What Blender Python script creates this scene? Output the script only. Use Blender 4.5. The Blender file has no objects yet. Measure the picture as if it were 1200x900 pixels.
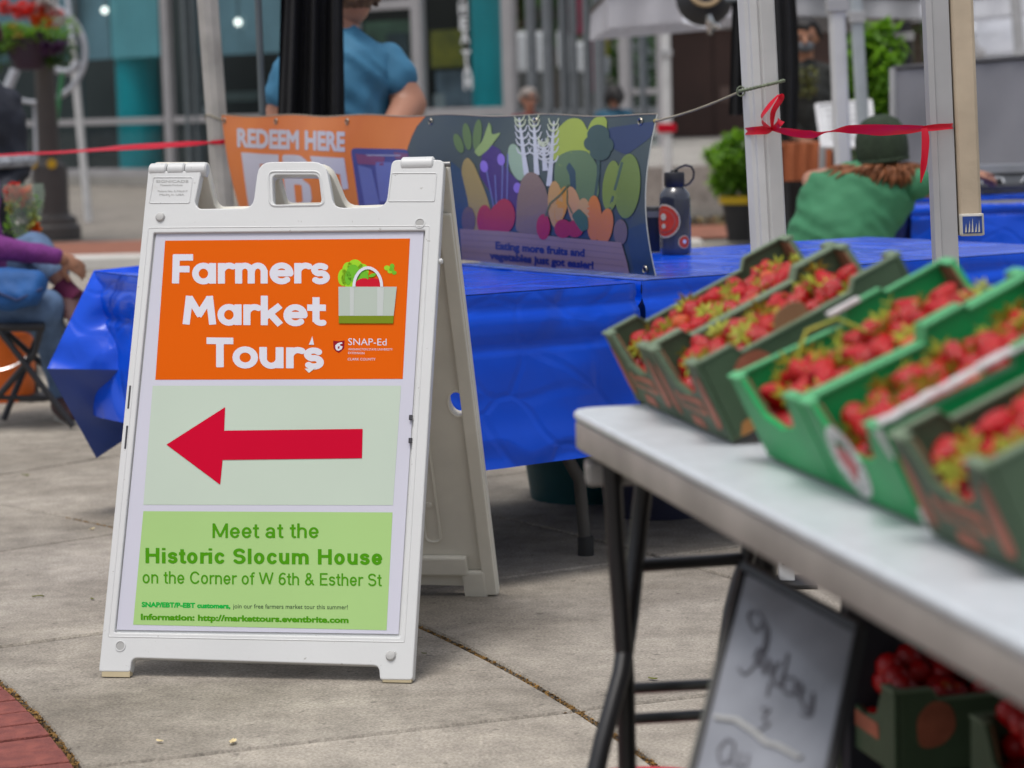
import bpy, bmesh, math, random
from math import sin, cos, pi, radians, atan2, sqrt, exp
from mathutils import Vector as V, Matrix, noise
random.seed(7)
SC = bpy.context.scene
COL = SC.collection

# ---------------------------------------------------------------- camera
FPX, PITCH, ROLL, CH = 2800.0, 0.11548, -0.0273, 1.1341
fw = V((0, cos(PITCH), -sin(PITCH))); _r = V((1, 0, 0)); _u = _r.cross(fw)
RT = _r * cos(ROLL) + _u * sin(ROLL); UP = -_r * sin(ROLL) + _u * cos(ROLL)
CAM = V((0, 0, CH))
cd = bpy.data.cameras.new('camera'); cam = bpy.data.objects.new('camera', cd); COL.objects.link(cam)
cd.sensor_width = 36; cd.lens = 84; cd.clip_start = 0.05; cd.clip_end = 500
M = Matrix((RT, UP, -fw)).transposed().to_4x4(); M.translation = CAM; cam.matrix_world = M
cd.dof.use_dof = True; cd.dof.focus_distance = 4.85; cd.dof.aperture_fstop = 4.6; cd.dof.aperture_blades = 0
SC.camera = cam

# ---------------------------------------------------------------- sky, sun, exposure
SUN_EL, SUN_AZ = 74.0, 215.0      # degrees; azimuth measured from +Y clockwise
w = bpy.data.worlds.new('World'); SC.world = w; w.use_nodes = True
nt = w.node_tree; nt.nodes.clear()
sky = nt.nodes.new('ShaderNodeTexSky'); sky.sky_type = 'NISHITA'; sky.sun_disc = False
sky.sun_elevation = radians(SUN_EL); sky.sun_rotation = radians(SUN_AZ); sky.dust_density = 4; sky.air_density = 1.0
hs = nt.nodes.new('ShaderNodeHueSaturation'); hs.inputs['Saturation'].default_value = 0.4
bg = nt.nodes.new('ShaderNodeBackground'); bg.inputs['Strength'].default_value = 0.13
ow = nt.nodes.new('ShaderNodeOutputWorld')
nt.links.new(sky.outputs[0], hs.inputs['Color']); nt.links.new(hs.outputs[0], bg.inputs[0]); nt.links.new(bg.outputs[0], ow.inputs[0])
sl = bpy.data.lights.new('sun', 'SUN'); sl.energy = 1.3; sl.angle = radians(20); sl.color = (1, .96, .9)
so = bpy.data.objects.new('sun', sl); COL.objects.link(so)
sd = V((sin(radians(SUN_AZ)) * cos(radians(SUN_EL)), cos(radians(SUN_AZ)) * cos(radians(SUN_EL)), sin(radians(SUN_EL))))
so.rotation_euler = sd.to_track_quat('Z', 'Y').to_euler(); so.location = (0, 0, 30)
SC.view_settings.view_transform = 'Standard'; SC.view_settings.look = 'None'
SC.view_settings.exposure = 0.16; SC.view_settings.gamma = 1
SC.render.engine = 'CYCLES'
SC.cycles.use_denoising = True
SC.cycles.max_bounces = 6; SC.cycles.diffuse_bounces = 3; SC.cycles.glossy_bounces = 3; SC.cycles.transparent_max_bounces = 8
SC.cycles.sample_clamp_indirect = 6

# ---------------------------------------------------------------- measuring helpers (photo pixel -> place in the world)
def ray(x, y): return fw + RT * ((x - 600) / FPX) - UP * ((y - 450) / FPX)
def PX(x, y, D):
    d = ray(x, y); return CAM + d * (D / d.y)
def PG(x, y, z=0.0):
    d = ray(x, y); return CAM + d * ((z - CH) / d.z)
def PP(x, y, o, n):
    d = ray(x, y); return CAM + d * ((o - CAM).dot(n) / d.dot(n))

# ---------------------------------------------------------------- materials
MATS = {}
def mat(name, c, rough=.6, var=.12, vs=8., bump=0., bs=60., metal=0., spec=.5, emit=0., alpha=1., trans=0., coat=0., c2=None, sheen=0.):
    if name in MATS: return MATS[name]
    m = bpy.data.materials.new(name); m.use_nodes = True; n = m.node_tree.nodes; l = m.node_tree.links
    b = n['Principled BSDF']
    b.inputs['Roughness'].default_value = rough; b.inputs['Metallic'].default_value = metal
    b.inputs['Specular IOR Level'].default_value = spec
    b.inputs['Coat Weight'].default_value = coat; b.inputs['Coat Roughness'].default_value = .12
    b.inputs['Transmission Weight'].default_value = trans; b.inputs['Alpha'].default_value = alpha
    tc = n.new('ShaderNodeTexCoord')
    if var > 0 or c2:
        t = n.new('ShaderNodeTexNoise'); t.inputs['Scale'].default_value = vs; t.inputs['Detail'].default_value = 5
        l.new(tc.outputs['Object'], t.inputs['Vector'])
        r = n.new('ShaderNodeValToRGB'); l.new(t.outputs['Fac'], r.inputs[0])
        a = c2 if c2 else tuple(max(0, x * (1 - var)) for x in c[:3])
        d = c if c2 else tuple(min(1, x * (1 + var)) for x in c[:3])
        r.color_ramp.elements[0].position = .32; r.color_ramp.elements[1].position = .68
        r.color_ramp.elements[0].color = (*a, 1); r.color_ramp.elements[1].color = (*d[:3], 1)
        l.new(r.outputs[0], b.inputs['Base Color'])
    else: b.inputs['Base Color'].default_value = (*c[:3], 1)
    if emit:
        b.inputs['Emission Color'].default_value = (*c[:3], 1); b.inputs['Emission Strength'].default_value = emit
    if bump:
        t = n.new('ShaderNodeTexNoise'); t.inputs['Scale'].default_value = bs; t.inputs['Detail'].default_value = 4
        l.new(tc.outputs['Object'], t.inputs['Vector'])
        bp = n.new('ShaderNodeBump'); bp.inputs['Strength'].default_value = bump; bp.inputs['Distance'].default_value = .01
        l.new(t.outputs['Fac'], bp.inputs['Height']); l.new(bp.outputs[0], b.inputs['Normal'])
    MATS[name] = m; return m

def concrete_mat(name, base, dark, k=1.0):
    m = bpy.data.materials.new(name); m.use_nodes = True; n = m.node_tree.nodes; l = m.node_tree.links
    b = n['Principled BSDF']; b.inputs['Roughness'].default_value = .85; b.inputs['Specular IOR Level'].default_value = .25
    geo = n.new('ShaderNodeNewGeometry')
    def nz(s, d=6, r=.6):
        t = n.new('ShaderNodeTexNoise'); t.inputs['Scale'].default_value = s; t.inputs['Detail'].default_value = d; t.inputs['Roughness'].default_value = r
        l.new(geo.outputs['Position'], t.inputs['Vector']); return t
    big, mid, fine = nz(1.6 * k), nz(11 * k, 8, .7), nz(170 * k, 3)
    r1 = n.new('ShaderNodeValToRGB'); l.new(big.outputs[0], r1.inputs[0])
    r1.color_ramp.elements[0].position = .35; r1.color_ramp.elements[1].position = .62
    r1.color_ramp.elements[0].color = (*dark, 1); r1.color_ramp.elements[1].color = (*base, 1)
    def mult(a, f, lo, hi, p0=.3, p1=.7):
        r = n.new('ShaderNodeMapRange'); l.new(f.outputs[0], r.inputs['Value'])
        r.inputs['From Min'].default_value = p0; r.inputs['From Max'].default_value = p1
        r.inputs['To Min'].default_value = lo; r.inputs['To Max'].default_value = hi
        mx = n.new('ShaderNodeMix'); mx.data_type = 'RGBA'; mx.blend_type = 'MULTIPLY'; mx.inputs[0].default_value = 1
        l.new(a, mx.inputs['A']); l.new(r.outputs[0], mx.inputs['B']); return mx.outputs['Result']
    c = mult(r1.outputs[0], mid, .70, 1.2); c = mult(c, fine, .66, 1.3)
    # darker footworn blotches and spots
    sp = nz(34 * k, 2); c = mult(c, sp, .62, 1.0, .27, .36)
    oi = n.new('ShaderNodeObjectInfo'); r = n.new('ShaderNodeMapRange'); l.new(oi.outputs['Random'], r.inputs['Value'])
    r.inputs['To Min'].default_value = .9; r.inputs['To Max'].default_value = 1.06
    mx = n.new('ShaderNodeMix'); mx.data_type = 'RGBA'; mx.blend_type = 'MULTIPLY'; mx.inputs[0].default_value = 1
    l.new(c, mx.inputs['A']); l.new(r.outputs[0], mx.inputs['B']); l.new(mx.outputs['Result'], b.inputs['Base Color'])
    bp = n.new('ShaderNodeBump'); bp.inputs['Strength'].default_value = .5; bp.inputs['Distance'].default_value = .004
    l.new(fine.outputs[0], bp.inputs['Height']); l.new(bp.outputs[0], b.inputs['Normal'])
    MATS[name] = m; return m

def speckle(m, scale, thr, col, amt=1., stretch=(1, 1, 1), voro=False, soft=.03):
    """lay small stains, scuffs or seeds of another colour over a material"""
    n = m.node_tree.nodes; l = m.node_tree.links; b = n['Principled BSDF']; src = b.inputs['Base Color'].links[0].from_socket if b.inputs['Base Color'].links else None
    tc = n.new('ShaderNodeTexCoord'); mp = n.new('ShaderNodeMapping'); mp.inputs['Scale'].default_value = stretch; l.new(tc.outputs['Object'], mp.inputs[0])
    t = n.new('ShaderNodeTexVoronoi' if voro else 'ShaderNodeTexNoise'); t.inputs['Scale'].default_value = scale
    if not voro: t.inputs['Detail'].default_value = 6; t.inputs['Roughness'].default_value = .7
    l.new(mp.outputs[0], t.inputs['Vector']); r = n.new('ShaderNodeMapRange'); l.new(t.outputs['Distance' if voro else 'Fac'], r.inputs['Value'])
    r.inputs['From Min'].default_value = thr; r.inputs['From Max'].default_value = thr - soft if voro else thr + soft; r.inputs['To Max'].default_value = amt
    mx = n.new('ShaderNodeMix'); mx.data_type = 'RGBA'; l.new(r.outputs[0], mx.inputs[0]); mx.inputs['B'].default_value = (*col, 1)
    if src: l.new(src, mx.inputs['A'])
    else: mx.inputs['A'].default_value = b.inputs['Base Color'].default_value
    l.new(mx.outputs['Result'], b.inputs['Base Color']); return m
def crease(m, scale=3., strength=.5, dist=.03):
    """sharp fold lines of stiff vinyl in the bump"""
    n = m.node_tree.nodes; l = m.node_tree.links; b = n['Principled BSDF']; tc = n.new('ShaderNodeTexCoord'); w_ = n.new('ShaderNodeTexNoise'); w_.inputs['Scale'].default_value = 2.; l.new(tc.outputs['Object'], w_.inputs['Vector'])
    mx = n.new('ShaderNodeMix'); mx.data_type = 'RGBA'; mx.inputs[0].default_value = .3; l.new(tc.outputs['Object'], mx.inputs['A']); l.new(w_.outputs['Color'], mx.inputs['B'])
    v = n.new('ShaderNodeTexVoronoi'); v.feature = 'DISTANCE_TO_EDGE'; v.inputs['Scale'].default_value = scale; l.new(mx.outputs['Result'], v.inputs['Vector'])
    r = n.new('ShaderNodeMapRange'); r.inputs['From Max'].default_value = .10; r.interpolation_type = 'SMOOTHSTEP'; l.new(v.outputs['Distance'], r.inputs['Value'])
    bp = n.new('ShaderNodeBump'); bp.inputs['Strength'].default_value = strength; bp.inputs['Distance'].default_value = dist; l.new(r.outputs[0], bp.inputs['Height'])
    if b.inputs['Normal'].links: l.new(b.inputs['Normal'].links[0].from_socket, bp.inputs['Normal'])
    l.new(bp.outputs[0], b.inputs['Normal']); return m
def thin(m, col, fac=.4):
    """let light through a thin leaf, petal or fabric"""
    n = m.node_tree.nodes; l = m.node_tree.links; t = n.new('ShaderNodeBsdfTranslucent'); t.inputs[0].default_value = (*col, 1); x = n.new('ShaderNodeMixShader'); x.inputs[0].default_value = fac
    l.new(n['Principled BSDF'].outputs[0], x.inputs[1]); l.new(t.outputs[0], x.inputs[2]); l.new(x.outputs[0], n['Material Output'].inputs[0]); return m
def glass_mat(name, tint, refl=.16, rough=.03):
    m = bpy.data.materials.new(name); m.use_nodes = True; n = m.node_tree.nodes; l = m.node_tree.links; n.clear()
    o = n.new('ShaderNodeOutputMaterial'); mx = n.new('ShaderNodeMixShader'); t = n.new('ShaderNodeBsdfTransparent'); g = n.new('ShaderNodeBsdfGlossy')
    t.inputs[0].default_value = (*tint, 1); g.inputs['Roughness'].default_value = rough; mx.inputs[0].default_value = refl
    l.new(t.outputs[0], mx.inputs[1]); l.new(g.outputs[0], mx.inputs[2]); l.new(mx.outputs[0], o.inputs[0]); MATS[name] = m; return m

# ---------------------------------------------------------------- objects
ROOTLOC = {}
def tag(o, label=None, cat=None, group=None, kind=None):
    if label: o['label'] = label
    if cat: o['category'] = cat
    if group: o['group'] = group
    if kind: o['kind'] = kind
    return o
def thing(name, loc, label, cat, group=None, kind=None):
    o = bpy.data.objects.new(name, None); COL.objects.link(o); o.location = loc; o.empty_display_size = .1
    ROOTLOC[o.name] = V(loc); return tag(o, label, cat, group, kind)
def link(name, me, m=None, parent=None, smooth=False, ang=None):
    o = bpy.data.objects.new(name, me); COL.objects.link(o)
    if m is not None and not me.materials: me.materials.append(m)
    if parent is not None:
        off = ROOTLOC.get(parent.name, V((0, 0, 0)))
        me.transform(Matrix.Translation(-off)); o.parent = parent; ROOTLOC[o.name] = off
    else:      # a single-mesh thing: put the origin at its base
        if len(me.vertices):
            xs = [v.co.x for v in me.vertices]; ys = [v.co.y for v in me.vertices]; zs = [v.co.z for v in me.vertices]
            off = V(((min(xs) + max(xs)) / 2, (min(ys) + max(ys)) / 2, min(zs)))
            me.transform(Matrix.Translation(-off)); o.location = off; ROOTLOC[o.name] = off
    if smooth:
        for p in me.polygons: p.use_smooth = True
    return o

class MB:
    def __init__(s): s.v = []; s.f = []
    def add(s, vs, fs):
        b = len(s.v); s.v += [V(v) for v in vs]; s.f += [tuple(i + b for i in f) for f in fs]; return s
    def box(s, c, sz, mt=None):
        x, y, z = sz[0] / 2, sz[1] / 2, sz[2] / 2
        vs = [V((a * x, b * y, d * z)) for d in (-1, 1) for b in (-1, 1) for a in (-1, 1)]
        if mt: vs = [mt @ v for v in vs]
        c = V(c); vs = [v + c for v in vs]
        return s.add(vs, [(0, 2, 3, 1), (4, 5, 7, 6), (0, 1, 5, 4), (2, 6, 7, 3), (0, 4, 6, 2), (1, 3, 7, 5)])
    def obox(s, o, a, b, c):   # parallelepiped from corner o and three edges
        o, a, b, c = V(o), V(a), V(b), V(c)
        vs = [o, o + a, o + b, o + a + b, o + c, o + a + c, o + b + c, o + a + b + c]
        return s.add(vs, [(0, 2, 3, 1), (4, 5, 7, 6), (0, 1, 5, 4), (2, 6, 7, 3), (0, 4, 6, 2), (1, 3, 7, 5)])
    def tube(s, pts, r, n=10, cap=True, closed=False):
        pts = [V(p) for p in pts]; rs = r if isinstance(r, (list, tuple)) else [r] * len(pts)
        N = len(pts); t0 = (pts[1] - pts[0]).normalized()
        ref = V((0, 0, 1)) if abs(t0.z) < .9 else V((1, 0, 0)); u = t0.cross(ref).normalized(); rings = []
        for i, p in enumerate(pts):
            if closed: t = (pts[(i + 1) % N] - pts[i - 1])
            else: t = (pts[min(i + 1, N - 1)] - pts[max(i - 1, 0)])
            t = t.normalized() if t.length > 1e-9 else t0
            u = (u - t * u.dot(t)); u = u.normalized() if u.length > 1e-6 else t.orthogonal().normalized(); w_ = t.cross(u)
            rings.append([p + (u * cos(2 * pi * k / n) + w_ * sin(2 * pi * k / n)) * rs[i] for k in range(n)])
        vs = [q for rg in rings for q in rg]; fs = []
        for i in range(N if closed else N - 1):
            a, b = i * n, ((i + 1) % N) * n
            for k in range(n): fs.append((a + k, a + (k + 1) % n, b + (k + 1) % n, b + k))
        if cap and not closed: fs += [tuple(reversed(range(n))), tuple(range((N - 1) * n, N * n))]
        return s.add(vs, fs)
    def lathe(s, prof, c, n=24, ax=V((0, 0, 1)), cap=True):
        c = V(c); ax = V(ax).normalized(); u = ax.orthogonal().normalized(); w_ = ax.cross(u); vs = []; fs = []
        for (r, z) in prof: vs += [c + ax * z + (u * cos(2 * pi * k / n) + w_ * sin(2 * pi * k / n)) * r for k in range(n)]
        for i in range(len(prof) - 1):
            for k in range(n): fs.append((i * n + k, i * n + (k + 1) % n, (i + 1) * n + (k + 1) % n, (i + 1) * n + k))
        if cap: fs += [tuple(reversed(range(n))), tuple(range((len(prof) - 1) * n, len(prof) * n))]
        return s.add(vs, fs)
    def sphere(s, c, r, n=12, m=8, mt=None):
        c = V(c); rr = V(r) if hasattr(r, '__len__') else V((r, r, r)); vs = []; fs = []
        for i in range(1, m):
            a = pi * i / m
            for k in range(n):
                v = V((rr.x * sin(a) * cos(2 * pi * k / n), rr.y * sin(a) * sin(2 * pi * k / n), rr.z * cos(a)))
                vs.append(c + (mt @ v if mt else v))
        t = V((0, 0, rr.z)); t = mt @ t if mt else t; vs += [c + t, c - t]
        for i in range(m - 2):
            for k in range(n): fs.append((i * n + k, (i + 1) * n + k, (i + 1) * n + (k + 1) % n, i * n + (k + 1) % n))
        T, B = len(vs) - 2, len(vs) - 1
        for k in range(n): fs.append((k, (k + 1) % n, T)); fs.append(((m - 2) * n + (k + 1) % n, (m - 2) * n + k, B))
        return s.add(vs, fs)
    def prism(s, poly, d):     # poly: list of world points, extruded by vector d
        n = len(poly); P = [V(p) for p in poly]; d = V(d)
        return s.add(P + [p + d for p in P], [tuple(range(n)), tuple(reversed(range(n, 2 * n)))] + [(i, i + n, (i + 1) % n + n, (i + 1) % n) for i in range(n)])
    def grid(s, fn, nu, nv, closed=False):
        vs = [fn(i / nu, j / nv) for j in range(nv + 1) for i in range(nu + 1)]
        return s.add(vs, [(j * (nu + 1) + i, j * (nu + 1) + i + 1, (j + 1) * (nu + 1) + i + 1, (j + 1) * (nu + 1) + i) for j in range(nv) for i in range(nu)])
    def mesh(s, name, fix=True):
        me = bpy.data.meshes.new(name); me.from_pydata([tuple(v) for v in s.v], [], s.f); me.validate()
        if fix:
            bm = bmesh.new(); bm.from_mesh(me); bmesh.ops.recalc_face_normals(bm, faces=bm.faces); bm.to_mesh(me); bm.free()
        return me
    def build(s, name, m, parent=None, smooth=False, bevel=0, fix=True, subsurf=0):
        me = s.mesh(name, fix)
        if bevel:
            bm = bmesh.new(); bm.from_mesh(me)
            es = [e for e in bm.edges if len(e.link_faces) == 2 and e.calc_face_angle(0) > .5]
            bmesh.ops.bevel(bm, geom=es, offset=bevel, segments=2, profile=.6, affect='EDGES', clamp_overlap=True); bm.to_mesh(me); bm.free()
        o = link(name, me, m, parent, smooth)
        if smooth and bevel == 0 and smooth != 'all': sharp(me)
        return o
def sharp(me, a=.7):
    bm = bmesh.new(); bm.from_mesh(me)
    for e in bm.edges:
        if len(e.link_faces) == 2 and e.calc_face_angle(0) > a: e.smooth = False
    bm.to_mesh(me); bm.free()

def eval_mesh(o):
    dg = bpy.context.evaluated_depsgraph_get(); dg.update(); me = bpy.data.meshes.new_from_object(o.evaluated_get(dg)); return me
def curve2d(splines, extrude=0., bevel=0., res=2):
    cu = bpy.data.curves.new('c', 'CURVE'); cu.dimensions = '2D'; cu.fill_mode = 'BOTH'; cu.extrude = max(0, extrude - bevel); cu.bevel_depth = bevel; cu.bevel_resolution = res
    if bevel: cu.offset = -bevel
    for sp in splines:
        s_ = cu.splines.new('POLY'); s_.points.add(len(sp) - 1); s_.use_cyclic_u = True
        for i, q in enumerate(sp): s_.points[i].co = (q[0], q[1], 0, 1)
    o = bpy.data.objects.new('c', cu); COL.objects.link(o); me = eval_mesh(o); bpy.data.objects.remove(o); bpy.data.curves.remove(cu)
    me.materials.clear(); return me
def textmesh(s, bold=0., shear=0., spacing=1., depth=0., res=3):
    cu = bpy.data.curves.new('t', 'FONT'); cu.body = s; cu.offset = bold; cu.shear = shear; cu.space_character = spacing; cu.resolution_u = res; cu.extrude = depth
    o = bpy.data.objects.new('t', cu); COL.objects.link(o); me = eval_mesh(o); bpy.data.objects.remove(o); bpy.data.curves.remove(cu)
    me.materials.clear(); return me
def rounded(poly, r, n=4):
    out = []; N = len(poly)
    for i in range(N):
        p = V((*poly[i][:2], 0)); a = V((*poly[i - 1][:2], 0)); b = V((*poly[(i + 1) % N][:2], 0))
        rr = poly[i][2] if len(poly[i]) > 2 else r
        d1 = (a - p); d2 = (b - p); k = min(rr, d1.length * .45, d2.length * .45)
        if k < 1e-5: out.append((p.x, p.y)); continue
        q1 = p + d1.normalized() * k; q2 = p + d2.normalized() * k
        for j in range(n + 1):
            t = j / n; q = q1 * (1 - t) ** 2 + p * 2 * t * (1 - t) + q2 * t * t; out.append((q.x, q.y))
    return out
def place2d(me, fn):
    for v in me.vertices: v.co = fn(v.co.x, v.co.y, v.co.z)
    me.update(); return me

def blob(name, segs, m, parent, vox=.016, it=6, extra=None, wr_=None):
    if wr_ is None: wr_ = {'torso': .012, 'sleeve': .006, 'jeans': .008, 'jacket': .012, 'trouser_leg': .006, 'bag_body': .008}.get(name, 0)
    """one continuous surface grown round tapered, jointed limbs"""
    b = MB()
    for (p0, r0, p1, r1) in segs:
        p0, p1 = V(p0), V(p1); n = 8
        ts = [i / n for i in range(n + 1)]
        b.tube([p0.lerp(p1, t) for t in ts], [r0 + (r1 - r0) * t for t in ts], 14)
        b.sphere(p0, r0 * 1.0, 14, 10); b.sphere(p1, r1 * 1.0, 14, 10)
    if extra: extra(b)
    me = b.mesh('tmp'); o = bpy.data.objects.new('tmp', me); COL.objects.link(o)
    md = o.modifiers.new('r', 'REMESH'); md.mode = 'VOXEL'; md.voxel_size = vox
    ms = o.modifiers.new('s', 'SMOOTH'); ms.iterations = it; ms.factor = .6
    me2 = eval_mesh(o); bpy.data.objects.remove(o); me2.materials.clear(); me2.name = name
    if wr_:
        vs_ = [(v.co.copy(), v.normal.copy()) for v in me2.vertices]
        for v, (c_, n_) in zip(me2.vertices, vs_):
            q_ = c_ * 7 + V((0, 0, c_.x * 6)); k_ = noise.noise(V((q_.x * .5, q_.y * .5, q_.z * 1.6))); v.co = c_ + n_ * wr_ * ((1 - abs(k_) * 2.4) - .5 + .4 * noise.noise(c_ * 22))
    return link(name, me2, m, parent, smooth=True)
def copy_tree(o, parent=None):
    c = o.copy(); COL.objects.link(c); c.parent = parent
    for ch in o.children: copy_tree(ch, c)
    return c

# ---------------------------------------------------------------- lettering: filled outlines from distance fields
import numpy as np
def iso_mesh(F, x0, y0, h):
    """filled region F<0 of a grid field as a mesh (marching squares)"""
    ny, nx = F.shape; vs = []; fs = []; cache = {}
    def vid(key, x, y):
        if key not in cache: cache[key] = len(vs); vs.append((x0 + x * h, y0 + y * h, 0))
        return cache[key]
    ins = F < 0
    act = ins[:-1, :-1] | ins[1:, :-1] | ins[:-1, 1:] | ins[1:, 1:]
    for j, i in zip(*np.nonzero(act)):
        c = [(i, j), (i + 1, j), (i + 1, j + 1), (i, j + 1)]; poly = []
        for k in range(4):
            a, b = c[k], c[(k + 1) % 4]; fa, fb = F[a[1], a[0]], F[b[1], b[0]]
            if fa < 0: poly.append(vid(('v', a), *a))
            if (fa < 0) != (fb < 0):
                t = fa / (fa - fb); key = ('e', min(a, b), max(a, b))
                poly.append(vid(key, a[0] + (b[0] - a[0]) * t, a[1] + (b[1] - a[1]) * t))
        if len(poly) >= 3: fs.append(tuple(poly))
    me = bpy.data.meshes.new('lettering'); me.from_pydata(vs, [], fs); return me
def dissolve(me):
    bm = bmesh.new(); bm.from_mesh(me); bmesh.ops.dissolve_limit(bm, angle_limit=.06, verts=bm.verts, edges=bm.edges)
    bmesh.ops.triangulate(bm, faces=bm.faces); bm.to_mesh(me); bm.free(); return me
def bold_text(s, bold=.03, h=.018, spacing=1.0, keep=False, shear=0.):
    me = textmesh(s, 0, shear, spacing); bm = bmesh.new(); bm.from_mesh(me)
    bmesh.ops.remove_doubles(bm, verts=bm.verts, dist=1e-5)
    S = np.array([(e.verts[0].co.x, e.verts[0].co.y, e.verts[1].co.x, e.verts[1].co.y) for e in bm.edges if len(e.link_faces) == 1]); bm.free()
    x0, x1 = S[:, [0, 2]].min() - bold - 2 * h, S[:, [0, 2]].max() + bold + 2 * h; y0, y1 = S[:, [1, 3]].min() - bold - 2 * h, S[:, [1, 3]].max() + bold + 2 * h
    nx, ny = int((x1 - x0) / h) + 1, int((y1 - y0) / h) + 1; F = np.full((ny, nx), 9.)
    ys = y0 + np.arange(ny) * h
    for c0 in range(0, nx, 12):
        xs = x0 + np.arange(c0, min(nx, c0 + 12)) * h
        P = np.stack(np.meshgrid(xs, ys), -1).reshape(-1, 2)
        near = (np.minimum(S[:, 0], S[:, 2]) < xs[-1] + .25) & (np.maximum(S[:, 0], S[:, 2]) > xs[0] - .25); T = S[near]
        cr = (np.minimum(S[:, 0], S[:, 2]) <= xs[-1]) & (np.maximum(S[:, 0], S[:, 2]) >= xs[0]); U = S[cr]
        if len(T) == 0: continue
        a = T[None, :, :2]; d = T[None, :, 2:] - a; q = P[:, None] - a
        t = np.clip((q * d).sum(-1) / np.maximum((d * d).sum(-1), 1e-12), 0, 1); dist = np.sqrt((((q - d * t[..., None])) ** 2).sum(-1)).min(1)
        if len(U):
            px = P[:, 0:1] + 1e-7; yy = U[None, :, 1] + (px - U[None, :, 0]) / np.where(np.abs(U[None, :, 2] - U[None, :, 0]) < 1e-9, 1e-9, U[None, :, 2] - U[None, :, 0]) * (U[None, :, 3] - U[None, :, 1])
            hit = ((U[None, :, 0] <= px) != (U[None, :, 2] <= px)) & (yy > P[:, 1:2]); inside = hit.sum(1) % 2 == 1
        else: inside = np.zeros(len(P), bool)
        F[:, c0:c0 + len(xs)] = np.where(inside, -dist, dist).reshape(ny, len(xs)) - bold
    m2 = iso_mesh(F, x0, y0, h); return m2 if keep else dissolve(m2)

def arc(cx, cy, rx, ry, a0, a1, n=14): return [(cx + rx * cos(radians(a0 + (a1 - a0) * i / n)), cy + ry * sin(radians(a0 + (a1 - a0) * i / n))) for i in range(n + 1)]
# chunky hand-cut capitals and lower case: (advance, strokes)
R_ = .235
GL = {
 'F': (.66, [[(.17, .12), (.19, .88)], [(.17, .87), (.60, .87)], [(.19, .50), (.50, .50)]]),
 'M': (1.06, [[(.14, .12), (.22, .88)], [(.25, .85), (.51, .38)], [(.51, .38), (.78, .85)], [(.80, .88), (.88, .12)]]),
 'T': (.74, [[(.10, .87), (.68, .87)], [(.39, .80), (.39, .12)]]),
 'a': (.74, [arc(.34, .36, R_ * .98, .25, 0, 360, 20), [(.60, .62), (.60, .11)]]),
 'o': (.74, [arc(.37, .36, .25, .25, 0, 360, 20)]),
 'e': (.72, [arc(.37, .36, .25, .255, 0, 308, 18), [(.16, .365), (.60, .365)]]),
 'r': (.52, [[(.15, .62), (.15, .11)], arc(.37, .36, .22, .25, 150, 62, 6)]),
 'm': (1.06, [[(.15, .62), (.15, .11)], arc(.33, .40, .18, .21, 180, 0, 10) + [(.51, .11)], arc(.70, .40, .18, .21, 180, 0, 10) + [(.88, .11)]]),
 's': (.62, [arc(.30, .475, .17, .125, 40, 250, 10) + arc(.30, .235, .18, .135, 80, -140, 10)]),
 'k': (.70, [[(.15, .90), (.15, .11)], [(.22, .34), (.55, .62)], [(.30, .42), (.56, .11)]]),
 't': (.54, [[(.27, .86), (.27, .22)] , arc(.42, .25, .15, .13, 180, 290, 6), [(.09, .60), (.48, .60)]]),
 'u': (.76, [[(.15, .62), (.15, .40)] + arc(.37, .36, .22, .25, 180, 360, 12) + [(.59, .62)], [(.60, .62), (.60, .11)]]),
}
def chunky(s, wd=.20, h=.014, sc=.95):
    x = 0; segs = []
    for ch in s:
        ad, st = GL[ch]
        for L in st:
            for a, b in zip(L[:-1], L[1:]): segs.append((a[0] + x, a[1], b[0] + x, b[1]))
        x += ad * sc
    S = np.array(segs); nx, ny = int((x + .3) / h), int(1.3 / h); X, Y = np.meshgrid(-.1 + np.arange(nx) * h, -.12 + np.arange(ny) * h); F = np.full((ny, nx), 9.)
    for (ax, ay, bx, by) in S:
        i0, i1 = max(0, int((min(ax, bx) - .25 + .1) / h)), min(nx, int((max(ax, bx) + .25 + .1) / h))
        x_, y_ = X[:, i0:i1], Y[:, i0:i1]; dx, dy = bx - ax, by - ay; L = max(1e-6, sqrt(dx * dx + dy * dy)); dx /= L; dy /= L
        u = (x_ - ax) * dx + (y_ - ay) * dy; v = np.abs((x_ - ax) * dy - (y_ - ay) * dx)
        du = np.maximum(-u, u - L); e = wd * .42 if L > .2 else 0
        if L > .2: q = np.maximum(du - e * .9, v - wd / 2 * 1.08) + 0 * du; q = np.where((du > e * .9) & (v > wd / 2), np.hypot(du - e * .9, v - wd / 2 * 1.08), q)
        else: q = np.hypot(np.maximum(du, 0), v) - wd / 2
        F[:, i0:i1] = np.minimum(F[:, i0:i1], q)
    return dissolve(iso_mesh(F, -.1, -.12, h))
def fit(me, x0, x1, yb, cap, capref=None):
    """scale text so it spans x0..x1 with its base line at yb and capital height cap"""
    xs = [v.co.x for v in me.vertices]; a, b = min(xs), max(xs); k = (x1 - x0) / (b - a); cr = capref or .72
    for v in me.vertices: v.co.x = x0 + (v.co.x - a) * k; v.co.y = yb + v.co.y * cap / cr
    return me
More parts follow.
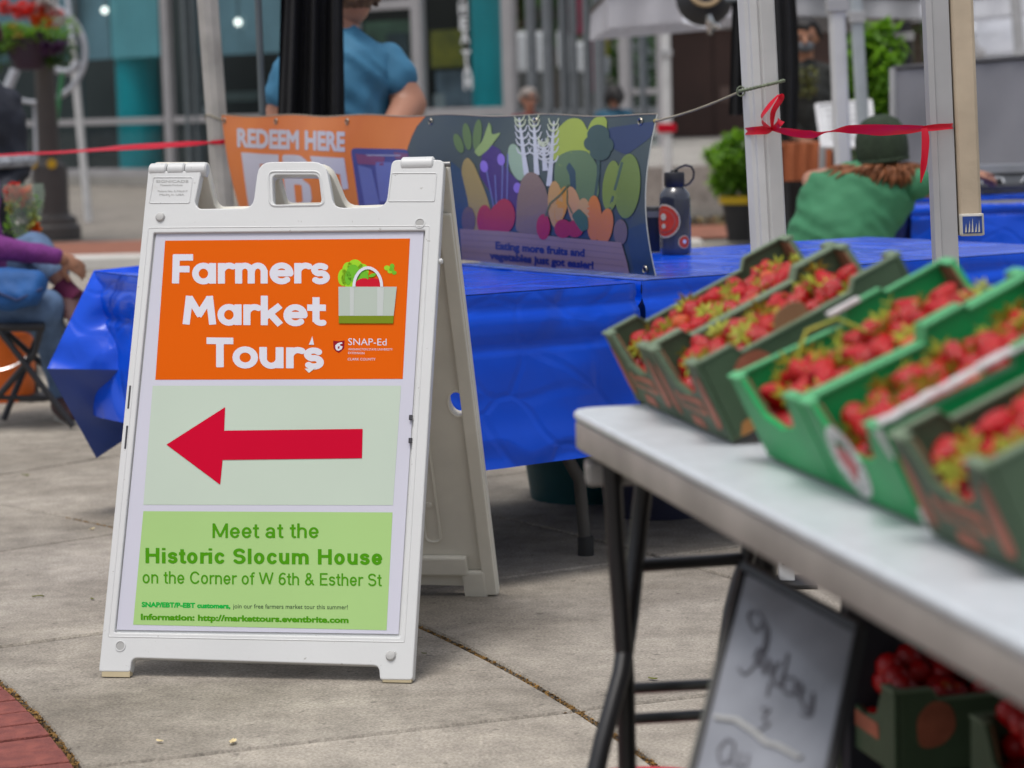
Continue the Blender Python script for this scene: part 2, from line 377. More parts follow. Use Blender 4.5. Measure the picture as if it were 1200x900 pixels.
def grotesk(wd):
    """plain sans letters drawn as strokes of width wd on a capital height of 1"""
    m = wd / 2; X = .735; L = .06 + m; cy = X / 2; G = {}
    def ar(cx, y_, rx, ry, a0, a1, n=18): return arc(cx, y_, rx, ry, a0, a1, n)
    def bow(x0, x1): c = (x0 + x1) / 2; return ar(c, X - m - (x1 - x0) / 2 * 1.05, (x1 - x0) / 2, (x1 - x0) / 2 * 1.05, 180, 0, 14) + [(x1, .0)]
    rx = .285 - m
    G['o'] = (.68, [ar(.335, cy, rx, cy - m + .01, 0, 360, 26)]); G['c'] = (.62, [ar(.335, cy, rx, cy - m + .01, 42, 318, 22)])
    G['e'] = (.67, [ar(.335, cy, rx, cy - m + .01, 2, 322, 24), [(.335 - rx, cy - .01), (.335 + rx, cy - .01)]])
    a_ = .53 - m * .6; G['a'] = (.66, [ar(.30, .50, .21 - m * .3, X - m - .50 + .01, 160, 0, 12) + [(a_, .14)], [(a_ , .5), (a_ + .01, .0)], ar(.27, .22, .235 - m * .7, .22 - m + .01, 0, 360, 20)])
    G['n'] = (.67, [[(L, 0), (L, X)], bow(L, .61 - m)]); G['h'] = (.67, [[(L, 0), (L, 1)], bow(L, .61 - m)])
    w2 = (.96 - m - L) / 2; G['m'] = (1.02, [[(L, 0), (L, X)], bow(L, L + w2), bow(L + w2, L + 2 * w2)])
    G['r'] = (.43, [[(L, 0), (L, X)], ar(L + .24, X - m - .20, .24, .20, 170, 84, 8)]); G['i'] = (.12 + wd, [[(L, 0), (L, X)], [(L, .86), (L, 1.0)]]); G['l'] = (.12 + wd, [[(L, 0), (L, 1)]])
    G['u'] = (.67, [[(L, X), (L, .25)], ar(.335, m + .25, .335 - L, .26, 180, 360, 14), [(.61 - m, X), (.61 - m, 0)]])
    G['t'] = (.38, [[(.19, .93), (.19, .18)], ar(.19 + .12, .16, .12, .16 - m + .01, 180, 275, 8), [(.02, X - m), (.36, X - m)]])
    G['f'] = (.38, [[(.19, 0), (.19, .80)], ar(.19 + .14, .80, .14, .20 - m, 180, 82, 8), [(.02, X - m), (.36, X - m)]])
    def ess(cx, w_, h, k=.52):
        t, md_, b_ = h - m + .008, h * k, m - .008; r1, r2 = (t - md_) / 2, (md_ - b_) / 2; return ar(cx, md_ + r1, w_ * .94, r1, 25, 255, 14) + ar(cx, md_ - r2, w_, r2, 75, -152, 14)
    G['s'] = (.60, [ess(.30, .245 - m * .8, X)]); G['S'] = (.76, [ess(.38, .33 - m * .9, 1.0)])
    G['H'] = (.86, [[(L, 0), (L, 1)], [(.80 - m, 0), (.80 - m, 1)], [(L, .53), (.80 - m, .53)]]); G['E'] = (.72, [[(L, 0), (L, 1)]] + [[(L, y), (.67, y)] for y in (m, 1 - m)] + [[(L, .53), (.62, .53)]])
    G['M'] = (1.0, [[(L, 0), (L, 1)], [(.94 - m, 0), (.94 - m, 1)], [(L, .97), (.5, .08)], [(.94 - m, .97), (.5, .08)]]); G['W'] = (1.18, [[(m, 1), (.32, .06)], [(.32, .06), (.59, .97)], [(.59, .97), (.86, .06)], [(.86, .06), (1.18 - m, 1)]])
    G['C'] = (.86, [ar(.45, .5, .40 - m, .5 - m + .01, 38, 322, 24)]); G['6'] = (.68, [ar(.335, .31, .285 - m, .31 - m + .01, 0, 360, 22), ar(.40, .48, .35 - m, .52 - m, 180, 62, 14)])
    G['&'] = (.84, [ar(.36, .76, .15, .24 - m + .01, 0, 360, 18), [(.24, .66), (.76, .02)], ar(.33, .26, .27 - m, .26 - m + .01, 125, 355, 18), [(.60, .24), (.66, .46)], [(.20, .48), (.44, .60)]]); G[' '] = (.34, [])
    return G
def sans(s, wd=.14, h=.022, gap=.0):
    G = grotesk(wd); x = 0; segs = []
    for ch in s:
        ad, st = G[ch]
        for L in st:
            for a, b in zip(L[:-1], L[1:]): segs.append((a[0] + x, a[1], b[0] + x, b[1], len(L) == 2))
        x += ad + gap
    nx, ny = int((x + .3) / h), int(1.3 / h); X, Y = np.meshgrid(-.1 + np.arange(nx) * h, -.12 + np.arange(ny) * h); F = np.full((ny, nx), 9.)
    for (ax, ay, bx, by, st) in segs:
        i0, i1 = max(0, int((min(ax, bx) - .2 + .1) / h)), min(nx, int((max(ax, bx) + .2 + .1) / h)); x_, y_ = X[:, i0:i1], Y[:, i0:i1]; dx, dy = bx - ax, by - ay; L = max(1e-6, sqrt(dx * dx + dy * dy)); dx /= L; dy /= L
        u = (x_ - ax) * dx + (y_ - ay) * dy; v = np.abs((x_ - ax) * dy - (y_ - ay) * dx); du = np.maximum(-u, u - L); q = np.maximum(du, v - wd / 2) if st or L > .12 else np.hypot(np.maximum(du, 0), v) - wd / 2
        F[:, i0:i1] = np.minimum(F[:, i0:i1], q)
    return dissolve(iso_mesh(F, -.1, -.12, h))

# ================================================================ GROUND
CONC = concrete_mat('concrete', (.41, .37, .315), (.265, .235, .195))
CONCF = concrete_mat('far_concrete', (.33, .30, .26), (.25, .23, .20), .35)
g = MB().add([(-150, -20, -.03), (150, -20, -.03), (150, 250, -.03), (-150, 250, -.03)], [(0, 1, 2, 3)]).build('ground', CONCF); tag(g, kind='structure')
PC = V((-6.5, 2.1, 0))
def pol(r, a): return PC + V((r * cos(radians(a)), r * sin(radians(a)), 0))
pav = bpy.data.objects.new('pavement', None); COL.objects.link(pav); tag(pav, kind='structure'); ROOTLOC[pav.name] = V((0, 0, 0))
JM = mat('joint_grit', (.065, .045, .03), .95, .5, 90, .6, 200)
b = MB(); n = 60
b.add([pol(r, -40 + 130 * i / n) + V((0, 0, -.017)) for r in (4.6, 15.6) for i in range(n + 1)], [(i, i + 1, n + 2 + i, n + 1 + i) for i in range(n)]); b.build('joint_bed', JM, pav)
rings = [6.06, 7.0, 7.85, 8.8, 9.75, 10.7, 11.65, 12.6, 13.55, 14.5, 15.5]
A0, DA = 19.25, 9.85
rg = random.Random(3)
for i in range(len(rings) - 1):
    r0, r1 = rings[i] + .0075, rings[i + 1] - .0075; da = math.degrees(.0072 / r0)
    for k in range(-6, 7):
        a0, a1 = A0 + k * DA + da, A0 + (k + 1) * DA - da
        b = MB(); m_ = 8; dz = rg.uniform(-.001, .001); top = []; 
        for r in (r0, r1):
            for z in (-.03, -.005 + dz, dz):
                ins = .004 if z == dz else 0
                rr = r + ins if r == r0 else r - ins
                aa0, aa1 = a0 + math.degrees(ins / r), a1 - math.degrees(ins / r)
                top += [pol(rr, aa0 + (aa1 - aa0) * j / m_) + V((0, 0, z)) for j in range(m_ + 1)]
        q = m_ + 1; fs = []
        for j in range(m_):
            fs += [(2 * q + j, 2 * q + j + 1, 5 * q + j + 1, 5 * q + j), (j, j + 1, q + j + 1, q + j), (q + j, q + j + 1, 2 * q + j + 1, 2 * q + j),
                   (3 * q + j, 4 * q + j, 4 * q + j + 1, 3 * q + j + 1), (4 * q + j, 5 * q + j, 5 * q + j + 1, 4 * q + j + 1)]
        for j in (0, m_): fs += [(j, q + j, 4 * q + j, 3 * q + j), (q + j, 2 * q + j, 5 * q + j, 4 * q + j)]
        b.add(top, fs); o = b.build('concrete_slab', CONC, pav)
BR = mat('brick', (.30, .085, .065), .8, .3, 25, .5, 220, c2=(.17, .045, .04))
bm_ = MB().box((0, 0, -.021), (.208, .093, .042)).build('brick', BR, pav, bevel=.004)
bm_.data.materials[0] = BR; first = True
for ring in range(3):
    rr = 6.055 - .107 - ring * .217; step = math.degrees(.0995 / 5.95)
    for k in range(40):
        a = 2 + k * step; p = pol(rr, a + (step / 2 if ring % 2 else 0))
        o = bm_ if first else bm_.copy()
        if not first: COL.objects.link(o)
        first = False
        o.location = p + V((0, 0, rg.uniform(-.002, .002))); o.rotation_euler = (rg.uniform(-.01, .01), rg.uniform(-.01, .01), radians(a) + rg.uniform(-.01, .01))
# dirt and moss caught in the joints
GR = mat('joint_moss', (.22, .12, .03), .9, .6, 40)
b = MB(); rj = random.Random(5)
def grit(p, s):
    q = Matrix.Rotation(rj.uniform(0, 6), 3, 'Z') @ Matrix.Rotation(rj.uniform(0, 1.2), 3, 'X')
    b.add([V(p) + q @ V(c) for c in ((-s, -s * .5, 0), (s, -s * .4, 0), (s * .8, s * .6, .001), (-s * .6, s * .5, 0), (0, 0, s * .6))], [(0, 1, 4), (1, 2, 4), (2, 3, 4), (3, 0, 4), (0, 3, 2, 1)])
for _ in range(2200):
    a = rj.uniform(8, 42); grit(pol(7.0 + rj.gauss(0, .009), a) + V((0, 0, -.005)), rj.uniform(.0018, .005))
for _ in range(1300):
    a = rj.uniform(12, 34); grit(pol(6.06 + rj.gauss(0, .007), a) + V((0, 0, -.005)), rj.uniform(.0018, .005))
for _ in range(900):
    grit(pol(rj.uniform(6.1, 8), A0) + V((0, 0, -.007)), rj.uniform(.001, .0025))
tag(b.build('joint_debris', GR), kind='stuff')
# fallen petals and twigs
PT = mat('petal', (.75, .62, .35), .7, .2, 50); TW = mat('twig', (.16, .17, .03), .8, .2, 50)
for (x, y, s, mt_, lb) in [(273, 871, .013, PT, 'pale curled petal lying on the slab in front of the sign'), (187, 870, .009, PT, 'small pale chip of petal on the pavement near the bricks'),
                       (48, 700, .016, TW, 'thin green twig lying on the pavement left of the sign'), (108, 621, .010, PT, 'yellow petal on the pavement beside the left edge of the sign'),
                       (34, 558, .015, TW, 'brown scrap of leaf on the pavement under the blue table corner'), (108, 703, .008, TW, 'dark crumb of leaf close to the left foot of the sign'),
                       (765, 797, .010, TW, 'dark leaf scrap on the slab beside the black table leg'), (497, 767, .006, TW, 'black seed on the slab right of the front foot of the sign')]:
    p = PG(x, y, .001); b = MB(); a = rj.uniform(0, 3)
    if mt_ is TW and s > .014: b.tube([p + V((cos(a + t * .5) * s * (t - 1.2) * 1.1, sin(a) * s * (t - 1) * .6, .003 + .002 * (t % 2))) for t in (0, 1, 2, 3)], .0016, 5)
    else:
        b.grid(lambda u, v: p + Matrix.Rotation(a, 3, 'Z') @ V(((u - .5) * 2 * s, (v - .5) * s * sin(pi * (u * .8 + .1)), .002 + .6 * s * (u - .5) ** 2 + s * .8 * (v - .5) ** 2)), 5, 4)
    tag(b.build('fallen_leaf' if mt_ is TW else 'fallen_petal', mt_, smooth='all'), lb, 'plant debris')

# ================================================================ SANDWICH BOARD
WP = mat('white_plastic', (.66, .67, .67), .42, .025, 5, .015, 90); speckle(WP, 55, .66, (.25, .23, .2), .55); speckle(WP, 9, .66, (.48, .46, .42), .5, soft=.12); WPD = mat('yellowed_lit_plastic', (.76, .73, .64), .5, .10, 5, .03, 60); TAN = mat('tan_foot', (.50, .42, .27), .7, .1)  # rear plastic coloured lighter to imitate light passing through the panel
yaw, sx, sy, lean, SW, SH = -.193, -.8582, 4.7774, .393, .6577, 1.12
ax_ = V((cos(yaw), sin(yaw), 0)); dn_ = V((-sin(yaw), cos(yaw), 0)); Z = V((0, 0, 1))
up_ = Z * cos(lean) + dn_ * sin(lean); nf = -dn_ * cos(lean) + Z * sin(lean)     # up along the panel; outward normal of the front
SO = V((sx, sy, 0))
def S2(x, y, off=0.):      # photo pixel -> (u, height) on the front face
    q = PP(x, y, SO + nf * off, nf) - SO; return (q.dot(ax_), q.dot(up_))
def SP(u, v, off): return SO + ax_ * u + up_ * v + nf * off
sb = thing('sandwich_board', SO + ax_ * SW / 2 + dn_ * .4, 'white plastic A-frame sidewalk sign with orange and green farmers market poster', 'sandwich board')
out = [S2(*q) + (r,) for q, r in [((115.5, 787), .006), ((152.5, 787.5), .006), ((154.5, 771), .012), ((444, 780), .012), ((445, 796.5), .006), ((483.5, 797), .008), ((520.5, 187), .014), ((459, 187), .014),
       ((452.5, 241.5), .02), ((391, 243.5), .022), ((381.5, 189), .03), ((303, 189.5), .03), ((296, 243.5), .022), ((233, 244.5), .012), ((228, 238), .012), ((236, 200), .004), ((173.5, 200), .004)]]
hole1 = rounded([S2(*q) for q in [(319, 205), (373, 205), (377, 239), (320, 240)]], .012)
hole2 = rounded([S2(*q) for q in [(180, 273), (498, 270), (469, 747), (134, 741)]], .003)
outr = rounded(out, .01)
T = .024
me = curve2d([outr, hole1, hole2], T / 2, .0028)
place2d(me, lambda x, y, z: SP(x, y, z - T / 2)); fp = link('front_frame', me, WP, sb, smooth=True); sharp(me, .5)
b = MB(); a_, c_ = S2(134, 741), S2(498, 270); b.obox(SP(a_[0] - .01, a_[1] - .01, -.021), ax_ * (c_[0] - a_[0] + .03), up_ * (c_[1] - a_[1] + .02), nf * .0115)
b.build('backing_board', WP, sb)
# embossed borders, seam, pads on the lugs, handle lip
def edge_ring(pts, off, r, name='raised_border', m=WP, par=sb):
    MB().tube([SP(u, v, off) for (u, v) in pts], r, 6, closed=True).build(name, m, par, smooth=True)
edge_ring(rounded([S2(*q) for q in [(180, 208), (226, 208), (222, 238), (175, 238)]], .004), .0002, .0012)
edge_ring(rounded([S2(*q) for q in [(459, 203), (512, 203), (509, 236), (455, 236)]], .004), .0002, .0012)
edge_ring(rounded([S2(*q) for q in [(314.5, 201), (375, 201), (380, 240.5), (316, 241.5)]], .014), -.0005, .0028, 'handle_lip')
edge_ring(rounded([S2(*q) for q in [(174, 267), (503.5, 264.5), (474, 752.5), (127, 746)]], .004), -.0006, .0016)
# buttons
for (x, y, k) in [(188, 254.5, 1), (492, 261.5, 0), (141, 757, 0), (458, 768.5, 1)]:
    u, v = S2(x, y); c = SP(u, v, 0)
    if k: MB().lathe([(.0105, -.002), (.0105, .002), (.008, .0055), (.0035, .0065)], c, 18, nf).build('button', mat('button_grey', (.5, .5, .49), .4, 0), sb, smooth=True)
    else:
        MB().lathe([(.0115, -.001), (.0115, .0014), (.0095, .0016), (.0085, -.0004), (.004, -.0012), (.0005, -.0014)], c, 18, nf, cap=False).build('button', WP, sb, smooth=True); MB().lathe([(.0092, .0004), (.0001, .0005)], c, 18, nf, cap=False).build('button_recess', mat('button_shade', (.40, .40, .39), .5, 0), sb, smooth=True)
# embossed small print on the left lug
for i, (t_, x0, x1, y) in enumerate([('SIGNICADE', 183, 221, 214), ('Plasticade Products', 188, 214, 217.8), ('Patent No. 5,746,017', 185, 220, 225), ('Made in USA', 187, 216, 229)]):
    me = fit(bold_text(t_, .02, .03), x0, x1, -y, 3.0 if i == 0 else 2.0)
    place2d(me, lambda x, y, z: (lambda q: SP(q[0], q[1], .0006))(S2(x, -y))); link('embossed_lettering', me, mat('emboss', (.42, .42, .41), .6, 0), sb)
# hinges: knuckles along the top, on the ridge of the board
def rear_pt(u, d, off): return None
lean2 = lean; apex = SO + up_ * SH - nf * .012
upr = Z * cos(lean2) - dn_ * sin(lean2); nr = dn_ * cos(lean2) + Z * sin(lean2)
RO = apex + dn_ * .018 - upr * SH * 1.0        # lower left corner of the rear panel (outer face)
RO = RO + Z * (-RO.z)
def RP(u, v, off): return RO + ax_ * u + upr * v + nr * off
uL0, uL1 = S2(174, 200)[0], S2(237, 200)[0]; uR0, uR1 = S2(459, 187)[0], S2(521, 187)[0]
hz = SP(0, SH - .014, -.012)
def knuck(u0, u1, r=.0145):
    b = MB(); c = hz + ax_ * u0; b.lathe([(r * .8, 0), (r, .003), (r, (u1 - u0) - .003), (r * .8, (u1 - u0))], c, 16, ax_); b.build('hinge_knuckle', WP, sb, smooth=True)
w3 = (uL1 - uL0) / 3
for (a, bb) in [(uL0, uL0 + w3 - .001), (uL0 + w3 + .001, uL0 + 2 * w3 - .001), (uL0 + 2 * w3 + .001, uL1 + .008)]: knuck(a, bb, .016)
knuck(uR0 + .02, uR1 - .024, .017)
b = MB(); b.obox(SP(uL0, S2(174, 200)[1] - .004, -.006), ax_ * w3, up_ * .012, nf * .0075); b.obox(SP(uL1 - w3, S2(174, 200)[1] - .004, -.006), ax_ * w3, up_ * .012, nf * .0075)
MB().tube([hz + ax_ * (uR1 - .004), hz + ax_ * (uR1 + .010)], .006, 10).build('hinge_pin', mat('pin_grey', (.25, .25, .25), .4, 0, metal=.6), sb, smooth=True)
# rear panel with ribs, hand hole and feet
ro = []
def mir(px, py):
    u, v = S2(px, py); return (u + .004, v)
outb = [mir(*q) + (r,) for q, r in [((115.5, 787), .006), ((152.5, 787.5), .006), ((154.5, 771), .012), ((444, 780), .012), ((445, 796.5), .006), ((483.5, 797), .008), ((520.5, 190), .014), ((459, 190), .014),
        ((452.5, 241.5), .02), ((391, 243.5), .022), ((381.5, 192), .03), ((303, 192.5), .03), ((296, 243.5), .022), ((240, 244.5), .012), ((236, 238), .012), ((238, 190), .010), ((173.5, 190), .010)]]
hb = rounded([mir(*q) for q in [(319, 205), (373, 205), (377, 239), (320, 240)]], .012)
def oval(cx, cy, rx, ry, n=20): return [(cx + rx * cos(2 * pi * i / n), cy + ry * sin(2 * pi * i / n)) for i in range(n)]
nR = nr
def R2(x, y):
    q = PP(x, y, RO - nR * .026, nR) - RO; return (q.dot(ax_), q.dot(upr))
hc = R2(536, 473)
me = curve2d([rounded(outb, .01), hb, oval(hc[0], hc[1], .020, .032)], .013, .0028)
place2d(me, lambda x, y, z: RP(x, y, z - .013)); link('rear_panel', me, WPD, sb, smooth=True); sharp(me, .5)
E_ = -.027
b = MB()      # perimeter flange standing proud on the inner side
Hh = SH - .02
for (u0, v0, du, dv) in [(SW - .028, .02, .030, Hh - .12), (.0, .02, .03, Hh - .12)]:
    MB().obox(RP(u0, v0, E_ - .0), ax_ * du, upr * dv, -nR * .012).build('side_flange', WPD, sb, bevel=.003)
b = MB(); b.obox(RP(.05, .075, E_), ax_ * (SW - .11), upr * .05, -nR * .016); b.build('cross_rail', WPD, sb, bevel=.005)
b = MB(); b.obox(RP(SW - .075, .0, E_), ax_ * .055, upr * .085, -nR * .014); b.build('foot_block', WPD, sb, bevel=.006)
for (uu, v0, v1) in [(SW - .135, .16, .46), (SW - .215, .16, .46), (SW - .135, .52, .86), (SW - .215, .52, .86), (SW - .30, .16, .86)]:
    pts = rounded([(uu - .018, v0), (uu + .018, v0), (uu + .018, v1), (uu - .018, v1)], .018, 6)
    MB().tube([RP(u, v, E_) for (u, v) in pts], .0035, 6, closed=True).build('rib', WPD, sb, smooth=True)
for vv in (.10, .2, .29): 
    MB().lathe([(.009, 0), (.008, .003), (.004, .004)], RP(SW - .135, .16 + vv, E_), 12, -nR).build('rib_dimple', WPD, sb, smooth=True)
MB().tube([RP(hc[0], hc[1], E_) + (ax_ * cos(a) * .021 + upr * sin(a) * .033) for a in [i * pi / 12 for i in range(24)]], .003, 6, closed=True).build('hand_hole_rim', WPD, sb, smooth=True)
# stay clips on the edges, rubber feet
for P_, A in ((S2(516, 304), 0),):
    MB().lathe([(.006, 0), (.006, .006), (.003, .008)], SP(SW + .0, P_[1], -.012), 10, ax_).build('pivot', WP, sb, smooth=True)
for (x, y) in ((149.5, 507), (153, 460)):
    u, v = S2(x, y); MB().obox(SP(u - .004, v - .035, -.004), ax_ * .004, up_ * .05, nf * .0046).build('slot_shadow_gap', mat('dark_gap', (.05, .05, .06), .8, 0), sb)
for (x, y) in ((481.5, 489), (481, 516)):
    u, v = S2(x, y); MB().obox(SP(u - .004, v - .005, -.004), ax_ * .007, up_ * .010, nf * .0046).build('sheet_clip', mat('dark_gap', (.05, .05, .06), .8, 0), sb)
for (x0, x1, y) in ((119, 152, 788), (448, 482, 797)):
    p0 = PG(x0, y + 4.5, .0); u0 = S2(x0, y)[0]; u1 = S2(x1, y)[0]; vb = min(S2(x0, y)[1], S2(x1, y)[1])
    MB().prism([SP(u0, vb + .004, -.001) , SP(u0, vb + .004, -.022), SP(u0, 0, -.022) * 1.0 + V((0, 0, -SP(u0, 0, -.022).z + .001)), SP(u0, 0, -.003) + V((0, 0, -SP(u0, 0, -.003).z + .001))], ax_ * (u1 - u0)).build('rubber_foot', TAN, sb, bevel=.001)

# ---- poster: sheet behind clear vinyl, printed blocks, lettering
SHEET = mat('poster_paper', (.60, .60, .69), .35, .02, 3, .04, 5, spec=.2, coat=.06)
OFF = -.0065; LAY = [0]
def spx(x, y, lay):
    n = nf; d = SP(0, 0, OFF + .00045 * lay); q = PP(x, y, d, n); return q
ps = MB().add([spx(183, 274, 0), spx(496.5, 271.5, 0), spx(467, 743, 0), spx(136.5, 738, 0)], [(0, 1, 2, 3)]).build('poster_sheet', SHEET, sb, fix=False)
POST = {}
def pr(name, c, rough=.24, coat=.5): return mat(name, tuple(q * .92 for q in c), .42, .02, 4, .04, 5, spec=.06, coat=.03)
ORG = pr('print_orange', (.80, .125, .0)); PGR = pr('print_pale_green', (.58, .68, .575)); LGR = pr('print_light_green', (.42, .65, .245)); REDA = pr('arrow_red', (.63, .0, .03))
WHT = pr('print_white', (.76, .76, .84)); DGR = pr('print_green', (.075, .32, .004)); MGR = pr('print_mid_green', (.01, .46, .06)); GRY = pr('print_grey', (.07, .12, .06))
def art(poly, m, lay, name='printed_shape', parent=ps, rad=None, fn=spx, sub=0):
    q = rounded(poly, rad) if rad else poly
    me = curve2d([[(x, -y) for (x, y) in q]])
    if sub:
        bm = bmesh.new(); bm.from_mesh(me); bmesh.ops.triangulate(bm, faces=bm.faces)
        for _ in range(5):
            es = [e for e in bm.edges if e.calc_length() > sub]
            if not es: break
            bmesh.ops.subdivide_edges(bm, edges=es, cuts=1); bmesh.ops.triangulate(bm, faces=bm.faces)
        bm.to_mesh(me); bm.free()
    place2d(me, lambda x, y, z: fn(x, -y, lay)); return link(name, me, m, parent)
def letters(me, x0, x1, yb0, yb1, cap, m, lay, capref=.72, parent=ps, name='lettering', fn=spx, capr=None, sub=0):
    fit(me, x0, x1, 0, cap, capref)
    if sub:
        bm = bmesh.new(); bm.from_mesh(me)
        for _ in range(4):
            es = [e for e in bm.edges if e.calc_length() > sub]
            if not es: break
            bmesh.ops.subdivide_edges(bm, edges=es, cuts=1); bmesh.ops.triangulate(bm, faces=bm.faces)
        bm.to_mesh(me); bm.free()
    def f(x, y, z):
        t = (x - x0) / (x1 - x0); k = 1 + ((capr or cap) / cap - 1) * t
        return fn(x, yb0 + (yb1 - yb0) * t - y * k, lay)
    place2d(me, f); return link(name, me, m, parent)
art([(193.5, 282), (480.5, 279.5), (472, 444), (182, 445)], ORG, 1, 'orange_block')
art([(179, 452), (470, 452), (460.5, 592), (168, 591.5)], PGR, 1, 'pale_green_block')
art([(168, 599), (460, 600.5), (453, 738.5), (156, 732)], LGR, 1, 'light_green_block')
letters(chunky('Farmers', .188), 201.5, 386.5, 334, 333.5, 35.5, WHT, 2, .955, capr=35)
letters(chunky('Market', .188), 214, 382.5, 382, 383, 35.5, WHT, 2, .955)
letters(chunky('Tours', .19), 242, 379.5, 432, 433.5, 36, WHT, 2, .955)
art([(362, 404), (366, 394), (368, 404)], WHT, 3); art([(357, 432), (370, 431), (362, 437)], mat('torn_white', (.7, .7, .7), .5, 0), 3)
art([(195, 521), (263.8, 477), (262.7, 504.6), (425, 502.6), (424.2, 537), (260.8, 539), (258, 568)], REDA, 3, 'arrow')
letters(sans('Meet at the', .145), 249, 373.5, 630.5, 630.5, 17.2, DGR, 2, 1.0)
letters(sans('Historic Slocum House', .195, .02, .015), 170.5, 448, 660, 662, 18, DGR, 2, 1.0)
letters(sans('on the Corner of W 6th & Esther St', .135), 167, 447.5, 683.5, 687, 14.6, DGR, 2, 1.0)
letters(bold_text('SNAP/EBT/P-EBT customers,', .05, .025), 166, 270, 711, 712.8, 5.6, MGR, 2)
letters(bold_text('join our free farmers market tour this summer!', .004, .025), 273, 407.5, 712.8, 714, 5.4, GRY, 2)
letters(bold_text('Information: http://markettours.eventbrite.com', .045, .025), 165, 408.5, 726, 729.8, 6.8, DGR, 2)
letters(bold_text('SNAP-Ed', .0, .02), 408, 453, 404.3, 404.8, 8.3, WHT, 2)
letters(bold_text('WASHINGTON STATE UNIVERSITY', .0, .03), 408, 460, 410.5, 410.8, 2.6, WHT, 2)
letters(bold_text('EXTENSION', .0, .03), 408, 427, 414.8, 415, 2.6, WHT, 2)
letters(bold_text('CLARK COUNTY', .0, .03), 407.5, 440, 422.3, 422.5, 3.0, WHT, 2)
def ell(cx, cy, rx, ry, rot=0, n=28):
    c, s = cos(radians(rot)), sin(radians(rot)); return [(cx + rx * cos(2 * pi * i / n) * c - ry * sin(2 * pi * i / n) * s, cy + rx * cos(2 * pi * i / n) * s + ry * sin(2 * pi * i / n) * c) for i in range(n)]
L1 = pr('lettuce_light', (.36, .70, .03)); L2 = pr('lettuce_mid', (.17, .52, .03)); RED2 = pr('apple_red', (.62, .01, .03)); BAG = pr('bag_grey', (.50, .57, .50)); BAGL = pr('bag_light', (.58, .62, .60)); OLV = pr('bag_olive', (.20, .27, .015)); CRIM = pr('crimson', (.30, .008, .02))
for e in [(402, 325, 6, 10), (408, 317, 7, 10), (416, 313, 9, 9), (425, 318, 7, 9), (412, 327, 12, 11)]: art(ell(*e), L1, 2, 'lettuce_leaf')
for e in [(414, 320, 8, 10), (424, 325, 8, 10), (408, 326, 4, 8)]: art(ell(*e), L2, 3, 'lettuce_leaf')
art(ell(427, 333, 10.5, 7), RED2, 4, 'apple'); art(ell(438, 333, 10, 7), RED2, 4.3, 'apple'); art(ell(436.5, 322.5, 4.5, 2, -20), L2, 5); art([(430, 327), (430.5, 319), (431.6, 319), (431.5, 327)], L2, 5)
art([(396.6, 336), (465, 336), (461.3, 370), (396.8, 370)], BAG, 6, 'shopping_bag'); art([(396.8, 370), (461.3, 370), (460.8, 379), (397, 379)], OLV, 6, 'bag_base')
art([(410, 336.4), (415, 336.4), (414.5, 370), (410, 370)], BAGL, 7); art([(442, 336.4), (450, 336.4), (448.5, 370), (442, 370)], BAGL, 7)
ha = [(431 + 18 * cos(pi - pi * i / 16), 336 - 24 * sin(pi * i / 16)) for i in range(17)] + [(431 + 14.6 * cos(pi * i / 16), 336 - 20.5 * sin(pi * i / 16)) for i in range(17)]
art(ha, WHT, 7, 'bag_handle')
for e in [(453.5, 314, 3.6, 3), (459.5, 312, 2.8, 3.2), (457, 318, 3, 2.4), (462, 319.5, 2.8, 2.4), (459, 316, 3, 2)]: art(ell(*e), L2 if e[0] > 458 else L1, 2 + e[0] / 1000, 'clover_leaf')
art([(390.5, 399.2), (397, 400), (403.8, 399), (403.3, 408), (400, 411.5), (397, 413.5), (393.5, 411.5), (390.8, 408)], CRIM, 2, 'crest')
art([(393, 408), (393, 404.5), (396, 402), (400.5, 401), (401.5, 402.5), (398.5, 403.5), (398.5, 405), (401.5, 406), (400.5, 409), (397, 411), (394.5, 410.5)], WHT, 3, 'crest_emblem'); art([(396, 406.2), (398, 405.6), (397.5, 408.3), (396, 408.6)], CRIM, 4, 'crest_emblem')

